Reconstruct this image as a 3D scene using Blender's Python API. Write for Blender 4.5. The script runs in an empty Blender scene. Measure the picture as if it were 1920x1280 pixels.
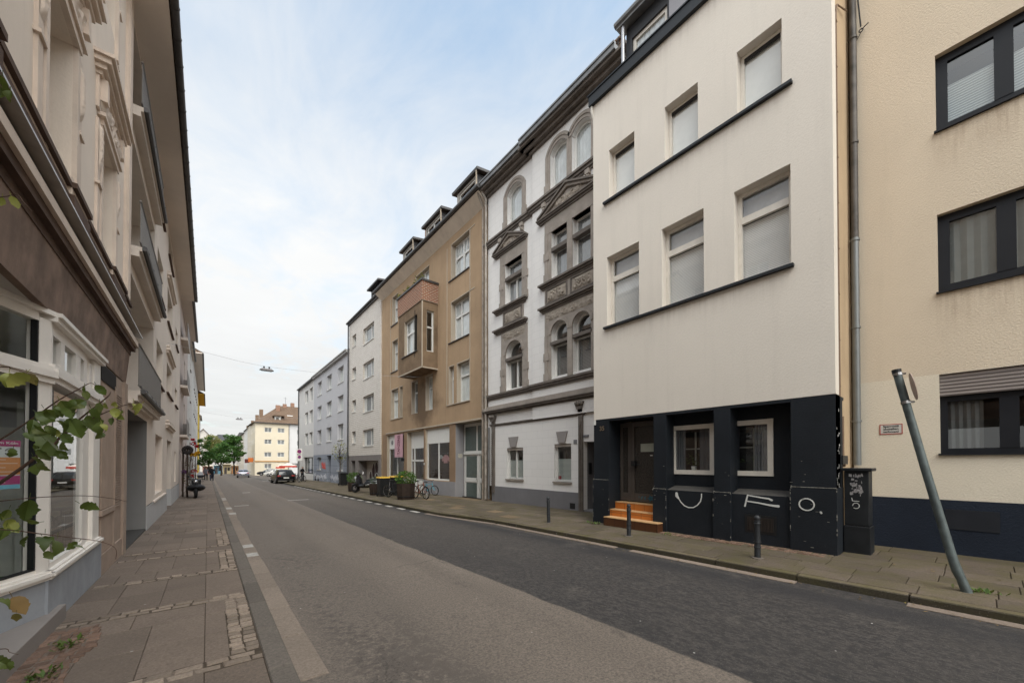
import bpy, bmesh, math, random
from mathutils import Vector, Matrix
R = random.Random(7)
SC = bpy.context.scene
COL = SC.collection
rad = math.radians
SL = 0.011                      # the street falls gently away from the camera
def gz(y): return -SL * y

# ------------------------------------------------------------------ materials
def nt(name):
    m = bpy.data.materials.new(name); m.use_nodes = True
    t = m.node_tree; t.nodes.clear()
    return m, t
def N(t, typ, **kw):
    n = t.nodes.new(typ)
    for k, v in kw.items():
        if k in n.inputs: n.inputs[k].default_value = v
        else: setattr(n, k, v)
    return n
def L(t, a, ao, b, bi): t.links.new(a.outputs[ao], b.inputs[bi])
def rgba(c): return (c[0], c[1], c[2], 1.0)
def noise(t, vec, scale, detail=4, rough=.55):
    n = N(t, 'ShaderNodeTexNoise'); n.inputs['Scale'].default_value = scale
    n.inputs['Detail'].default_value = detail; n.inputs['Roughness'].default_value = rough
    if vec is not None: t.links.new(vec, n.inputs['Vector'])
    return n
def ramp(t, src, a, b, ca=0., cb=1.):
    r = N(t, 'ShaderNodeMapRange'); r.inputs['From Min'].default_value = a; r.inputs['From Max'].default_value = b
    r.inputs['To Min'].default_value = ca; r.inputs['To Max'].default_value = cb
    t.links.new(src, r.inputs['Value']); return r.outputs['Result']
def mixc(t, fac, a, b, mode='MIX'):
    n = N(t, 'ShaderNodeMix'); n.data_type = 'RGBA'; n.blend_type = mode
    for s, v in ((0, fac), (6, a), (7, b)):
        if isinstance(v, (int, float)): n.inputs[s].default_value = v
        elif isinstance(v, tuple): n.inputs[s].default_value = rgba(v)
        else: t.links.new(v, n.inputs[s])
    return n.outputs[2]
def mathn(t, op, a, b=None):
    n = N(t, 'ShaderNodeMath'); n.operation = op
    for s, v in ((0, a), (1, b)):
        if v is None: continue
        if isinstance(v, (int, float)): n.inputs[s].default_value = v
        else: t.links.new(v, n.inputs[s])
    return n.outputs[0]
def objco(t): return N(t, 'ShaderNodeTexCoord').outputs['Object']
def mapped(t, vec, scale=(1, 1, 1)):
    m = N(t, 'ShaderNodeMapping'); m.inputs['Scale'].default_value = scale
    t.links.new(vec, m.inputs['Vector']); return m.outputs[0]
def finish(t, color, rough=.8, spec=.3, metal=0., bump=None, bstr=.3, bdist=.01):
    p = N(t, 'ShaderNodeBsdfPrincipled'); o = N(t, 'ShaderNodeOutputMaterial')
    if isinstance(color, tuple): p.inputs['Base Color'].default_value = rgba(color)
    else: t.links.new(color, p.inputs['Base Color'])
    if isinstance(rough, (int, float)): p.inputs['Roughness'].default_value = rough
    else: t.links.new(rough, p.inputs['Roughness'])
    p.inputs['Specular IOR Level'].default_value = spec; p.inputs['Metallic'].default_value = metal
    if bump is not None:
        b = N(t, 'ShaderNodeBump'); b.inputs['Strength'].default_value = bstr; b.inputs['Distance'].default_value = bdist
        t.links.new(bump, b.inputs['Height']); L(t, b, 'Normal', p, 'Normal')
    L(t, p, 0, o, 0)
    return p
def sc(c, k): return tuple(min(1., x * k) for x in c)

def stucco(name, c, rough=.9, var=.1, scale=.9, grain=55, bstr=.35, bdist=.008, streak=.12, spots=0., spotcol=(.16, .12, .09), island=0., stains=(), staincol=(.22, .12, .06), stainamt=.5, axis=1):
    """painted render: broad tone changes, run-off streaks, fine grain"""
    m, t = nt(name); co = objco(t)
    col = mixc(t, ramp(t, noise(t, co, scale, 6, .6).outputs[0], .3, .7), sc(c, 1 - var), sc(c, 1 + var * .6))
    if streak:
        s = noise(t, mapped(t, co, (2.2, 2.2, .16)), 1.7, 5, .65).outputs[0]
        col = mixc(t, ramp(t, s, .52, .78, 0, streak), col, sc(c, .45))
    if spots:
        s = noise(t, co, 5.5, 5, .75).outputs[0]
        col = mixc(t, ramp(t, s, .66, .74, 0, spots), col, spotcol)
    if stains:
        q = N(t, 'ShaderNodeSeparateXYZ'); t.links.new(co, q.inputs[0])
        run = noise(t, mapped(t, co, (9., 9., .5)), 1.3, 5, .7).outputs[0]; blot = noise(t, co, 2.6, 5, .7).outputs[0]
        for y0, y1, zt, ln in stains:
            k = mathn(t, 'MULTIPLY', mathn(t, 'MULTIPLY', ramp(t, q.outputs[axis], y0 - .12, y0 + .1), ramp(t, q.outputs[axis], y1 - .1, y1 + .12, 1, 0)), mathn(t, 'MULTIPLY', ramp(t, q.outputs[2], zt - ln, zt - .02), ramp(t, q.outputs[2], zt - .01, zt + .01, 1, 0)))
            k = mathn(t, 'MULTIPLY', k, mathn(t, 'ADD', ramp(t, run, .42, .68, 0, .8), ramp(t, blot, .45, .7, 0, .4)))
            col = mixc(t, mathn(t, 'MULTIPLY', k, stainamt), col, staincol)
    if island:
        g = N(t, 'ShaderNodeNewGeometry').outputs['Random Per Island']
        col = mixc(t, ramp(t, g, 0, 1, island, 0), col, sc(c, .35))
    h = noise(t, co, grain, 3, .6).outputs[0]
    col = mixc(t, ramp(t, h, .3, .7, .10, 0), col, sc(c, .6))
    finish(t, col, rough, .25, 0, h, bstr, bdist)
    return m
def plain(name, c, rough=.5, spec=.4, metal=0., var=.08, scale=6., bstr=.06):
    m, t = nt(name); co = objco(t)
    n = noise(t, co, scale, 5, .6).outputs[0]
    col = mixc(t, ramp(t, n, .3, .7), sc(c, 1 - var), sc(c, 1 + var))
    finish(t, col, ramp(t, n, .3, .7, max(.03, rough - .08), min(1, rough + .08)), spec, metal, noise(t, co, scale * 9, 2).outputs[0], bstr, .004)
    return m
def wallvec(t):
    co = objco(t); s = N(t, 'ShaderNodeSeparateXYZ'); t.links.new(co, s.inputs[0])
    k = N(t, 'ShaderNodeCombineXYZ'); t.links.new(mathn(t, 'ADD', s.outputs[0], s.outputs[1]), k.inputs[0]); t.links.new(s.outputs[2], k.inputs[1])
    return co, k.outputs[0]
def bricked(name, c1, c2, mortar, w, h, gap, rough=.8, offset=.5, bstr=.5, dirt=.15, bdist=.006, smooth=.1):
    m, t = nt(name); co, v = wallvec(t)
    b = N(t, 'ShaderNodeTexBrick'); b.offset = offset
    for k, x in (('Color1', rgba(c1)), ('Color2', rgba(c2)), ('Mortar', rgba(mortar)), ('Scale', 1.), ('Mortar Size', gap), ('Mortar Smooth', smooth), ('Brick Width', w), ('Row Height', h)): b.inputs[k].default_value = x
    t.links.new(v, b.inputs['Vector'])
    n = noise(t, co, 1.1, 6, .65).outputs[0]
    col = mixc(t, ramp(t, n, .45, .8, 0, dirt), b.outputs[0], sc(mortar, .7))
    g = noise(t, co, 60, 3).outputs[0]
    col = mixc(t, ramp(t, g, .3, .7, .10, 0), col, sc(c1, .5))
    hgt = mathn(t, 'SUBTRACT', mathn(t, 'MULTIPLY', g, .25), b.outputs['Fac'])
    finish(t, col, rough, .3, 0, hgt, bstr, bdist)
    return m
def striped(name, c1, c2, period, rough=.6, axis=2, duty=.5):
    """closed slats: a colour and a height that repeat along one axis"""
    m, t = nt(name); co = objco(t)
    s = N(t, 'ShaderNodeSeparateXYZ'); t.links.new(co, s.inputs[0])
    f = mathn(t, 'FRACT', mathn(t, 'MULTIPLY', s.outputs[axis], 1. / period))
    k = mathn(t, 'SMOOTH_MIN', f, 1.) if False else ramp(t, mathn(t, 'ABSOLUTE', mathn(t, 'SUBTRACT', f, .5)), .1, .45)
    col = mixc(t, k, c1, c2)
    finish(t, col, rough, .3, 0, k, .5, period * .25)
    return m
def glassmat(name, tint=(.75, .78, .78), f0=.12, rough=.0):
    """a clear pane: see-through at right angles, mirror-like at a glance"""
    m, t = nt(name)
    tr = N(t, 'ShaderNodeBsdfTransparent'); tr.inputs[0].default_value = rgba(tint)
    gl = N(t, 'ShaderNodeBsdfGlossy'); gl.inputs[0].default_value = (.94, .95, .95, 1); gl.inputs['Roughness'].default_value = rough
    co = objco(t); b = N(t, 'ShaderNodeBump'); b.inputs['Strength'].default_value = .035; b.inputs['Distance'].default_value = .01
    t.links.new(noise(t, co, 1.3, 1).outputs[0], b.inputs['Height']); L(t, b, 'Normal', gl, 'Normal')
    g = N(t, 'ShaderNodeNewGeometry'); d = N(t, 'ShaderNodeVectorMath'); d.operation = 'DOT_PRODUCT'
    t.links.new(g.outputs['Incoming'], d.inputs[0]); L(t, b, 'Normal', d, 1)
    c = mathn(t, 'SUBTRACT', 1., mathn(t, 'MINIMUM', mathn(t, 'ABSOLUTE', d.outputs['Value']), 1.))
    k = mathn(t, 'ADD', mathn(t, 'MULTIPLY', mathn(t, 'POWER', c, 5.), 1. - f0), f0)
    mx = N(t, 'ShaderNodeMixShader'); o = N(t, 'ShaderNodeOutputMaterial')
    t.links.new(k, mx.inputs[0]); t.links.new(tr.outputs[0], mx.inputs[1]); t.links.new(gl.outputs[0], mx.inputs[2]); L(t, mx, 0, o, 0)
    return m
def leafmat(name, cols, rough=.55):
    m, t = nt(name); g = N(t, 'ShaderNodeNewGeometry').outputs['Random Per Island']
    cr = N(t, 'ShaderNodeValToRGB'); t.links.new(g, cr.inputs[0])
    e = cr.color_ramp.elements
    while len(e) < len(cols): e.new(.5)
    for i, c in enumerate(cols): e[i].position = i / (len(cols) - 1); e[i].color = rgba(c)
    n = noise(t, objco(t), 30, 3).outputs[0]
    col = mixc(t, ramp(t, n, .35, .75, 0, .3), cr.outputs[0], sc(cols[0], .4))
    d = N(t, 'ShaderNodeBsdfPrincipled'); t.links.new(col, d.inputs['Base Color']); d.inputs['Roughness'].default_value = rough; d.inputs['Specular IOR Level'].default_value = .3
    tl = N(t, 'ShaderNodeBsdfTranslucent'); t.links.new(mixc(t, .5, col, (.30, .36, .05)), tl.inputs[0])
    mx = N(t, 'ShaderNodeMixShader'); mx.inputs[0].default_value = .22; o = N(t, 'ShaderNodeOutputMaterial')
    L(t, d, 0, mx, 1); L(t, tl, 0, mx, 2); L(t, mx, 0, o, 0)
    return m

# ------------------------------------------------------------------ mesh building
class MB:
    def __init__(s): s.v = []; s.f = []; s.m = []
    def add(s, pts, faces, mi=0):
        b = len(s.v); s.v += [tuple(p) for p in pts]
        for f in faces: s.f.append([b + i for i in f]); s.m.append(mi)
    def poly(s, pts, mi=0): s.add(pts, [list(range(len(pts)))], mi)
    def hexa(s, p, mi=0):   # p: 4 bottom, 4 top
        s.add(p, [[3, 2, 1, 0], [4, 5, 6, 7], [0, 1, 5, 4], [1, 2, 6, 5], [2, 3, 7, 6], [3, 0, 4, 7]], mi)
    def box(s, x0, x1, y0, y1, z0, z1, mi=0):
        s.hexa([(x0, y0, z0), (x1, y0, z0), (x1, y1, z0), (x0, y1, z0), (x0, y0, z1), (x1, y0, z1), (x1, y1, z1), (x0, y1, z1)], mi)
    def slab(s, x0, x1, y0, y1, z0, z1, ch=.006, mi=0):   # a stone with chamfered upper edges
        a = [(x0, y0), (x1, y0), (x1, y1), (x0, y1)]; b = [(x0 + ch, y0 + ch), (x1 - ch, y0 + ch), (x1 - ch, y1 - ch), (x0 + ch, y1 - ch)]
        p = [(x, y, z0) for x, y in a] + [(x, y, z1 - ch) for x, y in a] + [(x, y, z1) for x, y in b]
        f = [[8, 9, 10, 11]]
        for k in range(4):
            n = (k + 1) % 4; f += [[k, n, 4 + n, 4 + k], [4 + k, 4 + n, 8 + n, 8 + k]]
        s.add(p, f, mi)
    def fbox(s, F, a, b, z0, z1, d0, d1, mi=0):
        s.hexa([F(a, z0, d0), F(b, z0, d0), F(b, z0, d1), F(a, z0, d1), F(a, z1, d0), F(b, z1, d0), F(b, z1, d1), F(a, z1, d1)], mi)
    def fslant(s, F, p, q, h, d0, d1, mi=0):   # bar from p=(s,z) to q, h high measured upwards
        s.hexa([F(p[0], p[1], d0), F(q[0], q[1], d0), F(q[0], q[1], d1), F(p[0], p[1], d1), F(p[0], p[1] + h, d0), F(q[0], q[1] + h, d0), F(q[0], q[1] + h, d1), F(p[0], p[1] + h, d1)], mi)
    def fprism(s, F, poly, d0, d1, mi=0):
        n = len(poly); p = [F(a, z, d0) for a, z in poly] + [F(a, z, d1) for a, z in poly]
        s.add(p, [list(range(n))[::-1], list(range(n, 2 * n))] + [[i, (i + 1) % n, n + (i + 1) % n, n + i] for i in range(n)], mi)
    def cornice(s, F, a, b, steps, mi=0, back=-.02):   # steps: (z0, z1, projection)
        for z0, z1, d in steps: s.fbox(F, a - d, b + d, z0, z1, back, d, mi)
    def tube(s, pts, r, n=8, mi=0, cap=True):
        pts = [Vector(p) for p in pts]; rs = r if isinstance(r, (list, tuple)) else [r] * len(pts)
        rings = []; up = None
        for i, p in enumerate(pts):
            t = (pts[min(i + 1, len(pts) - 1)] - pts[max(i - 1, 0)]).normalized()
            if up is None or abs(up.dot(t)) > .95: up = Vector((0, 0, 1)) if abs(t.z) < .9 else Vector((1, 0, 0))
            a = t.cross(up).normalized(); b = a.cross(t).normalized(); up = b
            rings.append([p + (a * math.cos(2 * math.pi * k / n) + b * math.sin(2 * math.pi * k / n)) * rs[i] for k in range(n)])
        v = [q for g in rings for q in g]; f = []
        for i in range(len(rings) - 1):
            for k in range(n): f.append([i * n + k, i * n + (k + 1) % n, (i + 1) * n + (k + 1) % n, (i + 1) * n + k])
        if cap: f += [list(range(n))[::-1], [(len(rings) - 1) * n + k for k in range(n)]]
        s.add(v, f, mi)
    def lathe(s, c, prof, n=16, mi=0):
        v = []; f = []
        for r, z in prof:
            for k in range(n): v.append((c[0] + r * math.cos(2 * math.pi * k / n), c[1] + r * math.sin(2 * math.pi * k / n), c[2] + z))
        for i in range(len(prof) - 1):
            for k in range(n): f.append([i * n + k, i * n + (k + 1) % n, (i + 1) * n + (k + 1) % n, (i + 1) * n + k])
        f += [list(range(n))[::-1], [(len(prof) - 1) * n + k for k in range(n)]]
        s.add(v, f, mi)
    def ball(s, c, r, n=8, mi=0, q=(1, 1, 1)):
        v = []; f = []; m = n // 2 + 1
        for i in range(m + 1):
            a = math.pi * i / m
            for k in range(n): v.append((c[0] + q[0] * r * math.sin(a) * math.cos(2 * math.pi * k / n), c[1] + q[1] * r * math.sin(a) * math.sin(2 * math.pi * k / n), c[2] + q[2] * r * math.cos(a)))
        for i in range(m):
            for k in range(n): f.append([i * n + k, (i + 1) * n + k, (i + 1) * n + (k + 1) % n, i * n + (k + 1) % n])
        s.add(v, f, mi)
    def ring(s, c, R_, r, ax, n=20, m=6, mi=0):   # a torus round axis ax
        ax = Vector(ax).normalized(); u = ax.orthogonal().normalized(); w = ax.cross(u); c = Vector(c); v = []; f = []
        for i in range(n):
            d = u * math.cos(2 * math.pi * i / n) + w * math.sin(2 * math.pi * i / n)
            for k in range(m): v.append(c + d * (R_ + r * math.cos(2 * math.pi * k / m)) + ax * (r * math.sin(2 * math.pi * k / m)))
        for i in range(n):
            for k in range(m): f.append([i * m + k, ((i + 1) % n) * m + k, ((i + 1) % n) * m + (k + 1) % m, i * m + (k + 1) % m])
        s.add(v, f, mi)
    def cut(s):      # what follows belongs to the next separate piece
        c = getattr(s, 'cuts', None)
        if c is None: c = s.cuts = []
        c.append((len(s.v), len(s.f)))
    def make_each(s, name, mats, parent, **k):
        c = [(0, 0)] + getattr(s, 'cuts', []) + [(len(s.v), len(s.f))]; out = []
        for (v0, f0), (v1, f1) in zip(c[:-1], c[1:]):
            if f1 == f0: continue
            m = MB(); m.v = s.v[v0:v1]; m.f = [[i - v0 for i in f] for f in s.f[f0:f1]]; m.m = s.m[f0:f1]; out.append(m.make(name, mats, parent, **k))
        return out
    def make(s, name, mats, parent=None, smooth=False, bevel=0, shear=False, loc=None):
        o_ = Vector((0, 0, 0))
        if parent is not None: o_ = parent_origin(parent)
        elif loc is not None: o_ = Vector(loc)
        me = bpy.data.meshes.new(name)
        v = [(x, y, z + gz(y)) for x, y, z in s.v] if shear else s.v
        me.from_pydata([(x - o_.x, y - o_.y, z - o_.z) for x, y, z in v], [], s.f)
        mats = mats if isinstance(mats, (list, tuple)) else [mats]
        for m in mats: me.materials.append(m)
        if len(mats) > 1: me.polygons.foreach_set('material_index', s.m)
        bm = bmesh.new(); bm.from_mesh(me); bmesh.ops.recalc_face_normals(bm, faces=bm.faces); bm.to_mesh(me); bm.free()
        if smooth:
            me.polygons.foreach_set('use_smooth', [True] * len(me.polygons))
            try: me.set_sharp_from_angle(angle=rad(40))
            except Exception: pass
        me.update()
        o = bpy.data.objects.new(name, me); COL.objects.link(o)
        if parent is not None: o.parent = parent
        else: o.location = o_
        if bevel:
            b = o.modifiers.new('bevel', 'BEVEL'); b.width = bevel; b.segments = 2; b.limit_method = 'ANGLE'; b.angle_limit = rad(40)
        return o
def parent_origin(o):
    p = Vector((0, 0, 0))
    while o is not None: p = p + o.location; o = o.parent
    return p
def tag(o, label, cat, group=None, kind=None):
    o['label'] = label; o['category'] = cat
    if group: o['group'] = group
    if kind: o['kind'] = kind
    return o
def thing(name, label, cat, loc, group=None):
    o = bpy.data.objects.new(name, None); COL.objects.link(o); o.location = loc; o.empty_display_size = .3
    return tag(o, label, cat, group)
def struct(mb, name, mats, label=None, **k):
    o = mb.make(name, mats, **k); o['kind'] = 'structure'
    if label: o['label'] = label; o['category'] = name.replace('_', ' ')
    return o
def copy_thing(o, loc=None, rz=None):
    c = o.copy(); COL.objects.link(c)
    if loc is not None: c.location = loc
    if rz is not None: c.rotation_euler = (0, 0, rz)
    for ch in o.children:
        d = ch.copy(); COL.objects.link(d); d.parent = c
        for g in ch.children:
            e = g.copy(); COL.objects.link(e); e.parent = d
    return c
def rot_thing(o, rz): o.rotation_euler = (0, 0, rz)

# facade frames: (s along the front, z up, d outwards)
def right_front(X): return lambda s, z, d: (X - d, s, z)
def left_front(X): return lambda s, z, d: (X + d, s, z)
def near_front(Y): return lambda s, z, d: (s, Y - d, z)
def line_front(p, q):    # from p to q, outward to the right of the direction p->q
    a = Vector((q[0] - p[0], q[1] - p[1], 0)).normalized(); n = Vector((a.y, -a.x, 0))
    return lambda s, z, d: (p[0] + a.x * s + n.x * d, p[1] + a.y * s + n.y * d, z)

def arcpts(a, b, zs, rise, n=12):
    """points of an arch from (a,zs) over the middle to (b,zs)"""
    w = (b - a) / 2.; c = (a + b) / 2.
    if rise >= w * .999: return [(c - w * math.cos(math.pi * k / n), zs + rise * math.sin(math.pi * k / n)) for k in range(n + 1)]
    rr = (w * w + rise * rise) / (2 * rise); an = math.asin(w / rr)
    return [(c + rr * math.sin(-an + 2 * an * k / n), zs + rise - rr + rr * math.cos(-an + 2 * an * k / n)) for k in range(n + 1)]
def wall(mb, F, a, b, z0, z1, holes=(), dp=.2, mi=0, ri=None, d=0., back=None, cap=False):
    """front plane with openings (s0,s1,z0,z1[,rise]) and their reveals; back: depth of the closed body behind"""
    ri = mi if ri is None else ri
    S = sorted({a, b, *[h[0] for h in holes], *[h[1] for h in holes]}); Z = sorted({z0, z1, *[h[2] for h in holes], *[h[3] for h in holes]})
    S = [x for x in S if a <= x <= b]; Z = [x for x in Z if z0 <= x <= z1]
    for i in range(len(S) - 1):
        for j in range(len(Z) - 1):
            cs, cz = (S[i] + S[i + 1]) / 2, (Z[j] + Z[j + 1]) / 2
            if any(h[0] < cs < h[1] and h[2] < cz < h[3] for h in holes): continue
            mb.poly([F(S[i], Z[j], d), F(S[i + 1], Z[j], d), F(S[i + 1], Z[j + 1], d), F(S[i], Z[j + 1], d)], mi)
    for h in holes:
        p0, p1, q0, q1 = h[:4]; nb = q0 <= z0 + 1e-6; ntop = q1 >= z1 - 1e-6; rise = h[4] if len(h) > 4 else 0; e = h[5] if len(h) > 5 else dp
        zs = q1 - rise
        if rise:
            pts = arcpts(p0, p1, zs, rise)
            for (u, w), (x, y) in zip(pts[:-1], pts[1:]):
                if q1 - min(w, y) > 1e-4: mb.poly([F(u, w, d), F(x, y, d), F(x, q1, d), F(u, q1, d)], mi)
                mb.poly([F(u, w, d), F(x, y, d), F(x, y, d - e), F(u, w, d - e)], ri)
        elif not ntop: mb.poly([F(p0, q1, d), F(p1, q1, d), F(p1, q1, d - e), F(p0, q1, d - e)], ri)
        if not nb: mb.poly([F(p0, q0, d), F(p1, q0, d), F(p1, q0, d - e), F(p0, q0, d - e)], ri)
        mb.poly([F(p0, q0, d), F(p0, zs, d), F(p0, zs, d - e), F(p0, q0, d - e)], ri)
        mb.poly([F(p1, q0, d), F(p1, zs, d), F(p1, zs, d - e), F(p1, q0, d - e)], ri)
    if back:
        for x in (a, b): mb.poly([F(x, z0, d), F(x, z1, d), F(x, z1, -back), F(x, z0, -back)], mi)
        mb.poly([F(a, z0, -back), F(b, z0, -back), F(b, z1, -back), F(a, z1, -back)], mi)
        if cap: mb.poly([F(a, z1, d), F(b, z1, d), F(b, z1, -back), F(a, z1, -back)], mi)
def window(parent, F, h, mats, cols=(), rows=(), fw=.07, dp=.2, bar=.07, rise=0., fill='curtain', fmat=None, gap=.05, pane=True, name='window', split=None, label=None, fth=.06, deep=0.):
    """frame with mullions at the fractions cols and transoms at the fractions rows, its pane and what hangs behind it"""
    a, b, z0, z1 = h[:4]; rise = h[4] if len(h) > 4 else rise
    if len(h) > 5: dp = h[5]
    zs = z1 - rise; m = MB(); d0, d1 = -dp - fth, -dp + .004
    e = .002
    m.fbox(F, a + e, a + fw, z0 + e, zs, d0, d1); m.fbox(F, b - fw, b - e, z0 + e, zs, d0, d1)
    m.fbox(F, a + fw, b - fw, z0 + e, z0 + fw, d0, d1)
    if rise:
        o = arcpts(a + e, b - e, zs, rise - e); i = arcpts(a + fw, b - fw, zs, rise - fw)
        for k in range(len(o) - 1): m.fprism(F, [i[k], i[k + 1], o[k + 1], o[k]], d0, d1)
    else: m.fbox(F, a + fw, b - fw, z1 - fw, z1 - e, d0, d1)
    ia, ib, iz0, iz1 = a + fw, b - fw, z0 + fw, z1 - fw
    zr = [z0 + (z1 - z0) * f for f in rows]
    for z in zr: m.fbox(F, ia, ib, z - bar / 2, z + bar / 2, d0 + .004, d1 + .012)
    for k, f in enumerate(cols):
        x = a + (b - a) * f
        top = iz1 if not rise else zs + rise * .93
        if split == 'low' and zr: top = zr[0] - bar / 2
        m.fbox(F, x - bar / 2, x + bar / 2, iz0, top, d0 + .008, d1 + .008)
    fm = fmat or mats['frame']
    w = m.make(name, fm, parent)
    if label: w['label'] = label
    dg = -dp - fth * .55
    if pane:
        p = MB()
        if rise:
            pts = arcpts(ia, ib, zs, rise - fw); p.poly([F(ia, iz0, dg), F(ib, iz0, dg)] + [F(x, y, dg) for x, y in pts[::-1]])
        else: p.poly([F(ia, iz0, dg), F(ib, iz0, dg), F(ib, iz1, dg), F(ia, iz1, dg)])
        p.make('pane', mats['glass'], w)
    if fill:
        c = MB(); dc = -dp - gap
        if fill == 'blind': c.fbox(F, ia - .02, ib + .02, iz0, iz1 + .02, dc - .02, dc)
        elif fill == 'half': c.fbox(F, ia - .02, ib + .02, iz0, iz0 + (iz1 - iz0) * .62, dc - .02, dc)
        elif fill == 'drapes':
            for u, v in ((ia - .05, ia + (ib - ia) * .3), (ib - (ib - ia) * .3, ib + .05)):
                n = 10
                for k in range(n):
                    x0 = u + (v - u) * k / n; x1 = u + (v - u) * (k + 1) / n; q = dc - (.03 if k % 2 else 0); r = dc - (0 if k % 2 else .03)
                    c.poly([F(x0, iz0, q), F(x1, iz0, r), F(x1, iz1, r), F(x0, iz1, q)])
        else:
            n = max(6, int((ib - ia) / .07))
            for k in range(n):
                x0 = ia - .03 + (ib - ia + .06) * k / n; x1 = ia - .03 + (ib - ia + .06) * (k + 1) / n
                q = dc - (.025 if k % 2 else 0); r = dc - (0 if k % 2 else .025)
                c.poly([F(x0, iz0, q), F(x1, iz0, r), F(x1, iz1 + .02, r), F(x0, iz1 + .02, q)])
        c.make('blind' if fill in ('blind', 'half') else 'curtain', mats['blind'] if fill in ('blind', 'half') else mats['curtain'], w)
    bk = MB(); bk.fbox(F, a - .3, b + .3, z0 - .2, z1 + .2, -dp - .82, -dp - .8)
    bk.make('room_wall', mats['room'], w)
    return w
def lettering(parent, txt, pos, right, up, size, mat, name='lettering', align='CENTER', bold=0., width=None, flip=False):
    cu = bpy.data.curves.new(name, 'FONT'); cu.body = txt; cu.size = size; cu.align_x = align; cu.align_y = 'CENTER'; cu.extrude = .0015; cu.offset = bold
    tmp = bpy.data.objects.new('tmp', cu); COL.objects.link(tmp)
    dg = bpy.context.evaluated_depsgraph_get(); me = bpy.data.meshes.new_from_object(tmp.evaluated_get(dg))
    bpy.data.objects.remove(tmp); bpy.data.curves.remove(cu)
    r = Vector(right).normalized(); u = Vector(up).normalized(); n = r.cross(u)
    if width:
        xs = [v.co.x for v in me.vertices]; k = width / max(1e-6, max(xs) - min(xs))
        for v in me.vertices: v.co.x *= k
    o_ = parent_origin(parent) if parent else Vector((0, 0, 0))
    for v in me.vertices: v.co = Vector(pos) + r * v.co.x + u * v.co.y + n * v.co.z - o_
    me.materials.clear(); me.materials.append(mat)
    o = bpy.data.objects.new(name, me); COL.objects.link(o)
    if parent: o.parent = parent
    return o
def ribbon(mb, F, pts, w, d0, d1, mi=0):
    """a painted stroke along (s,z) points"""
    ws = w if isinstance(w, list) else [w] * len(pts)
    for i in range(len(pts) - 1):
        (a, b), (c, e) = pts[i], pts[i + 1]; l = math.hypot(c - a, e - b) or 1; nx, nz = -(e - b) / l, (c - a) / l
        mb.fprism(F, [(a + nx * ws[i], b + nz * ws[i]), (a - nx * ws[i], b - nz * ws[i]), (c - nx * ws[i + 1], e - nz * ws[i + 1]), (c + nx * ws[i + 1], e + nz * ws[i + 1])], d0, d1 + .0002 * i, mi)
    for (a, b), k in zip(pts, ws): mb.fprism(F, [(a + k * math.cos(t * math.pi / 4), b + k * math.sin(t * math.pi / 4)) for t in range(8)], d0, d1 + .004, mi)
def relief(mb, F, a, b, z0, z1, d, amp, seed, nx=36, nz=14, mi=0):
    """carved scrollwork as real height"""
    r = random.Random(seed); c = [(r.uniform(.05, .45), r.uniform(.2, .8), r.uniform(.10, .28), r.choice((2, 3, 4)), r.uniform(0, 6)) for _ in range(7)]
    def h(u, v):
        u = min(u, 1 - u); s = 0
        for cu, cv, rr, k, ph in c:
            dx = (u - cu) * (b - a) / (z1 - z0); dz = v - cv; q = math.hypot(dx, dz)
            s = max(s, (math.cos(q * 16 + k * math.atan2(dz, dx) + ph) * .5 + .5) * math.exp(-(q / (rr * 2.2)) ** 2))
        return amp * s * min(1, 8 * u * 2 + .1) * min(1, v * 8, (1 - v) * 8)
    v = []; f = []
    for i in range(nx + 1):
        for j in range(nz + 1):
            u, w = i / nx, j / nz; v.append(F(a + (b - a) * u, z0 + (z1 - z0) * w, d + h(u, w)))
    for i in range(nx):
        for j in range(nz): f.append([i * (nz + 1) + j, (i + 1) * (nz + 1) + j, (i + 1) * (nz + 1) + j + 1, i * (nz + 1) + j + 1])
    mb.add(v, f, mi)
# ------------------------------------------------------------------ palette
WHITE_FRAME = plain('white window frame', (.70, .69, .66), .45, .4, var=.04)
CREAM_FRAME = plain('cream window frame', (.72, .67, .60), .5, .4, var=.07)
DARK_FRAME = plain('dark anthracite frame', (.010, .011, .015), .5, .3)
BRONZE = plain('grey brown metal door frame', (.10, .085, .075), .4, .5, .3)
GLASS = glassmat('window glass', (.90, .92, .91), .10)
GLASS_SKY = glassmat('window glass with strong reflection', (.88, .90, .90), .16)
SHOPGLASS = glassmat('shop glass', (.80, .82, .82), .14)
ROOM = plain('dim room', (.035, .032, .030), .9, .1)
NET = plain('net curtain', (.78, .78, .77), .9, .1, var=.12, scale=3)
GREYNET = plain('grey curtain', (.30, .30, .31), .9, .1, var=.15, scale=3)
BLIND_W = striped('white slatted blind', (.88, .87, .85), (.56, .55, .54), .035)
BLIND_G = striped('grey slatted blind', (.24, .23, .23), (.06, .06, .06), .05)
BLIND_L = striped('pale green blind', (.52, .55, .53), (.24, .26, .25), .045)
SHUTTER = striped('roller shutter slats', (.30, .26, .24), (.12, .10, .095), .06)
ZINC = plain('weathered zinc', (.20, .20, .20), .45, .5, .5, var=.25, scale=3)
ZINC_D = plain('dark zinc', (.075, .072, .072), .5, .5, .4, var=.3, scale=3)
IRON = plain('dark painted iron', (.022, .023, .026), .5, .45, .2, var=.3)
BLACK = plain('black plastic', (.012, .012, .013), .45, .4)
SLATE = bricked('slate', (.055, .057, .062), (.075, .075, .08), (.02, .02, .02), .25, .16, .008, .6, bdist=.01)
REDTILE = bricked('brown roof tiles', (.20, .135, .09), (.16, .105, .072), (.07, .045, .032), .3, .3, .03, .85, bdist=.03)
DARKTILE = bricked('dark roof tiles', (.075, .068, .064), (.055, .05, .05), (.02, .02, .02), .3, .3, .03, .8, bdist=.03)
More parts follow.
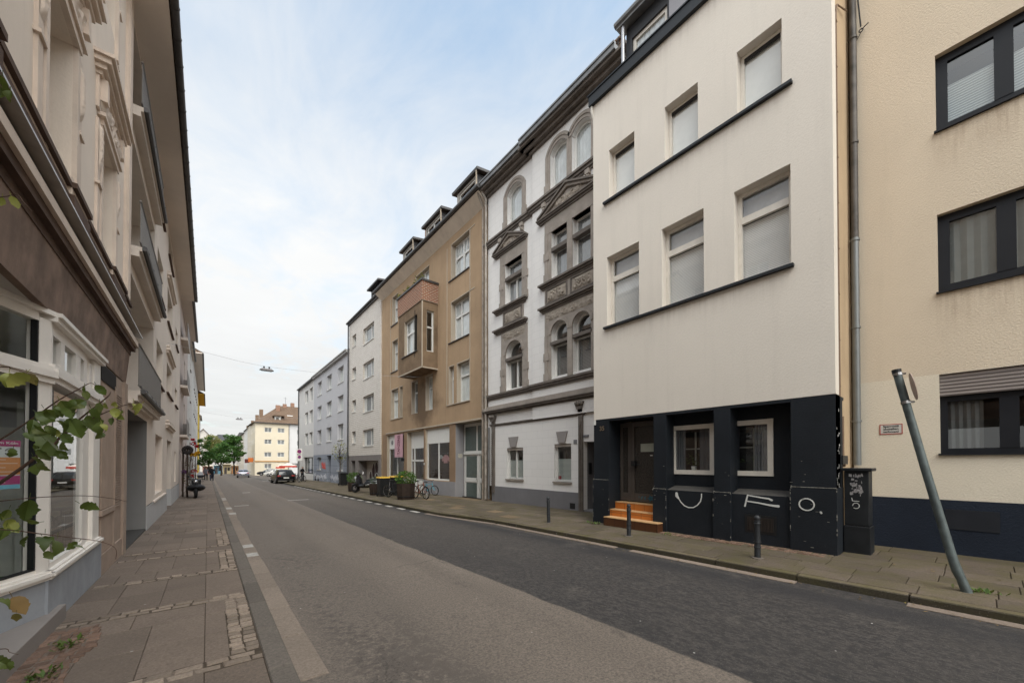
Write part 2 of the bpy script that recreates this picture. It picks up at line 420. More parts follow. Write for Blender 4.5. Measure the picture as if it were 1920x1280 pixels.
REDBRICK = bricked('red brick', (.29, .10, .05), (.20, .07, .036), (.40, .33, .26), .26, .095, .016, .85)
BRICK_Y = bricked('sandy brick', (.30, .19, .11), (.22, .13, .08), (.15, .12, .10), .24, .08, .012, .9)
WHITEPAINT = plain('white spray paint', (.62, .62, .60), .7, .3, var=.1)
WHITE = plain('white panel', (.72, .71, .68), .6, .3, var=.03)
CHROME = plain('bright metal', (.55, .55, .56), .25, .5, 1., var=.05)
RUBBER = plain('tyre rubber', (.014, .014, .015), .8, .25)
WOOD = plain('dark planter wood', (.034, .023, .018), .8, .25, var=.35, scale=5)
LEAF = leafmat('green leaves', [(.020, .050, .010), (.045, .10, .018), (.030, .075, .014), (.09, .15, .03)])
LEAF_D = leafmat('deep green tree leaves', [(.030, .085, .022), (.06, .15, .035), (.09, .20, .045), (.04, .11, .028)])
LEAF_Y = leafmat('yellow green tree leaves', [(.22, .22, .07), (.30, .29, .11), (.17, .19, .06)])
BARK = plain('bark', (.06, .045, .035), .9, .15, var=.35, scale=9, bstr=.4)
STEM = plain('twig', (.075, .045, .032), .75, .25, var=.3, scale=30)
SKIN = plain('skin', (.42, .25, .18), .55, .35)
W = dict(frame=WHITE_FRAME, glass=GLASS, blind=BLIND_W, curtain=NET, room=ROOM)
WS = dict(W, glass=GLASS_SKY)
WG = dict(W, curtain=GREYNET, blind=BLIND_G)
WC = dict(W, frame=CREAM_FRAME, glass=glassmat('clear upper glass', (.95, .96, .96), .10))
WD = dict(W, frame=DARK_FRAME)

# ------------------------------------------------------------------ camera
TH, PIT, FPX = math.atan(570 / 710.), rad(.7), 710.
cd = bpy.data.cameras.new('camera'); cam = bpy.data.objects.new('camera', cd); COL.objects.link(cam); SC.camera = cam
cd.sensor_fit = 'HORIZONTAL'; cd.sensor_width = 36.; cd.lens = 36. * FPX / 1920; cd.clip_start = .05; cd.clip_end = 3000
cam.location = (0, 0, 1.75); cam.rotation_euler = (rad(90) + PIT, 0, -TH)
Y0 = 867. - FPX * math.tan(PIT); cd.shift_y = (Y0 - 640) / 1920.

# ------------------------------------------------------------------ light
SUN_EL, SUN_AZ = rad(58), rad(196)       # azimuth from north (+Y) clockwise
w = bpy.data.worlds.new('World'); SC.world = w; w.use_nodes = True
t = w.node_tree; t.nodes.clear()
sky = N(t, 'ShaderNodeTexSky'); sky.sky_type = 'NISHITA'; sky.sun_disc = False
sky.sun_elevation = SUN_EL; sky.sun_rotation = SUN_AZ; sky.air_density = 1.; sky.dust_density = 2.; sky.ozone_density = 1.
co = N(t, 'ShaderNodeTexCoord').outputs['Generated']
sx = N(t, 'ShaderNodeSeparateXYZ'); t.links.new(co, sx.inputs[0])
# clouds: a flat deck seen in perspective (direction / height)
zz = mathn(t, 'MAXIMUM', sx.outputs[2], .06)
cv = N(t, 'ShaderNodeCombineXYZ'); t.links.new(mathn(t, 'DIVIDE', sx.outputs[0], zz), cv.inputs[0]); t.links.new(mathn(t, 'DIVIDE', sx.outputs[1], zz), cv.inputs[1])
n1 = noise(t, mapped(t, cv.outputs[0], (.9, .55, 1)), .8, 7, .55); n1.inputs['Distortion'].default_value = .5
n2 = noise(t, mapped(t, cv.outputs[0], (2.2, 1.0, 1)), 1.6, 8, .62); n2.inputs['Distortion'].default_value = .6
n3 = noise(t, cv.outputs[0], .45, 5, .6)
den = mathn(t, 'ADD', mathn(t, 'MULTIPLY', n1.outputs[0], .65), mathn(t, 'MULTIPLY', n2.outputs[0], .35))
hor = ramp(t, sx.outputs[2], .12, .85, 1., 0.)      # thicker towards the horizon
cov = mathn(t, 'ADD', ramp(t, den, .32, .68, .10, .92), mathn(t, 'MULTIPLY', hor, .62))
cov = mathn(t, 'MINIMUM', cov, .97)
SKYC = globals().get('SKYC', 3.85)
shade = ramp(t, n3.outputs[0], .3, .7, .90, 1.03)
shade = mathn(t, 'MULTIPLY', shade, ramp(t, sx.outputs[2], .0, .40, .80, 1.))
# cloud glow added round the sun, out of view, to brighten both house fronts
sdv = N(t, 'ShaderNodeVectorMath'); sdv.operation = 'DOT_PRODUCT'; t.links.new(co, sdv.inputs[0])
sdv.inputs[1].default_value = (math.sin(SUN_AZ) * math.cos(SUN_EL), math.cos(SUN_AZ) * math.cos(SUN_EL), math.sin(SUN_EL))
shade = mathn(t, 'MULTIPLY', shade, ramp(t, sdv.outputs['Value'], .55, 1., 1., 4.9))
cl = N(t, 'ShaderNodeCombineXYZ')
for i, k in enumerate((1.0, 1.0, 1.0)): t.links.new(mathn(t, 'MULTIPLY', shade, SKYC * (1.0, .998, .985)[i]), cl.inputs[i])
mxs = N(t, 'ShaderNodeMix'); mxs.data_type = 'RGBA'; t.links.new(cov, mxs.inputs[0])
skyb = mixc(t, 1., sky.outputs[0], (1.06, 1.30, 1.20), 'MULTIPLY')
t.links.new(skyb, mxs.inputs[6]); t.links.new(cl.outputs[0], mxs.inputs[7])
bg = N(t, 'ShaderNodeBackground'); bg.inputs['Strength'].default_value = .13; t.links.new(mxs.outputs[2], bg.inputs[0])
L(t, bg, 0, N(t, 'ShaderNodeOutputWorld'), 0)
sl = bpy.data.lights.new('sun', 'SUN'); sl.energy = .7; sl.angle = rad(40); sl.color = (1., .90, .77)
so = bpy.data.objects.new('sun', sl); COL.objects.link(so)
sd = Vector((math.sin(SUN_AZ) * math.cos(SUN_EL), math.cos(SUN_AZ) * math.cos(SUN_EL), math.sin(SUN_EL)))
so.rotation_euler = sd.to_track_quat('Z', 'Y').to_euler()
SC.view_settings.view_transform = 'Standard'; SC.view_settings.look = 'None'; SC.view_settings.exposure = 1.04; SC.view_settings.gamma = 1.
SC.render.engine = 'CYCLES'; SC.cycles.use_denoising = True
try: SC.cycles.denoiser = 'OPENIMAGEDENOISE'
except Exception: pass
SC.cycles.max_bounces = 8; SC.cycles.transparent_max_bounces = 12; SC.cycles.caustics_reflective = False; SC.cycles.caustics_refractive = False

# ------------------------------------------------------------------ ground
def asphalt():
    m, t = nt('asphalt'); co = objco(t); s = N(t, 'ShaderNodeSeparateXYZ'); t.links.new(co, s.inputs[0])
    wob = mathn(t, 'MULTIPLY', mathn(t, 'SUBTRACT', noise(t, co, 1.5, 3).outputs[0], .5), .14)
    x = mathn(t, 'ADD', s.outputs[0], wob)
    seam = ramp(t, x, 3.415, 3.445)
    far = ramp(t, s.outputs[1], 4., 26., 1., .35)           # the newer strip is worn towards the far end
    big = noise(t, mapped(t, co, (1., .35, 1)), .7, 6, .62).outputs[0]
    fine = noise(t, co, 40, 5, .8).outputs[0]; mid = noise(t, co, 14, 4, .7).outputs[0]
    old = mixc(t, ramp(t, big, .3, .7), (.172, .141, .117), (.212, .175, .146))
    new = mixc(t, ramp(t, big, .3, .7), (.055, .049, .047), (.083, .074, .069))
    n30 = noise(t, mapped(t, co, (1., .5, 1)), 22, 5, .8).outputs[0]
    new = mixc(t, ramp(t, n30, .45, .56, 0, .85), new, (.022, .021, .023)); new = mixc(t, ramp(t, mid, .52, .68, 0, .75), new, (.024, .023, .025)); new = mixc(t, ramp(t, noise(t, mapped(t, co, (1., .6, 1)), 3.2, 5, .7).outputs[0], .58, .70, 0, .7), new, (.022, .022, .025))
    col = mixc(t, mathn(t, 'MULTIPLY', seam, far), old, new)
    # worn black patches along the left gutter, tar line at the seam, dark run along the right gutter
    wornx = mathn(t, 'MULTIPLY', ramp(t, x, .85, 1.05), ramp(t, x, 1.35, 2.2, 1, 0))
    worn = mathn(t, 'MULTIPLY', wornx, ramp(t, mathn(t, 'ADD', mathn(t, 'MULTIPLY', mid, .55), mathn(t, 'MULTIPLY', big, .45)), .47, .56))
    col = mixc(t, mathn(t, 'MULTIPLY', worn, mathn(t, 'MULTIPLY', ramp(t, fine, .38, .6), ramp(t, s.outputs[1], 7.5, 10.5, .85, 0))), col, (.030, .028, .028))
    wet = mathn(t, 'MULTIPLY', ramp(t, x, 5.75, 6.2), ramp(t, x, 6.42, 6.52, 1, 0))
    col = mixc(t, mathn(t, 'MULTIPLY', wet, .75), col, (.020, .020, .024))
    pale = mathn(t, 'MULTIPLY', ramp(t, noise(t, co, .9, 5, .7).outputs[0], .58, .72), .35)
    col = mixc(t, pale, col, (.17, .15, .13))
    line = mathn(t, 'MULTIPLY', ramp(t, mathn(t, 'ABSOLUTE', mathn(t, 'SUBTRACT', s.outputs[0], 3.42)), .02, .05, 1, 0), ramp(t, s.outputs[1], 14, 22))
    col = mixc(t, mathn(t, 'MULTIPLY', line, .5), col, (.22, .20, .18))
    # aggregate: dark pits and pale chips
    for xb, wd_ in ((1.75, .38), (3.0, .3), (4.6, .4), (5.7, .25)):
        tb = mathn(t, 'MULTIPLY', ramp(t, mathn(t, 'ABSOLUTE', mathn(t, 'SUBTRACT', x, xb)), 0, wd_, .22, 0), ramp(t, big, .35, .65, .3, 1))
        col = mixc(t, tb, col, (.045, .040, .037))
    oil = noise(t, mapped(t, co, (1.3, .7, 1)), 1.9, 5, .75).outputs[0]
    col = mixc(t, ramp(t, oil, .62, .74, 0, .45), col, (.04, .036, .034))
    col = mixc(t, ramp(t, fine, .38, .62, .62, 0), col, (.03, .027, .025))
    v = N(t, 'ShaderNodeTexVoronoi'); v.inputs['Scale'].default_value = 48; t.links.new(co, v.inputs['Vector'])
    chip = mathn(t, 'MULTIPLY', ramp(t, v.outputs['Distance'], .05, .2, 1, 0), .5)
    col = mixc(t, chip, col, (.26, .235, .21))
    v2 = N(t, 'ShaderNodeTexVoronoi'); v2.inputs['Scale'].default_value = 3.1; t.links.new(co, v2.inputs['Vector'])
    col = mixc(t, ramp(t, v2.outputs['Distance'], .020, .035, .8, 0), col, (.50, .48, .45))     # old gum
    cv_ = N(t, 'ShaderNodeTexVoronoi'); cv_.feature = 'DISTANCE_TO_EDGE'; cv_.inputs['Scale'].default_value = .55
    wv = N(t, 'ShaderNodeVectorMath'); wv.operation = 'ADD'; t.links.new(co, wv.inputs[0]); sc3 = N(t, 'ShaderNodeVectorMath'); sc3.operation = 'SCALE'; sc3.inputs['Scale'].default_value = .35
    t.links.new(noise(t, co, 2.6, 4).outputs['Color'], sc3.inputs[0]); L(t, sc3, 0, wv, 1); L(t, wv, 0, cv_, 'Vector')
    crack = mathn(t, 'MULTIPLY', ramp(t, cv_.outputs['Distance'], .002, .006, 1, 0), ramp(t, noise(t, co, .35, 2).outputs[0], .5, .6))
    col = mixc(t, mathn(t, 'MULTIPLY', crack, .6), col, (.03, .027, .025))
    h = mathn(t, 'SUBTRACT', fine, chip)
    finish(t, col, ramp(t, big, .3, .7, .72, .9), .3, 0, h, .55, .008)
    return m
ASPHALT = asphalt()
def stone(name, c, moss=0., var=.35, chipcol=(.30, .28, .25)):
    m, t = nt(name); co = objco(t)
    g = N(t, 'ShaderNodeNewGeometry').outputs['Random Per Island']
    col = mixc(t, ramp(t, g, 0, 1), sc(c, 1 - var), sc(c, 1 + var * .8))
    big = noise(t, co, 1.3, 5, .65).outputs[0]; fine = noise(t, co, 42, 5, .8).outputs[0]
    col = mixc(t, ramp(t, big, .4, .75, 0, .35), col, sc(c, .45))
    col = mixc(t, ramp(t, fine, .34, .6, .6, 0), col, sc(c, .35))
    v = N(t, 'ShaderNodeTexVoronoi'); v.inputs['Scale'].default_value = 38; t.links.new(co, v.inputs['Vector'])
    col = mixc(t, ramp(t, v.outputs['Distance'], .06, .2, .35, 0), col, chipcol)
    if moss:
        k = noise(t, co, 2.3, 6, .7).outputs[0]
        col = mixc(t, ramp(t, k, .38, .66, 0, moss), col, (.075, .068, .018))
    v2 = N(t, 'ShaderNodeTexVoronoi'); v2.inputs['Scale'].default_value = 2.3; t.links.new(co, v2.inputs['Vector'])
    col = mixc(t, ramp(t, v2.outputs['Distance'], .02, .035, .6, 0), col, (.40, .38, .35))
    finish(t, col, .85, .3, 0, fine, .5, .006)
    return m
SLABS = stone('pavement slabs', (.198, .153, .121), var=.20)
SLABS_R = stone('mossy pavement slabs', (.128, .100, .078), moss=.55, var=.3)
SLABS_DOOR = stone('sandy threshold slabs', (.19, .135, .085), moss=.2)
COBBLE = stone('cobbles', (.29, .228, .178), var=.4)
COBBLE_R = stone('reddish cobbles', (.20, .125, .09), var=.4)
KERB = stone('granite kerb', (.155, .132, .112), var=.18)
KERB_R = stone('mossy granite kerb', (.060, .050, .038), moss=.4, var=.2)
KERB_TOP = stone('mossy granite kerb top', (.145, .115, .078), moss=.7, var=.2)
GUTTER = stone('concrete gutter', (.255, .205, .165), var=.14)
GUTTER_R = stone('pale gutter strip', (.25, .197, .16), var=.15)
DIRT = stucco('joint dirt', (.075, .056, .040), var=.4, scale=8, streak=0)
PAINT = plain('worn road paint', (.37, .35, .325), .8, .2, var=.3, scale=20)

m = MB()
for (x0, x1, y0, y1) in ((-400, 400, -60, 230),): m.poly([(x0, y0, -.06), (x1, y0, -.06), (x1, y1, -.06), (x0, y1, -.06)])
m.poly([(-1500, 230, -.06), (1500, 230, -.06), (1500, 232, -.06), (-1500, 232, -.06)])
struct(m, 'ground', stucco('distant ground', (.11, .10, .09), streak=0), shear=True)
m = MB(); m.poly([(.6, -14, 0), (6.95, -14, 0), (6.95, 60, 0), (.6, 60, 0)])
m.poly([(.6, 60, 0), (30, 60, 0), (30, 103.6, 0), (.6, 103.6, 0)]); m.poly([(.6, 103.6, 0), (8.2, 103.6, 0), (8.2, 230, 0), (.6, 230, 0)])
struct(m, 'road', ASPHALT, shear=True)

rp = random.Random(3)
KX = .58                                       # back of the left gutter
# left pavement: dirt bed, slabs with real joints, kerb stones, gutter stones
m = MB(); m.box(-1.6, KX - .02, -12, 108, -.05, .070); struct(m, 'pavement_bed', DIRT, shear=True)
m = MB(); y = -10.; k = 0
xs = [-1.62, -.885, -.448, -.012, .395]
while y < 105:
    d = rp.choice((.66, .70, .74)) if y < 30 else 1.5
    cut = xs if y < 30 else [-1.62, -.448, .395]
    if k % 3 == 1 and y < 30: cut = [-1.62, -1.05, -.62, -.012, .395]
    for a, b in zip(cut[:-1], cut[1:]):
        j = .0022; dz = rp.uniform(-.002, .002)
        m.slab(a + j, b - j, y + j, y + d - j, .04, .080 + dz, .004)
    y += d; k += 1
struct(m, 'left_pavement', SLABS, shear=True)
m = MB(); y = -10.
while y < 105:
    d = .98 if y < 40 else 3.; m.slab(.40, KX, y + .003, y + d - .003, -.05, .084 + rp.uniform(-.002, .002), .010); y += d
struct(m, 'left_kerb', KERB, shear=True)
m = MB(); y = 3.5
while y < 105:
    d = 1.0 if y < 40 else 4.; jx = rp.uniform(-.012, .012)
    m.slab(KX + .012, .815 + jx, y + .006, y + d - .006, -.05, .012 + rp.uniform(-.002, .003), .008); y += d
struct(m, 'left_gutter', GUTTER, shear=True)
m = MB()
for a, b, u, v in ((10.05, 10.42, .61, .80), (9.0, 9.34, .61, .80), (25.7, 26.4, .62, .80), (19.9, 20.7, .62, .81), (17.6, 18.2, .64, .85), (26.9, 27.4, .62, .8)): m.slab(u, v, a, b, 0, .020, .003)
for a, b, u, v in ((21.35, 21.6, .95, 1.5), (32.3, 32.8, 1.9, 2.35), (22.95, 23.2, 3.3, 4.3), (80.0, 81.2, 5.9, 6.8), (59, 60, 5.6, 6.3)): m.poly([(u, a, .004), (v, a, .004), (v, b, .004), (u, b, .004)])
y = 13.5
while y < 40: m.slab(6.18, 6.34, y, y + .62, 0, .014, .003); y += 1.35
struct(m, 'road_markings', PAINT, shear=True)
# cobbles set in the left pavement
m = MB(); bed = MB()
def cob(x0, x1, y0, y1, zt=.088):
    a = [rp.uniform(-.010, .010) for _ in range(8)]
    q = [(x0 + a[0], y0 + a[1]), (x1 + a[2], y0 + a[3]), (x1 + a[4], y1 + a[5]), (x0 + a[6], y1 + a[7])]
    cx, cy = (x0 + x1) / 2, (y0 + y1) / 2; h = zt + rp.uniform(-.004, .006)
    p = [(x, y, .05) for x, y in q] + [(x, y, h - .013) for x, y in q] + [(cx + (x - cx) * .93, cy + (y - cy) * .88, h - .003) for x, y in q] + [(cx + (x - cx) * .78, cy + (y - cy) * .66, h) for x, y in q]
    f = [[12, 13, 14, 15]]
    for l in (0, 4, 8): f += [[l + i, l + (i + 1) % 4, l + 4 + (i + 1) % 4, l + 4 + i] for i in range(4)]
    m.add(p, f)
def cobrow(y0, x0=-1.25, x1=.40, n=2, tilt=0.):
    bed.box(x0, x1, y0 - .005, y0 + .105 * n + .005 + max(0, tilt), .03, .0815)
    for r in range(n):
        x = x0 - rp.uniform(0, .1)
        while x < x1 - .06:
            d = rp.uniform(.14, .20); a = max(x, x0); b = min(x + d, x1)
            if b - a > .05: cob(a + .006, b - .006, y0 + r * .105 + .006, y0 + r * .105 + .099)
            x += d
def cobcol(y0, y1, x0=.17, x1=.395):
    bed.box(x0 - .005, x1 + .003, y0, y1, .03, .0812); c = (x0 + x1) / 2
    for a, b in ((x0, c), (c, x1)):
        y = y0 + rp.uniform(0, .03)
        while y < y1 - .03:
            d = rp.uniform(.085, .115); cob(a + .005, b - .005, y + .005, min(y + d, y1) - .005); y += d
for y0 in (1.9, 4.0, 6.05, 7.7, 9.62, 10.25, 13.25, 15.2, 19., 22., 26.): cobrow(y0, n=2 if y0 < 9 else 1)
for a, b in ((4.21, 6.05), (7.9, 9.6), (10.37, 13.2)): cobcol(a, b)
for r in range(26):      # small reddish setts beside the shop step
    pass
struct(bed, 'cobble_bed', DIRT, shear=True); struct(m, 'cobble_strip', COBBLE, shear=True)
m = MB()
y = 1.6
while y < 5.95:
    x = -1.23 - .02
    xr = -.86 + .05 * math.sin(y * 5)
    while x < xr:
        d = rp.uniform(.085, .13); cob(x + .006, min(x + d, xr + .02) - .006, y + .006, y + .096, .089); x += d
    y += .104
struct(m, 'sett_strip', COBBLE_R, shear=True)

# right pavement: rises slightly from kerb to house fronts
def kx(y): return 6.85 if y < 9.6 else (6.85 - .43 * min(1, (y - 9.6) / 2.6))
def pz(x): return .10 + .07 * max(0., min(1., (x - 6.9) / 2.6))
m = MB()
for a, b in ((-12, 9.6), (9.6, 12.2), (12.2, 60.5)):
    m.hexa([(kx(a) + .1, a, -.05), (10.3, a, -.05), (10.3, b, -.05), (kx(b) + .1, b, -.05), (kx(a) + .1, a, .088), (10.3, a, .155), (10.3, b, .155), (kx(b) + .1, b, .088)])
struct(m, 'pavement_bed', DIRT, shear=True)
m = MB(); door = MB()
def rslab(mb, x0, x1, y0, y1):
    j = .004; dz = rp.uniform(-.004, .004); a, b = x0 + j, x1 - j; c, d = y0 + j, y1 - j; ch = .006
    q = [(a, c), (b, c), (b, d), (a, d)]; e = [(a + ch, c + ch), (b - ch, c + ch), (b - ch, d - ch), (a + ch, d - ch)]
    p = [(x, y, .03) for x, y in q] + [(x, y, pz(x) + dz - ch) for x, y in q] + [(x, y, pz(x) + dz) for x, y in e]
    f = [[8, 9, 10, 11]]
    for k in range(4): n = (k + 1) % 4; f += [[k, n, 4 + n, 4 + k], [4 + k, 4 + n, 8 + n, 8 + k]]
    mb.add(p, f)
rows = [6.42, 6.99, 7.40, 7.82, 8.24, 8.66, 9.10, 9.56, 10.14]
for i, (a, b) in enumerate(zip(rows[:-1], rows[1:])):
    y = -11. + (i % 2) * .35
    while y < 60:
        d = rp.uniform(.55, .8) if y < 30 else 1.6
        lo = kx(y) + .155
        if b - max(a, lo) > .1: rslab(door if (14.5 < y < 17.6 and b > 9.6) or (rp.random() < .06 and 8 < y < 22) else m, max(a, lo), b, y, y + d)
        y += d
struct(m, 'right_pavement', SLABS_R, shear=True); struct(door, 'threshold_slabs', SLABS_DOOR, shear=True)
m = MB(); y = -11.
while y < 60:
    d = 1.16 if y < 30 else 3.; a, b = kx(y), kx(y + d); z = rp.uniform(-.003, .003); j = .008
    c = .012
    p = [(a, y + j, -.05), (a + .15, y + j, -.05), (b + .15, y + d - j, -.05), (b, y + d - j, -.05), (a, y + j, .088 + z), (a + .15, y + j, .088 + z), (b + .15, y + d - j, .088 + z), (b, y + d - j, .088 + z),
         (a + c, y + j + c * .4, .1 + z), (a + .148, y + j + c * .4, .1 + z), (b + .148, y + d - j - c * .4, .1 + z), (b + c, y + d - j - c * .4, .1 + z)]
    f = []
    for k in range(4): n = (k + 1) % 4; f += [[k, n, 4 + n, 4 + k], [4 + k, 4 + n, 8 + n, 8 + k]]
    m.add(p, f, 0); m.add(p[8:], [[0, 1, 2, 3]], 1); y += d
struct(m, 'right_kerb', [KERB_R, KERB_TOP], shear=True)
m = MB(); y = -11.
for y0, y1 in ((-11, .62), (1.75, 4.55), (4.9, 9.2), (9.3, 13.0)):
    y = y0
    while y < y1 - .2:
        d = min(2.4, y1 - y); a, b = kx(y), kx(y + d)
        m.hexa([(a - .17, y, -.03), (a - .012, y, -.03), (b - .012, y + d - .01, -.03), (b - .17, y + d - .01, -.03), (a - .17, y, .008), (a - .012, y, .012), (b - .012, y + d - .01, .012), (b - .17, y + d - .01, .008)]); y += d
struct(m, 'right_gutter', GUTTER_R, shear=True)
# small square cobbles at the foot of the dark house front
m = MB()
y = 1.75
while y < 6.4:
    for x in (8.30, 8.40, 8.50):
        if rp.random() < .92 and not (4.8 < y < 6.4 and x > 8.25): cob(x, x + .09, y, y + .09, pz(8.4) + .008)
    y += .1
struct(m, 'sett_edge', COBBLE_R, shear=True)
# fallen leaves and grit by the right kerb
m = MB()
for k in range(150):
    if rp.random() < .6: x, y, z = kx(0) - rp.uniform(.02, .35), rp.uniform(-.6, 8), .014
    else: x, y = 8.5 - abs(rp.gauss(0, .14)), rp.uniform(-.3, 7.); z = pz(8.4) + .016
    a, l = rp.uniform(0, 6.3), rp.uniform(.008, .022)
    q = [(x + l * math.cos(a + b) * k2, y + l * math.sin(a + b) * k2, z + rp.uniform(0, .008)) for b, k2 in ((0, 1.3), (1.6, .6), (3.14, 1.3), (4.7, .6))]
    m.poly(q)
o = struct(m, 'fallen_leaves', leafmat('dry leaves', [(.16, .09, .03), (.25, .16, .06), (.10, .06, .03), (.30, .24, .05)]), shear=True); o['kind'] = 'stuff'; tag(o, 'dry leaves and grit lying along the right kerb and wall', 'fallen leaves')
# ================================================================== right-hand house fronts
def sill(parent, F, a, b, z, d=.10, h=.035, mat=None, name='sill'):
    m = MB(); m.fbox(F, a, b, z - h, z, -.12, d); return m.make(name, mat or ZINC_D, parent)
def downpipe(parent, X, Y, z0, z1, r=.055, mat=None, clamps=(), name='downpipe', top=None):
    m = MB(); pts = [(X, Y, z0), (X, Y, z1)]
    if top: pts += top
    m.tube(pts, r, 12)
    for z in clamps: m.tube([(X, Y, z), (X, Y, z + .035)], r + .014, 12)
    return m.make(name, mat or ZINC, parent, smooth=True)

# ---------------------------------------------------------------- cream house at the near end
F = right_front(10.1)
CREAM_UP = stucco('cream render', (.70, .595, .465), var=.06, scale=.6, grain=38, bstr=.6, bdist=.012, streak=.10, spots=.35, spotcol=(.36, .25, .16), stains=[(2.98, 4.5, 7.62, .8), (2.98, 4.5, 4.74, .8), (-.3, 1.1, 7.62, .7), (-.3, 1.1, 4.74, .7)], stainamt=.5)
CREAM_LOW = stucco('pale cream render', (.74, .665, .545), var=.05, grain=38, bstr=.6, bdist=.012, streak=.04, spots=.12, spotcol=(.4, .32, .24))
NAVY = stucco('navy plinth paint', (.014, .020, .034), .75, var=.3, grain=38, bstr=.6, bdist=.012, streak=.1)
T = thing('cream_house', 'cream rendered house with black window frames and a navy plinth, behind the bent post', 'house', (10.1, -4, 0))
cw = [(-1.02, .48, 7.65, 9.03), (-1.02, .48, 4.77, 6.16), (-1.02, .48, 1.91, 3.31)] + [(y, y + 1.5, z, z + 1.39) for y in (-4.2, -7.4, -10.6) for z in (7.65, 4.77, 1.91)]
m = MB(); wall(m, F, -14, 1.63, 3.32, 14.5, [h for h in cw if h[2] > 3.4], dp=.13, back=9, cap=True)
m.make('upper_wall', CREAM_UP, T)
m = MB(); wall(m, F, -14, 1.63, 1.10, 3.32, [h for h in cw if h[2] < 3.], dp=.13, d=.004, back=9); m.make('lower_wall', CREAM_LOW, T)
m = MB(); wall(m, F, -14, 1.63, -.3, 1.10, [], d=.014, back=9); m.make('plinth', NAVY, T)
m = MB(); m.fbox(F, -.16, .43, .60, .94, .0, .024); m.make('vent_cover', plain('navy vent plate', (.012, .014, .02), .5), T)
for i, h in enumerate(cw):
    a, b, z0, z1 = h; kind = ('half', 'curtain', 'drapes')[i % 3]
    mm = dict(WD, glass=GLASS_SKY if i % 3 == 0 else GLASS, blind=BLIND_L, curtain=GREYNET)
    if i in (1, 2): kind = ('curtain', 'drapes')[i - 1]; mm['curtain'] = plain('dim grey curtain %d' % i, (.20, .205, .20) if i == 1 else (.10, .10, .10), .9)
    if z0 < 3: z1 = z1 - .39
    wd = window(T, F, (a, b, z0, z1), mm, cols=(.5,), fw=.14 if z0 > 3 else .09, bar=.20, dp=.11, fill=kind)
    sill(T, F, a - .02, b + .02, z0, .05, .03, DARK_FRAME)
    if z0 < 3:
        s = MB(); s.fbox(F, a + .002, b - .002, z1 + .004, h[3], -.12, -.03); s.make('roller_shutter', SHUTTER, T)
P_ = downpipe(T, 10.0, 1.56, 6.2, 14.3, .058, plain('rusty grey downpipe', (.10, .09, .082), .55, .4, .3, var=.5, scale=4), (8.1, 10.2, 12.3))
downpipe(T, 9.985, 1.56, 1.7, 6.2, .062, plain('new grey downpipe', (.20, .21, .21), .4, .5, .4), (2.55, 4.4, 6.14))
m = MB(); m.tube([(9.9, 1.50, 11.4), (9.97, 1.45, 10.55), (10.0, 1.44, 10.36)], .012, 6); m.ring((10.02, 1.44, 10.30), .03, .010, (1, 0, 0)); m.tube([(10.05, 1.44, 10.34), (10.02, 1.33, 10.36)], .010, 6)
m.tube([(10.03, 1.44, 10.28), (10.08, 1.60, 10.05)], .006, 6); m.make('wire_hook', IRON, T)

# ---------------------------------------------------------------- white house with the dark ground floor
F = right_front(8.6)
ROLLER = plain('white roller blind', (.90, .89, .86), .9, .1, var=.03)
UW = stucco('white render', (.765, .702, .625), var=.05, scale=.45, grain=26, bstr=.30, bdist=.012, streak=.12, spots=.5, spotcol=(.40, .31, .24), stains=[(-2.0, 2.25, 5.42, .5), (-2.0, 2.25, 8.92, .45), (-2.7, 2.7, 12.0, .6)], staincol=(.36, .29, .22), stainamt=.33)
UD = stucco('blue black masonry paint', (.0125, .0155, .0205), .62, var=.3, scale=1.2, grain=30, bstr=.4, bdist=.01, streak=.0, spots=.35, spotcol=(.055, .054, .056))
UE = plain('chipped pale edge', (.20, .19, .17), .9, .2, var=.7, scale=14)
DARKTRIM = plain('black trim', (.012, .015, .019), .5, .4, var=.25)
T = thing('white_house', 'tall white house with a blue black ground floor, three orange steps and spray painted letters', 'house', (8.6, 4.3, 0))
uw = [(5.62, 6.42, 8.99, 10.39), (3.98, 4.78, 8.99, 10.38), (2.37, 3.17, 8.99, 10.36), (5.5, 6.5, 5.50, 7.44), (3.87, 4.87, 5.50, 7.44), (2.25, 3.24, 5.50, 7.44)]
m = MB(); wall(m, F, 1.62, 6.97, 2.965, 12.06, uw, dp=.22)
for s_ in (1.62, 6.97): m.poly([F(s_, 2.965, 0), F(s_, 12.06, 0), F(s_, 12.06, -.26), F(s_, 2.965, -.26)])
m.poly([F(1.62, 2.965, 0), F(6.97, 2.965, 0), F(6.97, 2.965, -.26), F(1.62, 2.965, -.26)])
m.make('upper_wall', UW, T)
m = MB()
for s_ in (1.66, 6.94): m.poly([F(s_, -.3, -.26), F(s_, 12.06, -.26), F(s_, 12.06, -9), F(s_, -.3, -9)])
m.poly([F(1.66, -.3, -9), F(6.94, -.3, -9), F(6.94, 12.06, -9), F(1.66, 12.06, -9)]); m.poly([F(1.66, 12.06, -.26), F(6.94, 12.06, -.26), F(6.94, 12.06, -9), F(1.66, 12.06, -9)])
m.make('party_wall', stucco('tan party wall', (.50, .37, .24), var=.12, streak=.3, spots=.3), T)
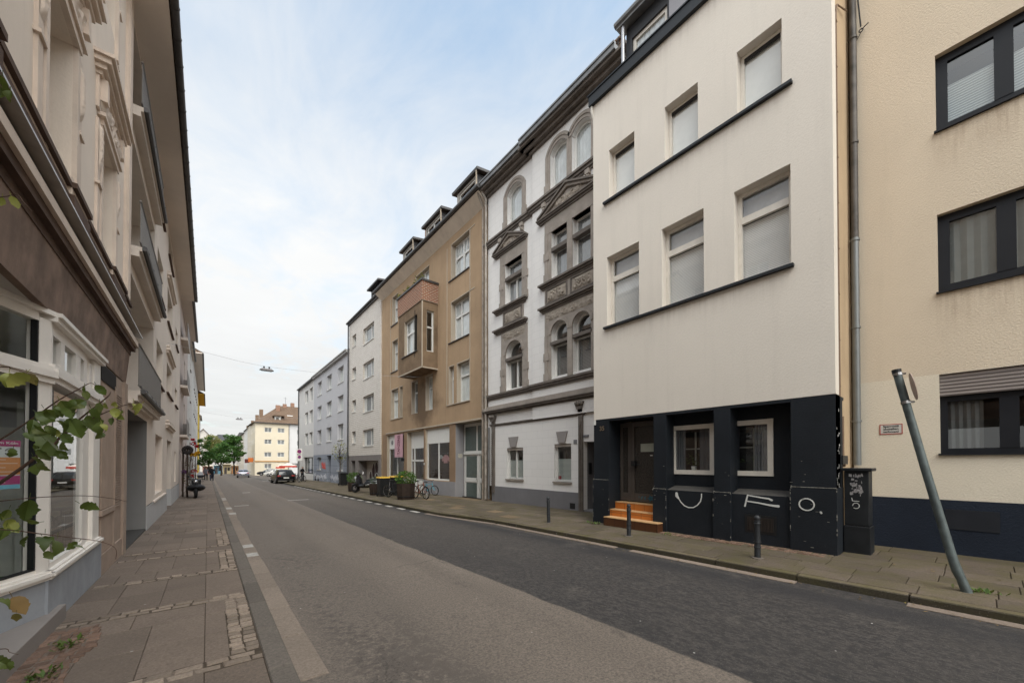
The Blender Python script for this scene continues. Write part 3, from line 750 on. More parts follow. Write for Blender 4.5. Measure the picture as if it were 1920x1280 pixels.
for i, h in enumerate(uw):
    if i < 3: wd = window(T, F, h, dict(WC, blind=ROLLER), cols=(), fw=.075, dp=.2, fill='blind')
    else: wd = window(T, F, h, dict(WC, blind=BLIND_W), rows=(.70,), fw=.08, bar=.14, dp=.2, fill=None)
    if i >= 3:
        a, b, z0, z1 = h; c = MB(); c.fbox(F, a + .06, b - .06, z0 + .05, z0 + (z1 - z0) * .66, -.31, -.29); c.make('blind', BLIND_W, wd)
        c = MB(); c.fbox(F, a + .06, b - .06, z0 + (z1 - z0) * .72, z1 - .04, -.36, -.34); c.make('sky_tone_panel', plain('grey sky tone', (.50, .49, .50), .9), wd)  # grey panel stands in for sky reflected in the upper sash
    else:
        a, b, z0, z1 = h; c = MB(); c.fbox(F, a + .075, b - .075, z1 - .16, z1 - .075, -.205, -.192); c.make('blind_box', ROOM, wd)
for z in (8.99, 5.50): sill(T, F, 2.2, 6.58, z, .085, .055, DARKTRIM)
m = MB(); m.fbox(F, 1.58, 7.06, 12.02, 12.32, -.3, .10); m.fbox(F, 1.56, 7.09, 12.30, 12.335, -.3, .125); m.make('roof_edge', DARKTRIM, T)
m = MB(); m.tube([F(6.99, 12.0, .03), F(6.99, 11.85, .03), F(6.99, 11.7, -.06), F(6.99, 11.4, -.1)], .04, 8); m.make('spout', CREAM_FRAME, T, smooth=True)
# set-back attic
G = right_front(9.0)
m = MB(); wall(m, G, 1.7, 6.12, 12.06, 13.95, [(4.92, 5.94, 12.45, 13.40)], dp=.08, back=6); at = m.make('attic', plain('dark attic cladding', (.03, .03, .033), .45, .45, .2), T)
window(T, G, (4.92, 5.94, 12.45, 13.40), dict(WC, glass=GLASS_SKY), fw=.09, dp=.06, fill='curtain')
m = MB(); m.fbox(G, 1.7, 4.86, 12.06, 13.42, 0, .02); m.make('panel', plain('grey attic panel', (.30, .29, .31), .4, .5), at)
m = MB(); m.fbox(G, 1.6, 6.30, 13.78, 13.86, -.1, .22); m.tube([G(1.6, 13.92, .20), G(6.34, 13.92, .20)], .085, 10); m.make('gutter', ZINC, at)
downpipe(T, 8.86, 6.13, 12.33, 13.9, .05, plain('light downpipe', (.42, .42, .44), .4, .5, .5))
# dark ground floor: piers, recesses, ledges
m = MB(); zb = -.2
piers = [(1.62, 2.28, 1.30), (3.35, 3.68, 1.12), (4.79, 5.11, 1.12), (6.45, 6.97, 1.28)]
for a, b, zp in piers:
    m.fbox(F, a, b, zp, 2.90, -.5, 0)
    m.fbox(F, a - .012 if a > 2 else a - .01, b + .012, zb, zp, -.48, .035)
m.fbox(F, 1.62, 6.97, 2.90, 2.955, -.6, -.002)
for a, b in ((2.292, 3.338), (3.692, 4.778)):
    m.fbox(F, a, b, zb, 1.10, -.5, -.03)
    m.add([F(a, 1.10, -.03), F(b, 1.10, -.03), F(b, 1.195, -.41), F(a, 1.195, -.41)], [[0, 1, 2, 3]], 1)
wins = [(2.68, 3.72, 1.47, 2.655), (3.83, 4.87, 1.47, 2.65)]
wall(m, F, 2.0, 5.0, 1.1, 2.95, wins, dp=.1, d=-.40)
for a, b in ((5.11, 5.2), (6.43, 6.6)): pass
m.poly([F(6.45, zb, -.5), F(6.45, 2.9, -.5), F(6.45, 2.9, -.9), F(6.45, zb, -.9)]); m.poly([F(5.09, zb, -.5), F(5.09, 2.9, -.5), F(5.09, 2.9, -.9), F(5.09, zb, -.9)])
m.poly([F(1.62, zb, 0), F(1.62, 2.955, 0), F(1.62, 2.955, -.32), F(1.62, zb, -.32)])
m.make('ground_floor', [UD, stucco('grey ledge', (.075, .070, .065), var=.3)], T)
m = MB()      # chipped corners and scuffs
r2 = random.Random(5)
for a, b, zp in piers:
    for e in (a - (.010 if a > 2 else .008), b + .010):
        z = .12
        while z < zp - .02:
            l = r2.uniform(.01, .07)
            if r2.random() < .36: m.fbox(F, e - .006, e + .006, z, z + l, .028, .0372)
            z += l + r2.uniform(.01, .06)
    m.fbox(F, a, b, zp - .004, zp + .004, -.0, .037)
    m.fbox(F, b - .008, b + .0022, zp - .03, zp + .02, -.02, .036)
for k in range(26):
    a, b, zp = piers[r2.randrange(4)]; u = r2.uniform(a, b); z = r2.uniform(.15, 2.); m.fbox(F, u, u + r2.uniform(.01, .05), z, z + r2.uniform(.004, .012), -.02, .037 if z < zp else .0025)
m.make('paint_chips', UE, T)
for i, h in enumerate(wins):
    a, b, z0, z1 = h
    wd = window(T, F, (a, b, z0, z1, 0, .38), dict(WC, glass=GLASS, curtain=plain('dim curtain', (.11, .11, .12), .9)), fw=.105, dp=.38, fth=.09, fill='drapes')
    m = MB(); c = (a + b) / 2 + (.08 if i else -.05)
    m.tube([F(c, z0 + .1, -.75), F(c, z1 - .15, -.75)], .022, 6); m.tube([F(a + .1, z0 + .62, -.75), F(b - .1, z0 + .62, -.75)], .014, 6); m.make('inner_bar', WHITE_FRAME, wd)
    # potted plant behind the pane
for (u, h0, hh) in ((4.38, 1.575, .34), (2.9, 1.575, .5)):
    t_ = thing('potted_plant', 'small green plant in a white pot behind the ' + ('window next to the door' if u > 4 else 'window above the vent grille'), 'plant', (9.14, u, h0))
    m = MB(); m.lathe((9.14, u, h0), [(.045, 0), (.06, .09), (.055, .09), (.045, .02)], 12); m.make('pot', WHITE, t_, smooth=True)
    m = MB()
    for k in range(90):
        a = r2.uniform(0, 6.3); e = r2.uniform(.15, 1.4); q = r2.uniform(.3, 1) * hh; c = Vector((9.14 + .6 * q * math.cos(a) * math.cos(e) * .5, u + q * math.sin(a) * math.cos(e), h0 + .08 + q * math.sin(e)))
        d = Vector((math.cos(a), math.sin(a), .3)).normalized() * .035; s_ = Vector((-d.y, d.x, .01)) * .5; m.poly([c - d, c + s_, c + d, c - s_])
    m.make('leaves', LEAF, t_)
# door, steps
m = MB()
for a, b in ((6.36, 6.43), (6.06, 6.18), (5.98, 6.055), (5.11, 5.19)): m.fbox(F, a, b, .70, 2.86, -.56, -.49)
for a, b in ((5.19, 5.98), (6.18, 6.36)): m.fbox(F, a, b, 2.74, 2.86, -.56, -.49); m.fbox(F, a, b, .70, .92, -.56, -.50)
d_ = m.make('door', BRONZE, T)
m = MB(); m.fbox(F, 5.19, 5.98, .92, 2.74, -.535, -.525); m.fbox(F, 6.18, 6.36, .92, 2.74, -.535, -.525)
rg, t2 = nt('ribbed dark door glass'); c2 = objco(t2); n2_ = noise(t2, c2, 38, 2); finish(t2, mixc(t2, ramp(t2, n2_.outputs[0], .35, .65), (.018, .016, .014), (.055, .048, .042)), .25, .6, 0, n2_.outputs[0], .6, .01)
m.make('pane', rg, d_)
m = MB(); m.fbox(F, 5.13, 5.80, 2.04, 2.26, -.523, -.515); nb = m.make('notice', plain('pale paper notice', (.36, .37, .31), .8, .2, var=.1), d_)
m = MB(); m.fbox(F, 5.45, 5.52, 1.93, 1.955, -.523, -.515); m.make('bell_label', WHITE, d_)
m = MB(); m.fbox(F, 5.90, 6.02, 1.66, 1.80, -.49, -.38); m.tube([F(5.88, 1.72, -.43), F(5.76, 1.70, -.40)], .014, 8); m.make('handle', BLACK, d_, bevel=.01)
m = MB(); rr = random.Random(2)
for k in range(7):
    u = 5.24 + k * .10; pts = [(u + rr.uniform(-.04, .05), .78 + rr.uniform(-.04, .07)) for _ in range(4)]; ribbon(m, F, pts, .006, -.499, -.497)
for k in range(5): a = k * 2.513; ribbon(m, F, [(5.50 + .075 * math.cos(a), .81 + .075 * math.sin(a)), (5.50 + .075 * math.cos(a + 2.513), .81 + .075 * math.sin(a + 2.513))], .012, -.499, -.496)
m.make('scribble', plain('blue marker', (.04, .16, .22), .6), d_)
m = MB(); m.box(9.12, 9.18, 6.445, 6.449, 1.55, 2.05); m.box(9.10, 9.16, 6.436, 6.446, 1.62, 1.80); m.make('bell_panel', plain('scratched bell plate', (.16, .15, .15), .5, .5, .3, var=.6, scale=20), T)
STEPT = bricked('orange stair tiles', (.50, .17, .038), (.43, .135, .028), (.12, .055, .025), .30, .40, .006, .35, offset=0, bstr=.3)
STEPD = bricked('brown stair tiles', (.085, .035, .016), (.07, .028, .014), (.03, .015, .01), .30, .40, .006, .4, offset=0, bstr=.3)
NOSE = plain('pale stair nosing', (.55, .34, .17), .45, .4, var=.15)
m = MB()
def stair(x0, x1, y0, y1, z0, z1, mi):
    m.box(x0, x1, y0, y1, z0, z1 - .02, mi); m.box(x0 - .008, x1, y0, y1, z1 - .02, z1, 2)
stair(8.32, 8.62, 4.86, 6.42, .0, .305, 1); stair(8.62, 8.86, 5.112, 6.444, .1, .485, 0); stair(8.86, 9.16, 5.113, 6.443, .1, .675, 0)
m.make('steps', [STEPT, STEPD, NOSE], T)
# marks
m = MB()
ribbon(m, F, [(4.545, 1.03), (4.54, .97), (4.50, .92)], [.028, .034, .022], -.031, -.027)
ribbon(m, F, [(4.50, .92), (4.44, .83), (4.36, .755), (4.26, .72), (4.15, .73), (4.06, .79), (3.99, .88), (3.965, .98), (3.965, 1.05)], .011, -.031, -.0275)
m.cut(); ribbon(m, F, [(3.035, 1.085), (3.06, .98), (3.085, .86)], .015, -.031, -.027); ribbon(m, F, [(3.03, 1.085), (2.85, 1.06), (2.66, 1.04), (2.61, 1.015)], [.010, .013, .016, .020], -.031, -.0275)
ribbon(m, F, [(3.06, .965), (2.85, .945), (2.65, .915), (2.50, .905)], [.012, .013, .017, .024], -.031, -.0275)
m.cut(); ribbon(m, F, [(2.04 + .112 * math.cos(k * math.pi / 9 + 1), .985 + .108 * math.sin(k * math.pi / 9 + 1)) for k in range(19)], .0105, .034, .0385); m.cut(); ribbon(m, F, [(1.835, .865), (1.828, .85)], .016, .034, .0385)
m.make_each('graffiti', WHITEPAINT, T)
m = MB()
for k in range(22):
    z = r2.uniform(1.2, 2.75); d = r2.uniform(-.27, -.05); l = r2.uniform(.02, .07); a = r2.uniform(-1, 1)
    m.hexa([(8.6 - d, 1.6175, z), (8.6 - d + .012, 1.6175, z), (8.6 - d + .012, 1.621, z), (8.6 - d, 1.621, z), (8.6 - d + a * .05, 1.6175, z + l), (8.6 - d + .012 + a * .05, 1.6175, z + l), (8.6 - d + .012 + a * .05, 1.621, z + l), (8.6 - d + a * .05, 1.621, z + l)])
m.make('tags', WHITEPAINT, T)
m = MB(); m.fbox(F, 2.53, 3.09, .33, .70, -.035, -.026); vf = m.make('vent_grille', BLACK, T)
m = MB()
for k in range(19): m.fbox(F, 2.585 + k * .0245, 2.594 + k * .0245, .38, .65, -.026, -.012)
m.make('vent_bars', plain('rusty vent', (.035, .025, .02), .7), vf)
m = MB(); m.lathe((0, 0, 0), [(.06, 0), (.06, .006)], 12)
lettering(T, '35', F(6.68, 2.70, .012), (0, -1, 0), (0, 0, 1), .17, plain('worn brass numerals', (.20, .15, .10), .5, .4, .4), 'house_number', bold=.004)
m = MB(); m.fbox(F, 6.90, 6.97, 2.82, 2.955, .0, .02); m.make('white_patch', WHITE, T)
# cables and thin pipe on the party wall
m = MB()
for X, z0, z1 in ((8.98, 2.9, 10.2), (9.06, 1.9, 10.1)):
    m.tube([(X, 1.645, z0), (X, 1.645, z1)], .013, 6)
    z = z0 + .4
    while z < z1: m.box(X - .03, X + .03, 1.63, 1.658, z, z + .015); z += .85
m.tube([(9.06, 1.645, 10.1), (9.15, 1.645, 10.35), (9.7, 1.60, 10.6)], .013, 6)
m.tube([(9.12, 1.63, 2.6), (9.12, 1.63, 1.75), (9.2, 1.62, 1.7)], .03, 8); m.make('cables', plain('brown cable', (.20, .13, .085), .6), T)
m = MB(); m.box(9.0, 9.4, 1.60, 1.66, 1.72, 1.88); m.make('meter_box', BLACK, T)

# ---------------------------------------------------------------- ornate white house
F = right_front(10.1); FR = right_front(10.02)
OW = bricked('white painted blocks', (.79, .768, .75), (.77, .748, .73), (.67, .65, .635), .62, .30, .006, .85, bstr=.28, dirt=.06, bdist=.006)
OT = stucco('grey brown stone trim', (.335, .293, .258), .8, var=.2, scale=3, grain=45, bstr=.25, streak=.15)
OC = stucco('dark grey cornice', (.165, .142, .125), .75, var=.3, scale=3, grain=45, bstr=.3, streak=.2)
OR_ = stucco('pale carved relief', (.36, .31, .26), .85, var=.3, scale=10, streak=0)
OG = stucco('grey plinth paint', (.185, .180, .190), .8, var=.12, streak=.2)
T = thing('ornate_house', 'white block-fronted house with grey brown carved window surrounds and pediments', 'house', (10.1, 11, 0))
H4L = (11.91, 12.90, 11.95, 13.62, .28); H4R1 = (9.29, 10.16, 11.95, 13.62, .26); H4R2 = (8.20, 9.07, 11.95, 13.62, .26)
H3L = (11.91, 13.05, 8.52, 10.40); H3R1 = (9.29, 10.10, 8.62, 10.40); H3R2 = (8.22, 9.04, 8.62, 10.40)
H2L = (11.88, 12.98, 4.90, 6.93, .52); H2R1 = (9.28, 10.11, 4.93, 6.95, .41); H2R2 = (8.22, 9.04, 4.93, 6.95, .41)
H1 = (11.85, 12.95, 1.05, 2.38); H1b = (9.21, 10.06, 1.05, 2.44); HD = (7.4, 8.64, -.2, 2.47)
m = MB(); wall(m, F, 11.18, 14.36, 3.46, 14.03, [H4L, H3L, H2L], dp=.24, back=9); wall(m, FR, 6.98, 11.18, 3.46, 14.03, [H4R1, H4R2, H3R1, H3R2, H2R1, H2R2], dp=.30, back=9)
wall(m, F, 6.98, 14.36, .70, 3.46, [H1, H1b, HD], dp=.2, back=9)
m.make('wall', OW, T)
m = MB(); m.fbox(F, 8.66, 14.0, -.3, .70, -.3, .03); m.make('plinth', OG, T)
m = MB(); m.fbox(F, 9.0, 9.25, .12, .32, .02, .034); m.make('vent_hole', BLACK, T)
# surrounds
m = MB(); dk = MB(); rl = MB()
def cuts():
    for q_ in (m, dk, rl): q_.cut()
def strip(Fm, a, b, z0, z1, d=.05): m.fbox(Fm, a, b, z0, z1, -.22, d)
def archring(Fm, a, b, zs, rise, w, d, mi=None):
    o = arcpts(a - w, b + w, zs, rise + w, 16); i = arcpts(a, b, zs, rise, 16)
    for k in range(16): m.fprism(Fm, [i[k], i[k + 1], o[k + 1], o[k]], -.22, d)
for Fm, H in ((F, H4L), (FR, H4R1), (FR, H4R2)):
    a, b, z0, z1, ri = H; cuts()
    for u, v, d in ((a - .24, a - .12, .05), (a - .12, a - .005, .03), (b + .005, b + .12, .03), (b + .12, b + .24, .05)):
        if H is H4R2 and v > 9.1: v = min(v, 9.29); 
        if H is H4R1 and u < 9.2: continue
        if v - u > .02: strip(Fm, u, v, z0, z1 - ri, d)
    archring(Fm, a - .005, b + .005, z1 - ri, ri + .005, .12, .03); archring(Fm, a - .12, b + .12, z1 - ri, ri + .12, .11, .055)
    strip(Fm, a - (.20 if H is H4R1 else .30), a - .02, z0, z0 + .35, .06)
    if H is not H4R2: strip(Fm, b + .02, b + .30, z0, z0 + .35, .06)
def surround(Fm, a, b, z0, z1, w=.34):
    cuts()
    for u, v, d in ((a - w, a - w * .55, .05), (a - w * .55, a - .005, .03), (b + .005, b + w * .55, .03), (b + w * .55, b + w, .05)): strip(Fm, u, v, z0, z1, d)
    for z in (z0, z0 + (z1 - z0) * .45):
        for u, v in ((a - w - .05, a - w * .3), (b + w * .3, b + w + .05)): strip(Fm, u, v, z, z + .3, .058)
surround(F, 11.91, 13.05, 8.5, 10.40); surround(FR, 8.22, 10.10, 8.6, 10.40)
surround(F, 11.88, 12.98, 4.82, 6.41); surround(FR, 8.22, 10.11, 4.82, 6.54)
strip(FR, 9.045, 9.285, 8.6, 10.40, .045); strip(FR, 9.045, 9.275, 4.85, 6.6, .045)
for Fm, a, b, z in ((F, 11.57, 13.39, 10.40), (FR, 7.88, 10.44, 10.40)): strip(Fm, a, b, z, z + .50, .04)
# arches of the first floor sit in a carved spandrel
for Fm, H in ((F, H2L), (FR, H2R1), (FR, H2R2)):
    a, b, z0, z1, ri = H; archring(Fm, a - .006, b + .006, z1 - ri, ri + .006, .10, .06)
for Fm, a, b, z0, z1, hs in ((F, 11.55, 13.32, 6.41, 7.45, [H2L]), (FR, 7.9, 10.45, 6.54, 7.45, [H2R1, H2R2])):
    wall(m, Fm, a, b, z0, z1, [(h[0] - .012, h[1] + .012, z0, h[3] + .012, h[3] + .012 - z0) for h in hs], dp=.025, d=.03)
    for s_ in (a, b): m.poly([Fm(s_, z0, .03), Fm(s_, z1, .03), Fm(s_, z1, -.05), Fm(s_, z0, -.05)])
cuts(); relief(rl, F, 11.7, 13.2, 7.05, 7.40, .032, .05, 3, 40, 12); cuts(); relief(rl, FR, 7.95, 10.4, 7.08, 7.40, .032, .05, 4, 60, 12)
# panels between the floors
for Fm, a, b, n, sd in ((F, 11.8, 13.2, 1, 8), (FR, 7.95, 10.45, 2, 9)):
    strip(Fm, a, b, 7.70, 8.34, .03)
    cuts()
    for k in range(n):
        rl.cut(); u = a + (b - a) * (k + .06) / n; v = a + (b - a) * (k + .94) / n
        relief(rl, Fm, u + .08, v - .08, 7.80, 8.22, .034, .07, sd + k, 44, 14)
        for p, q in (((u, 7.74), (v, 7.74)), ((u, 8.25), (v, 8.25))): dk.fslant(Fm, p, q, .04, 0, .06)
        for p in (u, v - .05): dk.fbox(Fm, p, p + .05, 7.78, 8.25, 0, .058)
# cornices
for Fm, a, b, z in ((F, 11.62, 13.72, 8.34), (F, 11.62, 13.72, 7.45), (FR, 7.9, 10.62, 8.34), (FR, 7.9, 10.62, 7.45)):
    cuts(); dk.cornice(Fm, a + .1, b - .1, [(z, z + .07, .06), (z + .07, z + .13, .12), (z + .13, z + .2, .18)])
for Fm, a, b in ((F, 11.18, 14.40), (FR, 6.98, 11.24)):
    cuts(); dk.cornice(Fm, a + (.0), b, [(11.66, 11.74, .05), (11.74, 11.84, .10), (11.84, 11.92, .15)])
    cuts(); dk.cornice(Fm, a, b, [(4.60, 4.66, .05), (4.66, 4.74, .09), (4.74, 4.82, .13)])
cuts(); dk.cornice(F, 6.98, 14.36, [(3.93, 4.0, .10), (4.0, 4.07, .18), (4.07, 4.10, .22)])
m.cornice(F, 6.98, 14.36, [(4.10, 4.24, .16), (4.24, 4.30, .10)])
cuts(); dk.cornice(F, 8.6, 14.1, [(3.39, 3.44, .03), (3.44, 3.49, .06)])
# pediments
def pediment(Fm, a, b, zb, za, sd):
    c = (a + b) / 2; cuts()
    dk.cornice(Fm, a + .1, b - .1, [(zb, zb + .07, .08), (zb + .07, zb + .13, .14), (zb + .13, zb + .18, .18)])
    m.fprism(Fm, [(a + .25, zb + .18), (b - .25, zb + .18), (c, za - .15)], 0, .05)
    relief(rl, Fm, c - (b - a) * .22, c + (b - a) * .22, zb + .19, zb + .19 + (za - zb) * .42, .052, .07, sd, 30, 12)
    for p in ((a, zb + .18), (b, zb + .18)):
        dk.fslant(Fm, p, (c, za), .07, 0, .20); m.fslant(Fm, (p[0] + (.14 if p[0] < c else -.14), p[1] - .02), (c, za - .11), .12, 0, .13)
pediment(F, 11.6, 13.76, 10.90, 11.58, 21); pediment(FR, 7.75, 10.72, 10.90, 11.72, 22)
m.make_each('stone_surround', OT, T); rl.make_each('carved_relief', OR_, T, smooth=True)
dk.make_each('cornice', OC, T)
m = MB()
for Fm, u in ((F, 13.34), (F, 11.87), (FR, 10.45), (FR, 8.3)):
    m.cut(); m.fbox(Fm, u - .09, u + .09, 11.5, 11.66, 0, .13); m.fbox(Fm, u - .07, u + .07, 11.34, 11.5, 0, .09); m.ball(Fm(u, 11.42, .09), .06, 8); m.fbox(Fm, u - .05, u + .05, 11.24, 11.34, 0, .05)
m.make_each('bracket', OT, T)
m = MB()
for s_, e in ((8.73, -.16), (13.88, .4)):
    m.cut(); m.fbox(F, s_ - .09, s_ + .09, e, 3.39, 0, .07); m.fbox(F, s_ - .045, s_ + .045, e + .2, 3.2, .07, .10)
    z = e + .3
    while z < 3.1: m.fbox(F, s_ - .04, s_ + .04, z, z + .05, .10, .125); z += .10
    m.fbox(F, s_ - .1, s_ + .1, 3.5, 3.6, 0, .08); m.fprism(F, [(s_ - .10, 3.60), (s_ + .10, 3.60), (s_ + .21, 3.86), (s_ - .21, 3.86)], 0, .15)
    for k in (-1, 0, 1): m.ball(F(s_ + k * .11, 3.80, .14), .075, 8, q=(1, 1, 1.2))
m.make_each('pilaster', OC, T)
for a, b, z in ((12.15, 12.78, 2.42), (9.36, 9.92, 2.47)):
    m = MB(); m.fprism(F, [(a + .13, z), (b - .13, z), (b, z + .42), (a, z + .42)], 0, .05); m.make('keystone', stucco('grey keystone', (.30, .275, .265), streak=.1), T)
# windows
for H, Fm, k, r_, c_ in ((H4L, F, dict(WS, curtain=NET), (), ()), (H4R1, FR, WS, (), ()), (H4R2, FR, WS, (), ())):
    window(T, Fm, H, k, rows=r_, cols=c_, dp=.16, fw=.08)
for H, Fm in ((H3L, F), (H3R1, FR), (H3R2, FR)): window(T, Fm, H, dict(W, glass=GLASS_SKY, curtain=GREYNET), rows=(.62,), cols=(.5,) if H is H3L else (), split='low', bar=.09, dp=.2, fw=.075)
for H, Fm in ((H2L, F), (H2R1, FR), (H2R2, FR)):
    wd = window(T, Fm, H, dict(WG, glass=GLASS_SKY), rows=(.60,), cols=(.5,) if H is H2L else (), split='low', bar=.09, dp=.2, fw=.075, fill=None)
    if H is not H2L:
        a, b, z0, z1 = H[:4]; c = MB(); c.fbox(Fm, a + .05, b - .05, z0 + .05, z0 + (z1 - z0) * .58, -.31, -.29); c.make('blind', BLIND_G, wd)
m = MB()
for H, Fm in ((H3L, F), (H3R1, FR), (H3R2, FR)): m.cut(); m.fbox(Fm, H[0] + .003, H[1] - .003, 9.66, 9.80, -.2, .02)
for H, Fm in ((H2L, F), (H2R1, FR), (H2R2, FR)): m.cut(); m.fbox(Fm, H[0] - .04, H[1] + .04, 6.14, 6.26, -.2, .03)
m.make_each('transom', OC, T)
for h, c_ in ((H1, (.5,)), (H1b, ())):
    window(T, F, h, dict(W, blind=BLIND_L), cols=c_, dp=.12, fw=.075, fill='half'); sill(T, F, h[0] - .04, h[1] + .04, h[2], .06, .05, OT)
    b_ = MB(); b_.fbox(F, h[0] + .003, h[1] - .003, h[3] - .11, h[3] - .004, -.12, -.02); b_.make('shutter_box', OT, T)
m = MB(); m.fbox(F, 9.85, 9.98, 1.14, 1.26, -.17, -.155); m.make('sticker', plain('red window sticker', (.30, .04, .05), .6), T)
m = MB(); m.fbox(F, 8.93, 9.08, 2.42, 2.56, 0, .02); m.make('number_plate', plain('grey number plate', (.20, .20, .21), .5), T)
m = MB(); m.fbox(F, 8.40, 8.63, 2.62, 2.70, 0, .03); m.fbox(F, 7.5, 8.64, -.2, .13, -.9, .0); m.make('door_step', OG, T)
m = MB(); m.poly([F(8.64, .1, -.2), F(8.64, 2.47, -.2), F(8.64, 2.47, -.85), F(8.64, .1, -.85)]); m.poly([F(7.4, 2.47, -.2), F(8.64, 2.47, -.2), F(8.64, 2.47, -.85), F(7.4, 2.47, -.85)]); m.make('door_reveal', OG, T)
m = MB(); m.fbox(F, 7.4, 8.64, .13, 2.47, -.9, -.84); m.make('door', plain('dark entrance door', (.05, .045, .04), .5), T)
m = MB(); m.box(10.36, 10.50, 8.60, 8.636, 1.35, 1.75); m.make('intercom', BLACK, T, bevel=.006)
# eaves, gutter, roof
m = MB(); m.cornice(F, 11.18, 14.36, [(14.03, 14.13, .10), (14.13, 14.25, .25), (14.25, 14.34, .42)]); m.cornice(FR, 6.98, 11.18, [(14.03, 14.13, .10), (14.13, 14.25, .25), (14.25, 14.34, .42)]); m.make('eaves', OC, T)
m = MB()
for Fm, a, b in ((F, 11.0, 14.62), (FR, 6.9, 11.45)): m.fbox(Fm, a, b, 14.34, 14.5, .1, .50); m.fbox(Fm, a, b, 14.50, 14.56, .42, .53)
m.make('gutter', ZINC, T)
m = MB(); m.hexa([(9.6, 6.9, 14.36), (19, 6.9, 14.36), (19, 14.5, 14.36), (9.6, 14.5, 14.36), (11.0, 6.9, 15.4), (14, 6.9, 17.0), (14, 14.5, 17.0), (11.0, 14.5, 15.4)]); m.make('roof', SLATE, T)
m = MB(); m.box(11.2, 11.75, 7.85, 8.45, 15.2, 16.62); m.box(11.14, 11.8, 7.8, 8.5, 16.62, 16.72); m.make('chimney', BRICK_Y, T)
m = MB()
for k in range(5): m.tube([(11.1, 7.75 + k * .15, 15.2), (11.12, 7.75 + k * .15, 16.7)], .012, 5)
for k in range(7): m.tube([(11.12, 7.72, 15.3 + k * .22), (11.12, 8.4, 15.3 + k * .22)], .010, 5)
m.make('ladder', IRON, T)
downpipe(T, 9.98, 14.36, .1, 13.9, .055, plain('old cream downpipe', (.34, .30, .26), .6, var=.35, scale=4), (2.2, 5., 8., 11.), top=[(9.98, 14.36, 13.95), (9.75, 14.40, 14.3)])
downpipe(T, 9.97, 14.12, .1, 3.35, .05, ZINC, (1.1, 2.4))
# ---------------------------------------------------------------- brown house with the brick-topped bay
F = right_front(10.1)
def brownmat():
    m, t = nt('brown render'); co = objco(t); s = N(t, 'ShaderNodeSeparateXYZ'); t.links.new(co, s.inputs[0])
    c = (.42, .295, .188)
    col = mixc(t, ramp(t, noise(t, co, .8, 6, .6).outputs[0], .3, .7), sc(c, .86), sc(c, 1.06))
    st = noise(t, mapped(t, co, (2.5, 2.5, .18)), 1.6, 5, .65).outputs[0]
    col = mixc(t, ramp(t, st, .52, .78, 0, .28), col, (.13, .08, .05))
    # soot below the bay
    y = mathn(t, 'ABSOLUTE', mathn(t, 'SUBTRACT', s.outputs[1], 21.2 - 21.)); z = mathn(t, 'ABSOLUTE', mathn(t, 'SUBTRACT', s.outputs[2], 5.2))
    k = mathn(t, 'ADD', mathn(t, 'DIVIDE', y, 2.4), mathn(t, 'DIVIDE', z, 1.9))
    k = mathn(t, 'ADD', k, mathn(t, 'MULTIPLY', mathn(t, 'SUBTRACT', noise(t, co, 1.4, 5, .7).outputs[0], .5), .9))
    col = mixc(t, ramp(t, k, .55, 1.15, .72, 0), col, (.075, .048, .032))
    g = noise(t, co, 30, 3, .6).outputs[0]
    col = mixc(t, ramp(t, g, .3, .7, .16, 0), col, sc(c, .5))
    finish(t, col, .9, .2, 0, g, .6, .015); return m
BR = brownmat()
BRP = stucco('brown pier render', (.29, .195, .125), var=.2, grain=30, bstr=.5)
EDGE = stucco('pale render edging', (.46, .39, .31), var=.12, streak=.1)
GREYW = stucco('grey painted wall', (.30, .29, .30), var=.1, streak=.1)
T = thing('brown_house', 'ochre brown rendered house with a brick-topped bay and white shop fronts', 'house', (10.1, 21, 0))
hs = dict(r4=(15.98, 17.75, 11.50, 13.38), r3=(15.98, 17.75, 8.16, 10.28), r2a=(17.5, 17.98, 4.86, 6.88), r2b=(15.95, 17.12, 4.86, 6.88), ma=(21.92, 22.75, 4.83, 6.85), mb=(19.92, 20.75, 4.83, 6.85),
          l4=(25.12, 26.05, 11.40, 13.38), l3=(25.10, 26.05, 8.10, 10.25), l2a=(25.0, 26.2, 4.80, 6.85), l2b=(24.24, 24.72, 4.80, 6.85), m4=(20.4, 22.2, 11.1, 13.38))
GZ0, GZ1 = -.4, 3.84
shops = [(24.0, 27.02, .70, 3.72, 0, .20), (21.05, 23.50, -.1, 3.72, 0, .35), (17.95, 20.80, .76, 3.72, 0, .15), (14.75, 17.30, -.4, 3.80, 0, .5)]
m = MB(); wall(m, F, 14.46, 28.14, 3.84, 13.86, hs.values(), dp=.24, back=9, ri=1); wall(m, F, 14.46, 28.14, GZ0, 3.84, shops, dp=.3, back=9, mi=0, ri=1)
m.make('wall', [BR, EDGE], T)
m = MB()
for h in hs.values():       # pale edging round the openings
    a, b, z0, z1 = h; e = .05
    m.fbox(F, a - e - (.45 if b - a > 1.5 and z0 > 8 and b < 18 else .0), b + e, z1, z1 + e, 0, .02); m.fbox(F, b, b + e, z0, z1, 0, .018)
m.fbox(F, 18.2, 18.25, 4.8, 13.4, 0, .02); m.fbox(F, 15.88, 15.93, 4.8, 13.4, 0, .02); m.fbox(F, 26.4, 26.45, 4.8, 13.4, 0, .02)
m.fbox(F, 14.6, 27.2, 3.80, 3.88, 0, .05); m.fbox(F, 14.46, 14.54, 3.9, 13.7, 0, .02)
m.fbox(F, 14.46, 14.74, 0, 3.8, 0, .012); m.make('edging', EDGE, T)
m = MB()
for a, b in ((27.04, 27.9), (23.52, 23.98), (20.82, 21.03), (17.32, 17.93)): m.fbox(F, a, b, .74, 3.79, 0, .012); m.cut()
m.make_each('pier', BRP, T)
m = MB(); m.fbox(F, 23.52, 28.14, -.4, .68, 0, .03); m.make('plinth', GREYW, T)
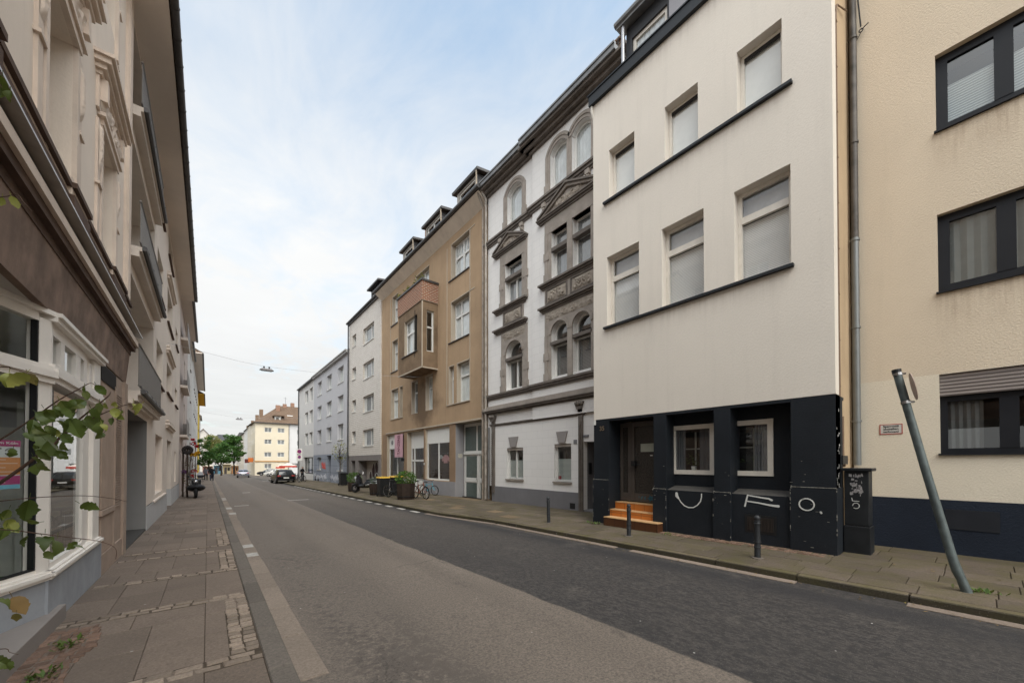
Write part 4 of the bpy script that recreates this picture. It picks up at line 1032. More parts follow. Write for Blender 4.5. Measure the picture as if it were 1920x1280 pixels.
m = MB(); m.fbox(F, 17.30, 20.99, -.4, .72, .0, .03); 0 and m.fbox(F, 23.52, 28.14, -.4, .68, 0, .03); m.fbox(F, 17.302, 17.95, .72, .735, 0, .02)
for x in (17.298,): m.poly([F(x, -.4, .0), F(x, 3.79, .0), F(x, 3.79, -.5), F(x, -.4, -.5)])
m.make('plinth', GREYW, T)
# casement windows
BW = dict(W, glass=GLASS_SKY)
def shift(h, d): return (h[0], h[1], h[2], h[3], 0, d)
w4 = window(T, F, shift(hs['r4'], .24), BW, cols=(.5,), rows=(.60,), fw=.09, bar=.10, dp=.24)
m = MB()      # glazing bars and round heads of the top light
a, b, z0, z1 = hs['r4']
for u, v in ((a + .09, (a + b) / 2 - .05), ((a + b) / 2 + .05, b - .09)):
    for k in (1, 2): m.fbox(F, u + (v - u) * k / 3 - .02, u + (v - u) * k / 3 + .02, z0 + 1.18, z1 - .09, -.29, -.235)
    pts = arcpts(u, v, z0 + .95, .22, 8)
    for p, q in zip(pts[:-1], pts[1:]): m.fprism(F, [p, q, (q[0], z0 + 1.2), (p[0], z0 + 1.2)], -.29, -.232)
m.make('glazing_bars', WHITE_FRAME, w4)
window(T, F, shift(hs['r3'], .24), BW, cols=(.62,), rows=(.62,), fw=.09, bar=.10)
for k, r_, c_ in (('r2a', (.68,), ()), ('r2b', (.68,), ()), ('ma', (.66,), ()), ('mb', (.66,), ()), ('l4', (.62,), (.5,)), ('l3', (.64,), ()), ('l2a', (.66,), ()), ('l2b', (.66,), ()), ('m4', (.65,), (.5,))):
    window(T, F, shift(hs[k], .2), dict(W, glass=GLASS_SKY if k in ('l4', 'm4', 'l3') else GLASS, curtain=NET if k != 'ma' else GREYNET), rows=r_, cols=c_, fw=.085, bar=.09, fill='curtain' if k not in ('ma',) else 'drapes')
for k in ('r4', 'r3', 'l4', 'l3'): h = hs[k]; sill(T, F, h[0] - .03, h[1] + .3, h[2], .06, .04)
sill(T, F, 15.9, 18.2, 4.86, .05, .05, EDGE); sill(T, F, 24.2, 26.3, 4.80, .05, .05, EDGE)
# the bay
B = right_front(9.15); sideF = lambda s, z, d: (s, 19.3 - d, z)      # side faces the near end
m = MB(); wall(m, B, 19.3, 22.62, 7.02, 10.74, [(19.95, 21.72, 8.08, 10.16)], dp=.18, ri=1)
wall(m, sideF, 9.15, 10.12, 7.02, 10.74, [(9.42, 9.86, 7.95, 10.25)], dp=.15, ri=1)
m.poly([(9.15, 22.62, 7.02), (10.1, 22.62, 7.02), (10.1, 22.62, 10.74), (9.15, 22.62, 10.74)])
m.poly([(9.15, 19.3, 7.02), (10.1, 19.3, 7.02), (10.1, 22.62, 7.02), (9.15, 22.62, 7.02)]); m.poly([(9.15, 19.3, 10.74), (10.1, 19.3, 10.74), (10.1, 22.62, 10.74), (9.15, 22.62, 10.74)])
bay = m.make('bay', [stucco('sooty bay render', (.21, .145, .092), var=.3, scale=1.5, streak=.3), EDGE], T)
m = MB(); m.box(9.12, 9.17, 19.27, 19.32, 7.02, 10.7); m.box(9.11, 10.1, 19.27, 19.33, 6.99, 7.06); m.box(9.11, 9.17, 19.33, 22.65, 6.99, 7.06); m.make('bay_edge', EDGE, bay)
m = MB(); m.box(9.10, 10.1, 19.25, 19.42, 10.72, 11.80); m.box(9.10, 9.27, 19.42, 22.67, 10.72, 11.80); m.box(9.27, 10.1, 22.5, 22.67, 10.72, 11.80); m.make('brick_parapet', REDBRICK, bay)
m = MB(); m.box(9.04, 10.1, 19.19, 19.46, 11.80, 11.90); m.box(9.04, 9.31, 19.46, 22.72, 11.80, 11.90); m.make('parapet_cap', ZINC_D, bay)
window(T, B, (19.95, 21.72, 8.08, 10.16, 0, .16), BW, cols=(.5,), rows=(.62,), fw=.09, bar=.10, gap=.10); sill(T, B, 19.9, 22.1, 8.08, .06, .04)
window(T, sideF, (9.42, 9.86, 7.95, 10.25, 0, .12), dict(W), rows=(.6,), fw=.07, bar=.08, fill=None); 
m = MB()
for (y0, n_) in ((22.4, 60), (20.2, 60), (19.6, 25), (21.3, 25)):
    for k in range(n_):
        c = Vector((9.2 + R.uniform(-.12, .2), y0 + R.gauss(0, .22), 11.9 + abs(R.gauss(0, .16)))); d = Vector((R.uniform(-1, 1), R.uniform(-1, 1), R.uniform(-.3, 1))).normalized() * .09; s_ = d.cross(Vector((0, .3, 1))).normalized() * .035
        m.poly([c - d, c + s_, c + d, c - s_])
tag(m.make('balcony_plants', LEAF_Y, loc=(9.2, 21, 11.9)), 'straggly yellow green plants growing along the brick balcony parapet', 'plants', kind='stuff')
# shop fronts
SW = dict(W, glass=SHOPGLASS, room=bricked('brown shop back wall', (.20, .13, .09), (.15, .10, .07), (.10, .07, .05), .25, .08, .01))
window(T, F, (24.0, 27.02, .70, 3.72, 0, .18), SW, cols=(.5,), rows=(), fw=.08, dp=.18, fill=None, name='shop_window')
window(T, F, (17.95, 20.80, .76, 3.72, 0, .12), SW, cols=(.5,), rows=(), fw=.08, dp=.12, fill=None, name='shop_window')
window(T, F, (21.05, 23.50, -.1, 3.72, 0, .30), SW, cols=(.22, .80), rows=(.52,), fw=.09, bar=.12, dp=.30, fill=None, name='shop_door')
m = MB(); m.fbox(F, 25.55, 26.95, 2.72, 3.66, -.185, -.172); m.cut(); m.fbox(F, 18.02, 20.74, 2.86, 3.66, -.125, -.112); m.cut(); m.fbox(F, 21.13, 23.42, 2.66, 3.64, -.305, -.292); m.cut(); m.fbox(F, 21.6, 22.95, -.05, .72, -.305, -.29); m.make_each('white_panel', WHITE, T)
m = MB(); m.fprism(F, [(26.45 + .17 * math.cos(k * math.pi / 8), 3.18 + .17 * math.sin(k * math.pi / 8)) for k in range(16)], -.172, -.15); m.make('round_vent', plain('vent grey', (.20, .20, .20), .6), T)
t_ = thing('pink_banner', 'pink hanging banner with dark upright lettering beside the first shop window', 'banner', (9.98, 24.2, 2.5))
m = MB(); m.fbox(F, 24.05, 25.45, 2.12, 3.66, .05, .062); m.make('cloth', plain('pink banner cloth', (.56, .34, .39), .8, .2, var=.12, scale=2), t_)
lettering(t_, 'TANZEREI', F(24.72, 2.94, .066), (0, 0, 1), (0, 1, 0), .52, plain('wine lettering', (.13, .02, .05), .7), width=1.30, bold=.012)
m = MB(); m.tube([F(24.0, 2.05, .03), F(25.5, 2.05, .06)], .02, 6); m.fbox(F, 23.9, 24.06, 1.85, 2.05, 0, .2); m.make('holder', IRON, t_)
# things inside the shops
m = MB(); m.fbox(F, 14.4, 28, -.1, -.02, -6, -.4); m.fbox(F, 14.4, 28, 3.78, 3.83, -6, -.5); m.fbox(F, 17.35, 17.4, 0, 3.8, -6, -.7); m.make('shop_floor', ROOM, T)
m = MB()
m.tube([F(18.0, 2.30, -.45), F(20.7, 2.30, -.45)], .012, 5)
m.make('clothes_rail', CHROME, T)
for k, (u, w_, l_, c_) in enumerate(((18.30, .22, .55, (.62, .25, .24)), (19.15, .30, .48, (.75, .38, .38)), (19.75, .2, .22, (.6, .58, .55)))):
    t_ = thing('hanging_garment', ('small red top on a hanger at the near end of the shop rail', 'pink child jacket on a hanger in the shop window', 'short white cloth on a hanger at the far end of the rail')[k], 'garment', F(u, 2.2, -.45), 'clothes hanging in the shop window')
    m = MB(); m.fprism(F, [(u - w_ * .7, 2.2 - l_), (u + w_ * .7, 2.2 - l_), (u + w_ * .75, 2.1 - l_ * .4), (u + w_ * 1.3, 2.05 - l_ * .5), (u + w_ * 1.4, 2.1 - l_ * .25), (u + w_ * .4, 2.2), (u - w_ * .4, 2.2), (u - w_ * 1.4, 2.1 - l_ * .25), (u - w_ * 1.3, 2.05 - l_ * .5), (u - w_ * .75, 2.1 - l_ * .4)], -.49, -.42)
    m.make('cloth', plain('garment %d' % k, c_, .9, .1), t_, bevel=.015)
    m = MB(); m.tube([F(u, 2.2, -.455), F(u, 2.3, -.455)], .006, 5); m.make('hook', CHROME, t_)
# house door in the deep recess
D = right_front(10.62)
m = MB(); m.fbox(D, 14.75, 17.30, -.4, 3.80, -.1, 0); db = m.make('door', WHITE_FRAME, T)
m = MB()
for a, b, z0, z1 in ((16.12, 17.16, 2.36, 3.62), (14.95, 15.98, 2.36, 3.62), (16.06, 17.06, .98, 2.10), (14.95, 15.72, .98, 2.10), (16.06, 17.06, -.02, .72), (14.95, 15.72, -.02, .72)): m.fbox(D, a, b, z0, z1, -.02, .006)
m.make('pane', plain('green grey frosted glass', (.10, .125, .115), .15, .6, var=.1), db)
m = MB(); m.fbox(D, 14.8, 17.25, 2.18, 2.30, 0, .06); m.fbox(D, 15.82, 15.90, -.3, 2.18, 0, .03); m.fbox(D, 16.0, 17.12, .76, .94, .0, .025); m.fbox(D, 14.9, 15.78, .76, .94, .0, .025); m.make('door_rails', WHITE_FRAME, db)
m = MB(); m.tube([D(15.98, .9, .02), D(15.98, .9, .07), D(15.98, 1.15, .07), D(15.98, 1.15, .02)], .012, 6); m.make('handle', CHROME, db)
m = MB(); m.box(10.25, 10.5, 17.27, 17.296, 2.0, 2.22); m.make('door_plate', plain('pale sign plate', (.45, .42, .36), .6, var=.3, scale=20), T)
m = MB(); m.fbox(F, 20.90, 20.99, 1.62, 1.74, .012, .03); m.make('wall_label', WHITE, T)
# eaves, gutter, roof, dormers
m = MB(); m.add([F(14.46, 13.84, 0), F(28.2, 13.84, 0), F(28.2, 14.28, .5), F(14.46, 14.28, .5), F(14.46, 14.30, 0), F(28.2, 14.30, 0)], [[0, 1, 2, 3], [3, 2, 5, 4], [0, 3, 4], [1, 5, 2]]); m.make('eaves', stucco('stained pale eaves', (.76, .67, .57), var=.15, streak=.3), T)
m = MB(); m.tube([F(14.3, 14.40, .56), F(28.5, 14.40, .56)], .10, 10); 
m.make('gutter', ZINC_D, T, smooth=True)
m = MB(); m.hexa([(9.6, 14.5, 14.38), (20, 14.5, 14.38), (20, 28.2, 14.38), (9.6, 28.2, 14.38), (11.6, 14.5, 17.2), (15, 14.5, 18), (15, 28.2, 18), (11.6, 28.2, 17.2)]); m.make('roof', REDTILE, T)
DG = right_front(10.05)
for (a, b) in ((15.2, 17.1), (18.75, 20.75), (22.4, 24.15)):
    m = MB(); nwin = 2 if b - a > 1.95 else 1
    wall(m, DG, a, b, 14.45, 15.72, [(a + .2, b - .2, 14.66, 15.62)], dp=.06)
    m.poly([DG(a, 14.45, 0), DG(a, 15.72, 0), DG(a, 16.0, -2), DG(a, 14.45, -2)], 1); m.poly([DG(b, 14.45, 0), DG(b, 15.72, 0), DG(b, 16.0, -2), DG(b, 14.45, -2)], 1)
    d_ = m.make('dormer', [stucco('pale dormer wood', (.40, .38, .35), var=.3), SLATE], T)
    window(T, DG, (a + .2, b - .2, 14.66, 15.62, 0, .05), W, cols=(.5,) if nwin == 2 else (), fw=.08, dp=.05, fill=None)
    m = MB(); m.hexa([DG(a - .25, 15.74, .16), DG(b + .25, 15.74, .16), DG(b + .25, 16.05, -2), DG(a - .25, 16.05, -2), DG(a - .25, 15.86, .18), DG(b + .25, 15.86, .18), DG(b + .25, 16.2, -2), DG(a - .25, 16.2, -2)]); m.make('dormer_roof', ZINC_D, d_)
    m = MB(); m.tube([DG(a - .02, 14.6, .05), DG(a - .12, 15.74, .14)], .035, 6); m.make('strut', EDGE, d_)
m = MB(); m.box(10.5, 11.1, 21.2, 21.8, 15.4, 16.35); m.make('chimney', REDBRICK, T)
downpipe(T, 9.99, 14.62, -.1, 13.6, .055, plain('brown grey downpipe', (.24, .20, .165), .6, var=.3, scale=5), (1.2, 3.4, 6.2, 9.), top=[(9.99, 14.62, 13.75), (9.65, 14.55, 14.25)])

# ---------------------------------------------------------------- white tiled house
F = right_front(10.0)
TILE = bricked('white facade tiles', (.70, .66, .61), (.64, .60, .55), (.36, .27, .19), .30, .155, .009, .45, offset=0, bstr=.4, dirt=.14)
GB = stucco('grey concrete base', (.205, .185, .175), var=.12, streak=.25)
T = thing('tiled_house', 'narrow white house clad in small tiles with a grey garage base', 'house', (10, 32, 0))
big = [(29.62, 32.25, z, z + 1.33) for z in (11.47, 8.58, 5.86, 3.10)]; sm = [(34.2, 35.3, z, z + 1.05) for z in (12.0, 9.08, 6.2, 3.45)]
m = MB(); wall(m, F, 28.14, 36.24, 2.36, 14.25, big + sm, dp=.2, back=8); m.make('wall', TILE, T)
doors = [(34.25, 35.45, -.6, 1.93), (28.5, 33.4, -.6, 1.92)]
m = MB(); wall(m, F, 28.14, 36.24, -.6, 2.36, doors, dp=.7, d=.01, back=8); m.make('base', GB, T)
for h in big: window(T, F, h, dict(W, curtain=GREYNET), cols=(.36, .86), fw=.09, bar=.10, dp=.16); sill(T, F, h[0], h[1], h[2], .05, .05, WHITE)
for h in sm: window(T, F, h, dict(W, curtain=GREYNET), cols=(), fw=.08, dp=.18, fill='half'); sill(T, F, h[0], h[1], h[2], .05, .05, WHITE)
m = MB(); m.fbox(F, 34.25, 35.45, -.6, 1.93, -.75, -.7); m.make('door', plain('dark house door', (.02, .02, .022), .5), T)
m = MB(); m.fbox(F, 28.5, 33.4, -.6, 1.92, -.75, -.7); gd = m.make('garage_door', plain('pale garage door', (.42, .38, .34), .6, var=.1), T)
m = MB(); mw = MB(); rg_ = random.Random(12)
for k, (u, z, a, b) in enumerate(((29.0, 1.35, .36, .48), (29.3, .55, .40, .62), (30.05, 1.15, .42, .55), (30.1, .35, .40, .45), (30.9, 1.25, .40, .55), (30.85, .35, .38, .55), (31.6, .95, .36, .75), (31.75, .15, .4, .35), (32.3, .55, .30, .5))):
    m.fprism(F, [(u + a * math.cos(t_ * math.pi / 8), z + b * math.sin(t_ * math.pi / 8)) for t_ in range(16)], -.70, -.694 + .0006 * k)
    mw_pts = [(u + a * 1.04 * math.cos(.5 + t_ * math.pi / 8), z + b * 1.04 * math.sin(.5 + t_ * math.pi / 8)) for t_ in range(9)]; ribbon(mw, F, mw_pts, .035, -.695, -.684)
m.make('graffiti', plain('dark red graffiti paint', (.035, .008, .012), .6, var=.3), gd); mw.make('graffiti_outline', WHITEPAINT, gd)
m = MB(); m.fbox(F, 28.1, 36.4, 14.25, 14.42, -.3, .12); m.tube([F(28.1, 14.45, .16), F(36.5, 14.45, .16)], .09, 8); m.make('gutter', ZINC_D, T)
m = MB(); m.hexa([(9.9, 28.2, 14.4), (18, 28.2, 14.4), (18, 36.2, 14.4), (9.9, 36.2, 14.4), (12.5, 28.2, 17), (15, 28.2, 17.5), (15, 36.2, 17.5), (12.5, 36.2, 17)]); m.make('roof', DARKTILE, T)
DG = right_front(10.3); m = MB(); wall(m, DG, 29.0, 31.2, 14.5, 15.75, [(29.3, 30.9, 14.75, 15.5)], dp=.06)
for s_ in (29.0, 31.2): m.poly([DG(s_, 14.5, 0), DG(s_, 15.75, 0), DG(s_, 15.9, -1.6), DG(s_, 14.5, -1.6)])
d_ = m.make('dormer', SLATE, T); window(T, DG, (29.3, 30.9, 14.75, 15.5, 0, .05), W, fw=.08, dp=.05, fill=None)
m = MB(); m.hexa([DG(28.8, 15.72, .3), DG(31.4, 15.72, .3), DG(31.4, 15.95, -1.6), DG(28.8, 15.95, -1.6), DG(28.8, 15.84, .3), DG(31.4, 15.84, .3), DG(31.4, 16.1, -1.6), DG(28.8, 16.1, -1.6)]); m.make('dormer_roof', ZINC_D, d_)
downpipe(T, 9.9, 36.2, -.3, 14.2, .06, ZINC_D, (2., 7., 11.))

# ---------------------------------------------------------------- blue grey house and the white corner house
BL = stucco('lilac grey render', (.52, .515, .535), var=.05, streak=.08); BLB = bricked('blue grey banded base', (.265, .285, .335), (.25, .275, .325), (.12, .14, .17), 40, .72, .02, .8, bstr=.3, dirt=.1)
T = thing('blue_grey_house', 'lilac grey plastered house with a darker blue base and red scrawl', 'house', (10, 43, 0))
cols = [(37.95, 40.2), (42.4, 44.7), (46.9, 49.1)]; zs = [(9.52, 11.08), (6.75, 8.26), (4.0, 5.5)]
up = [(a + .12, b - .12, z0, z1) for a, b in cols for z0, z1 in zs]; lo = [(38.05, 40.1, .98, 2.36), (47.0, 49.0, .95, 2.36)]; dr = (42.55, 44.35, -.8, 2.5)
m = MB(); wall(m, F, 36.24, 51.0, 2.65, 11.85, up, dp=.28, back=8); m.make('wall', BL, T)
m = MB(); wall(m, F, 36.24, 51.0, -.8, 2.65, lo + [dr], dp=.28, d=.012, back=8); m.make('base', BLB, T)
for h in up + lo: window(T, F, h, dict(W, curtain=NET if h[2] > 6 else GREYNET), cols=(.5,), fw=.10, bar=.10, dp=.26); sill(T, F, h[0] - .08, h[1] + .08, h[2], .06, .06, WHITE)
m = MB(); m.fbox(F, 42.55, 44.35, -.8, 2.5, -.9, -.85); m.make('door', plain('blue grey door', (.07, .085, .12), .5), T)
m = MB()
for s_ in (42.55, 44.35): m.poly([F(s_, -.8, -.28), F(s_, 2.5, -.28), F(s_, 2.5, -.9), F(s_, -.8, -.9)])
m.make('door_reveal', BLB, T)
m = MB()
for k in range(26):
    u = 36.6 + k * .52 if k < 12 else 44.5 + (k - 12) * .45; z = -.05 + R.uniform(-.12, .2); ribbon(m, F, [(u, z + R.uniform(0, .5)), (u + .12, z), (u + .3, z + R.uniform(.2, .5))], .05, .012, .022)
m.make('graffiti', plain('pale scrawl', (.62, .62, .66), .7), T)
m = MB(); ribbon(m, F, [(44.9, 1.2), (45.2, 1.75), (45.4, 1.2), (45.7, 1.7), (45.9, 1.25), (46.2, 1.8), (46.4, 1.35), (46.7, 1.7), (45.0, 1.1), (46.5, 1.25)], .07, .012, .022); m.make('red_graffiti', plain('red spray paint', (.55, .06, .04), .7), T)
m = MB()
for a in (48.0, 49.4, 37.3): m.fbox(F, a, a + .75, -.35, .25, -.02, .016); m.cut()
m.make_each('cellar_window', ROOM, T)
m = MB(); m.fbox(F, 36.3, 51.0, 11.85, 12.02, -.3, .25); m.fbox(F, 36.3, 51.0, 12.02, 12.12, .05, .34); m.make('gutter', stucco('pale eaves', (.48, .47, .46)), T)
m = MB(); m.hexa([(9.8, 36.3, 12.05), (18, 36.3, 12.05), (18, 51, 12.05), (9.8, 51, 12.05), (13, 36.3, 14.4), (14.5, 36.3, 14.5), (14.5, 51, 14.5), (13, 51, 14.4)]); m.make('roof', DARKTILE, T)
T = thing('corner_house', 'slim white house end with dark shop glass between the signpost and the blue grey house', 'house', (10, 55, 0))
cw = [(a, b, z0, z1) for a, b in ((51.6, 53.6), (54.4, 56.4)) for z0, z1 in ((9.5, 11.1), (6.75, 8.3), (4.0, 5.55))]; sh = (51.2, 57.2, .3, 2.45)
m = MB(); wall(m, F, 51.0, 60.5, -.8, 11.9, cw + [sh], dp=.25, back=8); m.make('wall', stucco('off white render', (.66, .64, .62), var=.05, streak=.06), T)
for h in cw: window(T, F, h, dict(W, curtain=GREYNET), cols=(.5,), fw=.1, dp=.2)
window(T, F, sh, dict(WD, glass=SHOPGLASS), cols=(.33, .66), fw=.12, dp=.25, fill=None, name='shop_window')
m = MB(); m.fbox(F, 50.9, 60.7, 11.9, 12.05, -.3, .3); m.make('gutter', ZINC_D, T)
m = MB(); m.hexa([(9.8, 51, 12.05), (18, 51, 12.05), (18, 60.5, 12.05), (9.8, 60.5, 12.05), (13, 51, 14.4), (14.5, 51, 14.5), (14.5, 58, 14.5), (13, 58, 14.4)]); m.make('roof', DARKTILE, T)
downpipe(T, 9.9, 60.4, -.6, 11.9, .07, ZINC_D)

# ---------------------------------------------------------------- houses beyond the side street
def simple_house(T, F, a, b, z0, z1, wins, wallm, W_, depth=10, cols=(.5,), roof=None, roofm=None, fill='curtain', dp=.12):
    m = MB(); wall(m, F, a, b, z0, z1, wins, dp=dp, back=depth); m.make('wall', wallm, T)
    for h in wins: window(T, F, h, W_, cols=cols, fw=.09, bar=.12, dp=dp - .02, fill=fill)
    if roof:
        m = MB(); e = .35; ri, rs, re = roof
        m.hexa([F(a - e, z1, e), F(b + e, z1, e), F(b + e, z1, -depth), F(a - e, z1, -depth), F(rs, z1 + ri, -depth * .45), F(re, z1 + ri, -depth * .45), F(re, z1 + ri, -depth * .55), F(rs, z1 + ri, -depth * .55)])
        return m.make('roof', roofm or REDTILE, T)
F = near_front(105.)
YEL = stucco('pale yellow render', (.72, .64, .50), var=.04, streak=.05); YELB = stucco('yellow base', (.68, .55, .39), var=.06)
T = thing('yellow_house', 'pale yellow house with a brown hipped roof facing down the street', 'house', (12, 105, -1.15))
yw = [(a, a + 1.42, z, z + 1.08) for a in (10.22, 12.85) for z in (8.88, 6.10, 3.12)] + [(11.6 - 1.35, 11.65, .38, 1.5), (14.3, 15.1, 1.0, 1.6)]
simple_house(T, F, 8.42, 15.3, -1.4, 11.1, yw, YEL, dict(W, curtain=GREYNET), cols=(.5,), depth=11)
for z in (8.88, 6.1, 3.12):
    for y in (107, 110, 113): window(T, right_front(8.41), (y, y + 1.3, z, z + 1.1, 0, .0), dict(W, curtain=GREYNET), cols=(.5,), fw=.1, dp=.0, fill=None)
m = MB(); m.fbox(F, 8.3, 15.35, 1.95, 2.2, 0, .12); m.make('string_course', stucco('orange band', (.50, .28, .12)), T)
m = MB(); m.hexa([(8.0, 104.5, 11.1), (24, 104.5, 11.1), (24, 117, 11.1), (8.0, 117, 11.1), (13.9, 110.5, 16.0), (24, 110.5, 16.0), (24, 111.0, 16.0), (13.9, 111.0, 16.0)]); rf = m.make('roof', REDTILE, T)
m = MB(); m.fbox(F, 8.0, 15.5, 10.98, 11.14, 0, .5); m.make('gutter', ZINC_D, T)
for (a, b, z0, z1, y) in ((12.9, 13.8, 14.0, 15.9, 108.6), (14.6, 15.4, 15.2, 16.5, 110), (16.4, 17.2, 15.5, 17.0, 110.6)):
    m = MB(); m.box(a, b, y, y + .8, z0, z1); m.make('chimney', REDBRICK, rf)
m = MB(); wall(m, near_front(105.6), 12.3, 13.6, 11.5, 12.9, [(12.5, 13.3, 11.8, 12.7)], dp=.1, back=1.6); dm = m.make('dormer', stucco('pale dormer', (.5, .48, .45)), T)
m = MB(); m.fprism(near_front(105.6), [(11.9, 12.86), (14.4, 12.86), (13.9, 13.15), (12.2, 13.15)], -2.2, .3); m.make('dormer_roof', REDTILE, dm)
window(T, near_front(105.6), (12.5, 13.3, 11.8, 12.7, 0, .08), W, fw=.1, dp=.08, fill=None)
m = MB(); m.tube([(15.2, 110.6, 16), (15.2, 110.6, 18.3)], .03, 5); m.tube([(14.8, 110.6, 18.), (15.6, 110.6, 18.)], .02, 5); m.make('antenna', IRON, T)
m = MB(); m.hexa([(15.1, 106.4, 12.45), (16.3, 106.4, 12.45), (16.3, 107.4, 13.35), (15.1, 107.4, 13.35), (15.1, 106.3, 12.5), (16.3, 106.3, 12.5), (16.3, 107.3, 13.4), (15.1, 107.3, 13.4)]); m.make('skylight', WHITE, rf)
downpipe(T, 15.2, 104.9, -1.1, 11, .06, ZINC)
T = thing('pale_house', 'plain white house to the side of the yellow house, behind the no-stopping signs', 'house', (18, 105, -1.15))
simple_house(T, near_front(105.1), 15.32, 24, -1.4, 11.0, [(16.9, 18.6, z, z + 1.2) for z in (8.6, 5.9, 3.1)] + [(15.9, 17.2, .4, 1.6)], stucco('cool white render', (.68, .67, .67), var=.05), dict(W, curtain=GREYNET), depth=11)
# the row that runs on behind the yellow house
names = (('cream row house with many small windows, next to the yellow house', (.66, .60, .50), 117.3, 128, 11.6), ('white row house with a grey roof, further along past the yellow house', (.68, .66, .63), 128, 142, 11.2),
         ('beige row house partly behind the right tree crown', (.60, .55, .47), 142, 160, 10.8), ('last pale row house at the far end of the street', (.64, .60, .55), 160, 190, 10.6))
for i, (lab, c, y0, y1, zt) in enumerate(names):
    Fx = right_front(8.45 - .0 * i + (y0 - 105) * .006); T = thing('row_house', lab, 'house', (8.6, (y0 + y1) / 2, -1.3), 'houses lining the far street')
    wn = [(y, y + 1.3, z, z + 1.5) for y in [y0 + 2 + 3.4 * k for k in range(int((y1 - y0 - 3) / 3.4))] for z in (1.9 - .3 * i, 4.7 - .3 * i, 7.2 - .3 * i)]
    simple_house(T, Fx, y0, y1, -2.5, zt, wn, stucco('row render %d' % i, c, var=.08), dict(W, curtain=GREYNET), depth=9, roof=(3.2, y0, y1), roofm=DARKTILE if i != 1 else SLATE, fill=None)
    m = MB(); m.box(10.5, 11.3, y0 + 2, y0 + 3, zt + 1, zt + 4.2); m.make('chimney', BRICK_Y, T)
for i, (y, z, c, lab) in enumerate(((107.5, 1.9, (.60, .16, .03), 'orange projecting shop sign at the corner of the yellow house'), (118, 1.7, (.13, .03, .03), 'dark red projecting shop sign further along the pale row'))):
    t_ = thing('shop_sign', lab, 'sign', (8.2, y, z), 'shop signs along the far row'); m = MB(); m.box(7.3, 8.3, y, y + .2, z, z + 1.0); m.make('panel', plain('sign colour %d' % i, c, .5), t_, bevel=.02); m = MB(); m.tube([(8.3, y + .1, z + .5), (8.5, y + .1, z + .5)], .04, 6); m.make('arm', IRON, t_)
F = near_front(205.)
hh = (('cream gabled house closing the view at the end of the street', -6.0, 1.2, 10.5, (.60, .56, .50), DARKTILE, 4.0), ('long grey roofed house behind the tree crowns', 1.2, 9.0, 9.6, (.55, .52, .50), SLATE, 4.6), ('dark roofed far house beside the long grey roofed one', 9.0, 18.5, 10.5, (.52, .50, .48), DARKTILE, 5.0))
for lab, a, b, zt, c, rm, ri in hh:
    T = thing('far_house', lab, 'house', ((a + b) / 2, 205, -2.2), 'houses closing the view')
    wn = [(x, x + 1.1, z, z + 1.5) for x in [a + 1 + 2.2 * k for k in range(int((b - a - 1) / 2.2))] for z in (.5, 3.4, 6.4)]
    simple_house(T, F, a, b, -3, zt, wn, stucco('far render ' + str(a), c), dict(W, curtain=GREYNET), depth=14, roof=(ri, a + 2, b - 2), roofm=rm, fill=None)
T = thing('gabled_house', 'pale pointed gable end rising above the dark left tree', 'house', (-1.2, 160, -1.8))
m = MB(); m.fprism(near_front(160.), [(-3.6, -2.5), (1.0, -2.5), (1.0, 9.8), (-1.3, 12.7), (-3.6, 9.8)], -16, 0); m.make('wall', stucco('pale gable', (.62, .58, .53)), T)
m = MB(); m.fslant(near_front(160.), (-3.9, 9.5), (-1.3, 12.72), .2, -16, .3); m.fslant(near_front(160.), (1.3, 9.5), (-1.3, 12.72), .2, -16, .3); m.make('roof', REDTILE, T)
window(T, near_front(160.06), (-1.8, -.8, 8.2, 9.6, 0, .0), W, fw=.1, dp=.0, fill=None)
# ================================================================== left-hand house fronts
F = left_front(-1.3)
LU = stucco('dusty beige render', (.80, .69, .585), var=.07, scale=.8, grain=50, bstr=.25, streak=.22, spots=.22, spotcol=(.30, .19, .13))
LM = stucco('beige mouldings', (.74, .62, .52), var=.14, scale=2, grain=60, bstr=.2, streak=.25, spots=.3, spotcol=(.28, .18, .13))
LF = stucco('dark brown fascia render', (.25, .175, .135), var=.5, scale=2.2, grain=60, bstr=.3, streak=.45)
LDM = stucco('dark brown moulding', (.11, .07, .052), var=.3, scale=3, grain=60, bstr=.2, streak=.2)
LP = stucco('brown ribbed plaster', (.38, .29, .23), var=.15, scale=3, grain=70, bstr=.3, streak=.15)
LB = stucco('blue grey plinth', (.34, .355, .38), var=.14, scale=3, grain=60, bstr=.25, streak=.3, spots=.1)
FLASH = plain('zinc flashing', (.34, .33, .32), .35, .5, .7, var=.2)
T = thing('shop_house', 'beige stucco house with a white framed corner shop window under a dark brown fascia', 'house', (-1.3, 6, 0))
wn = [(y, y + 1.02, z0, z1) for y in (.6, 3.2, 5.77, 8.22) for z0, z1 in ((5.15, 6.74), (8.95, 10.7))]
m = MB(); wall(m, F, -9, 10.78, 4.15, 12.8, wn, dp=.36, back=8); m.make('wall', LU, T)
for h in wn: window(T, F, h, dict(W, curtain=GREYNET), cols=(.5,), fw=.08, dp=.34, rows=(.68,))
m = MB(); dk = MB(); rl = MB()
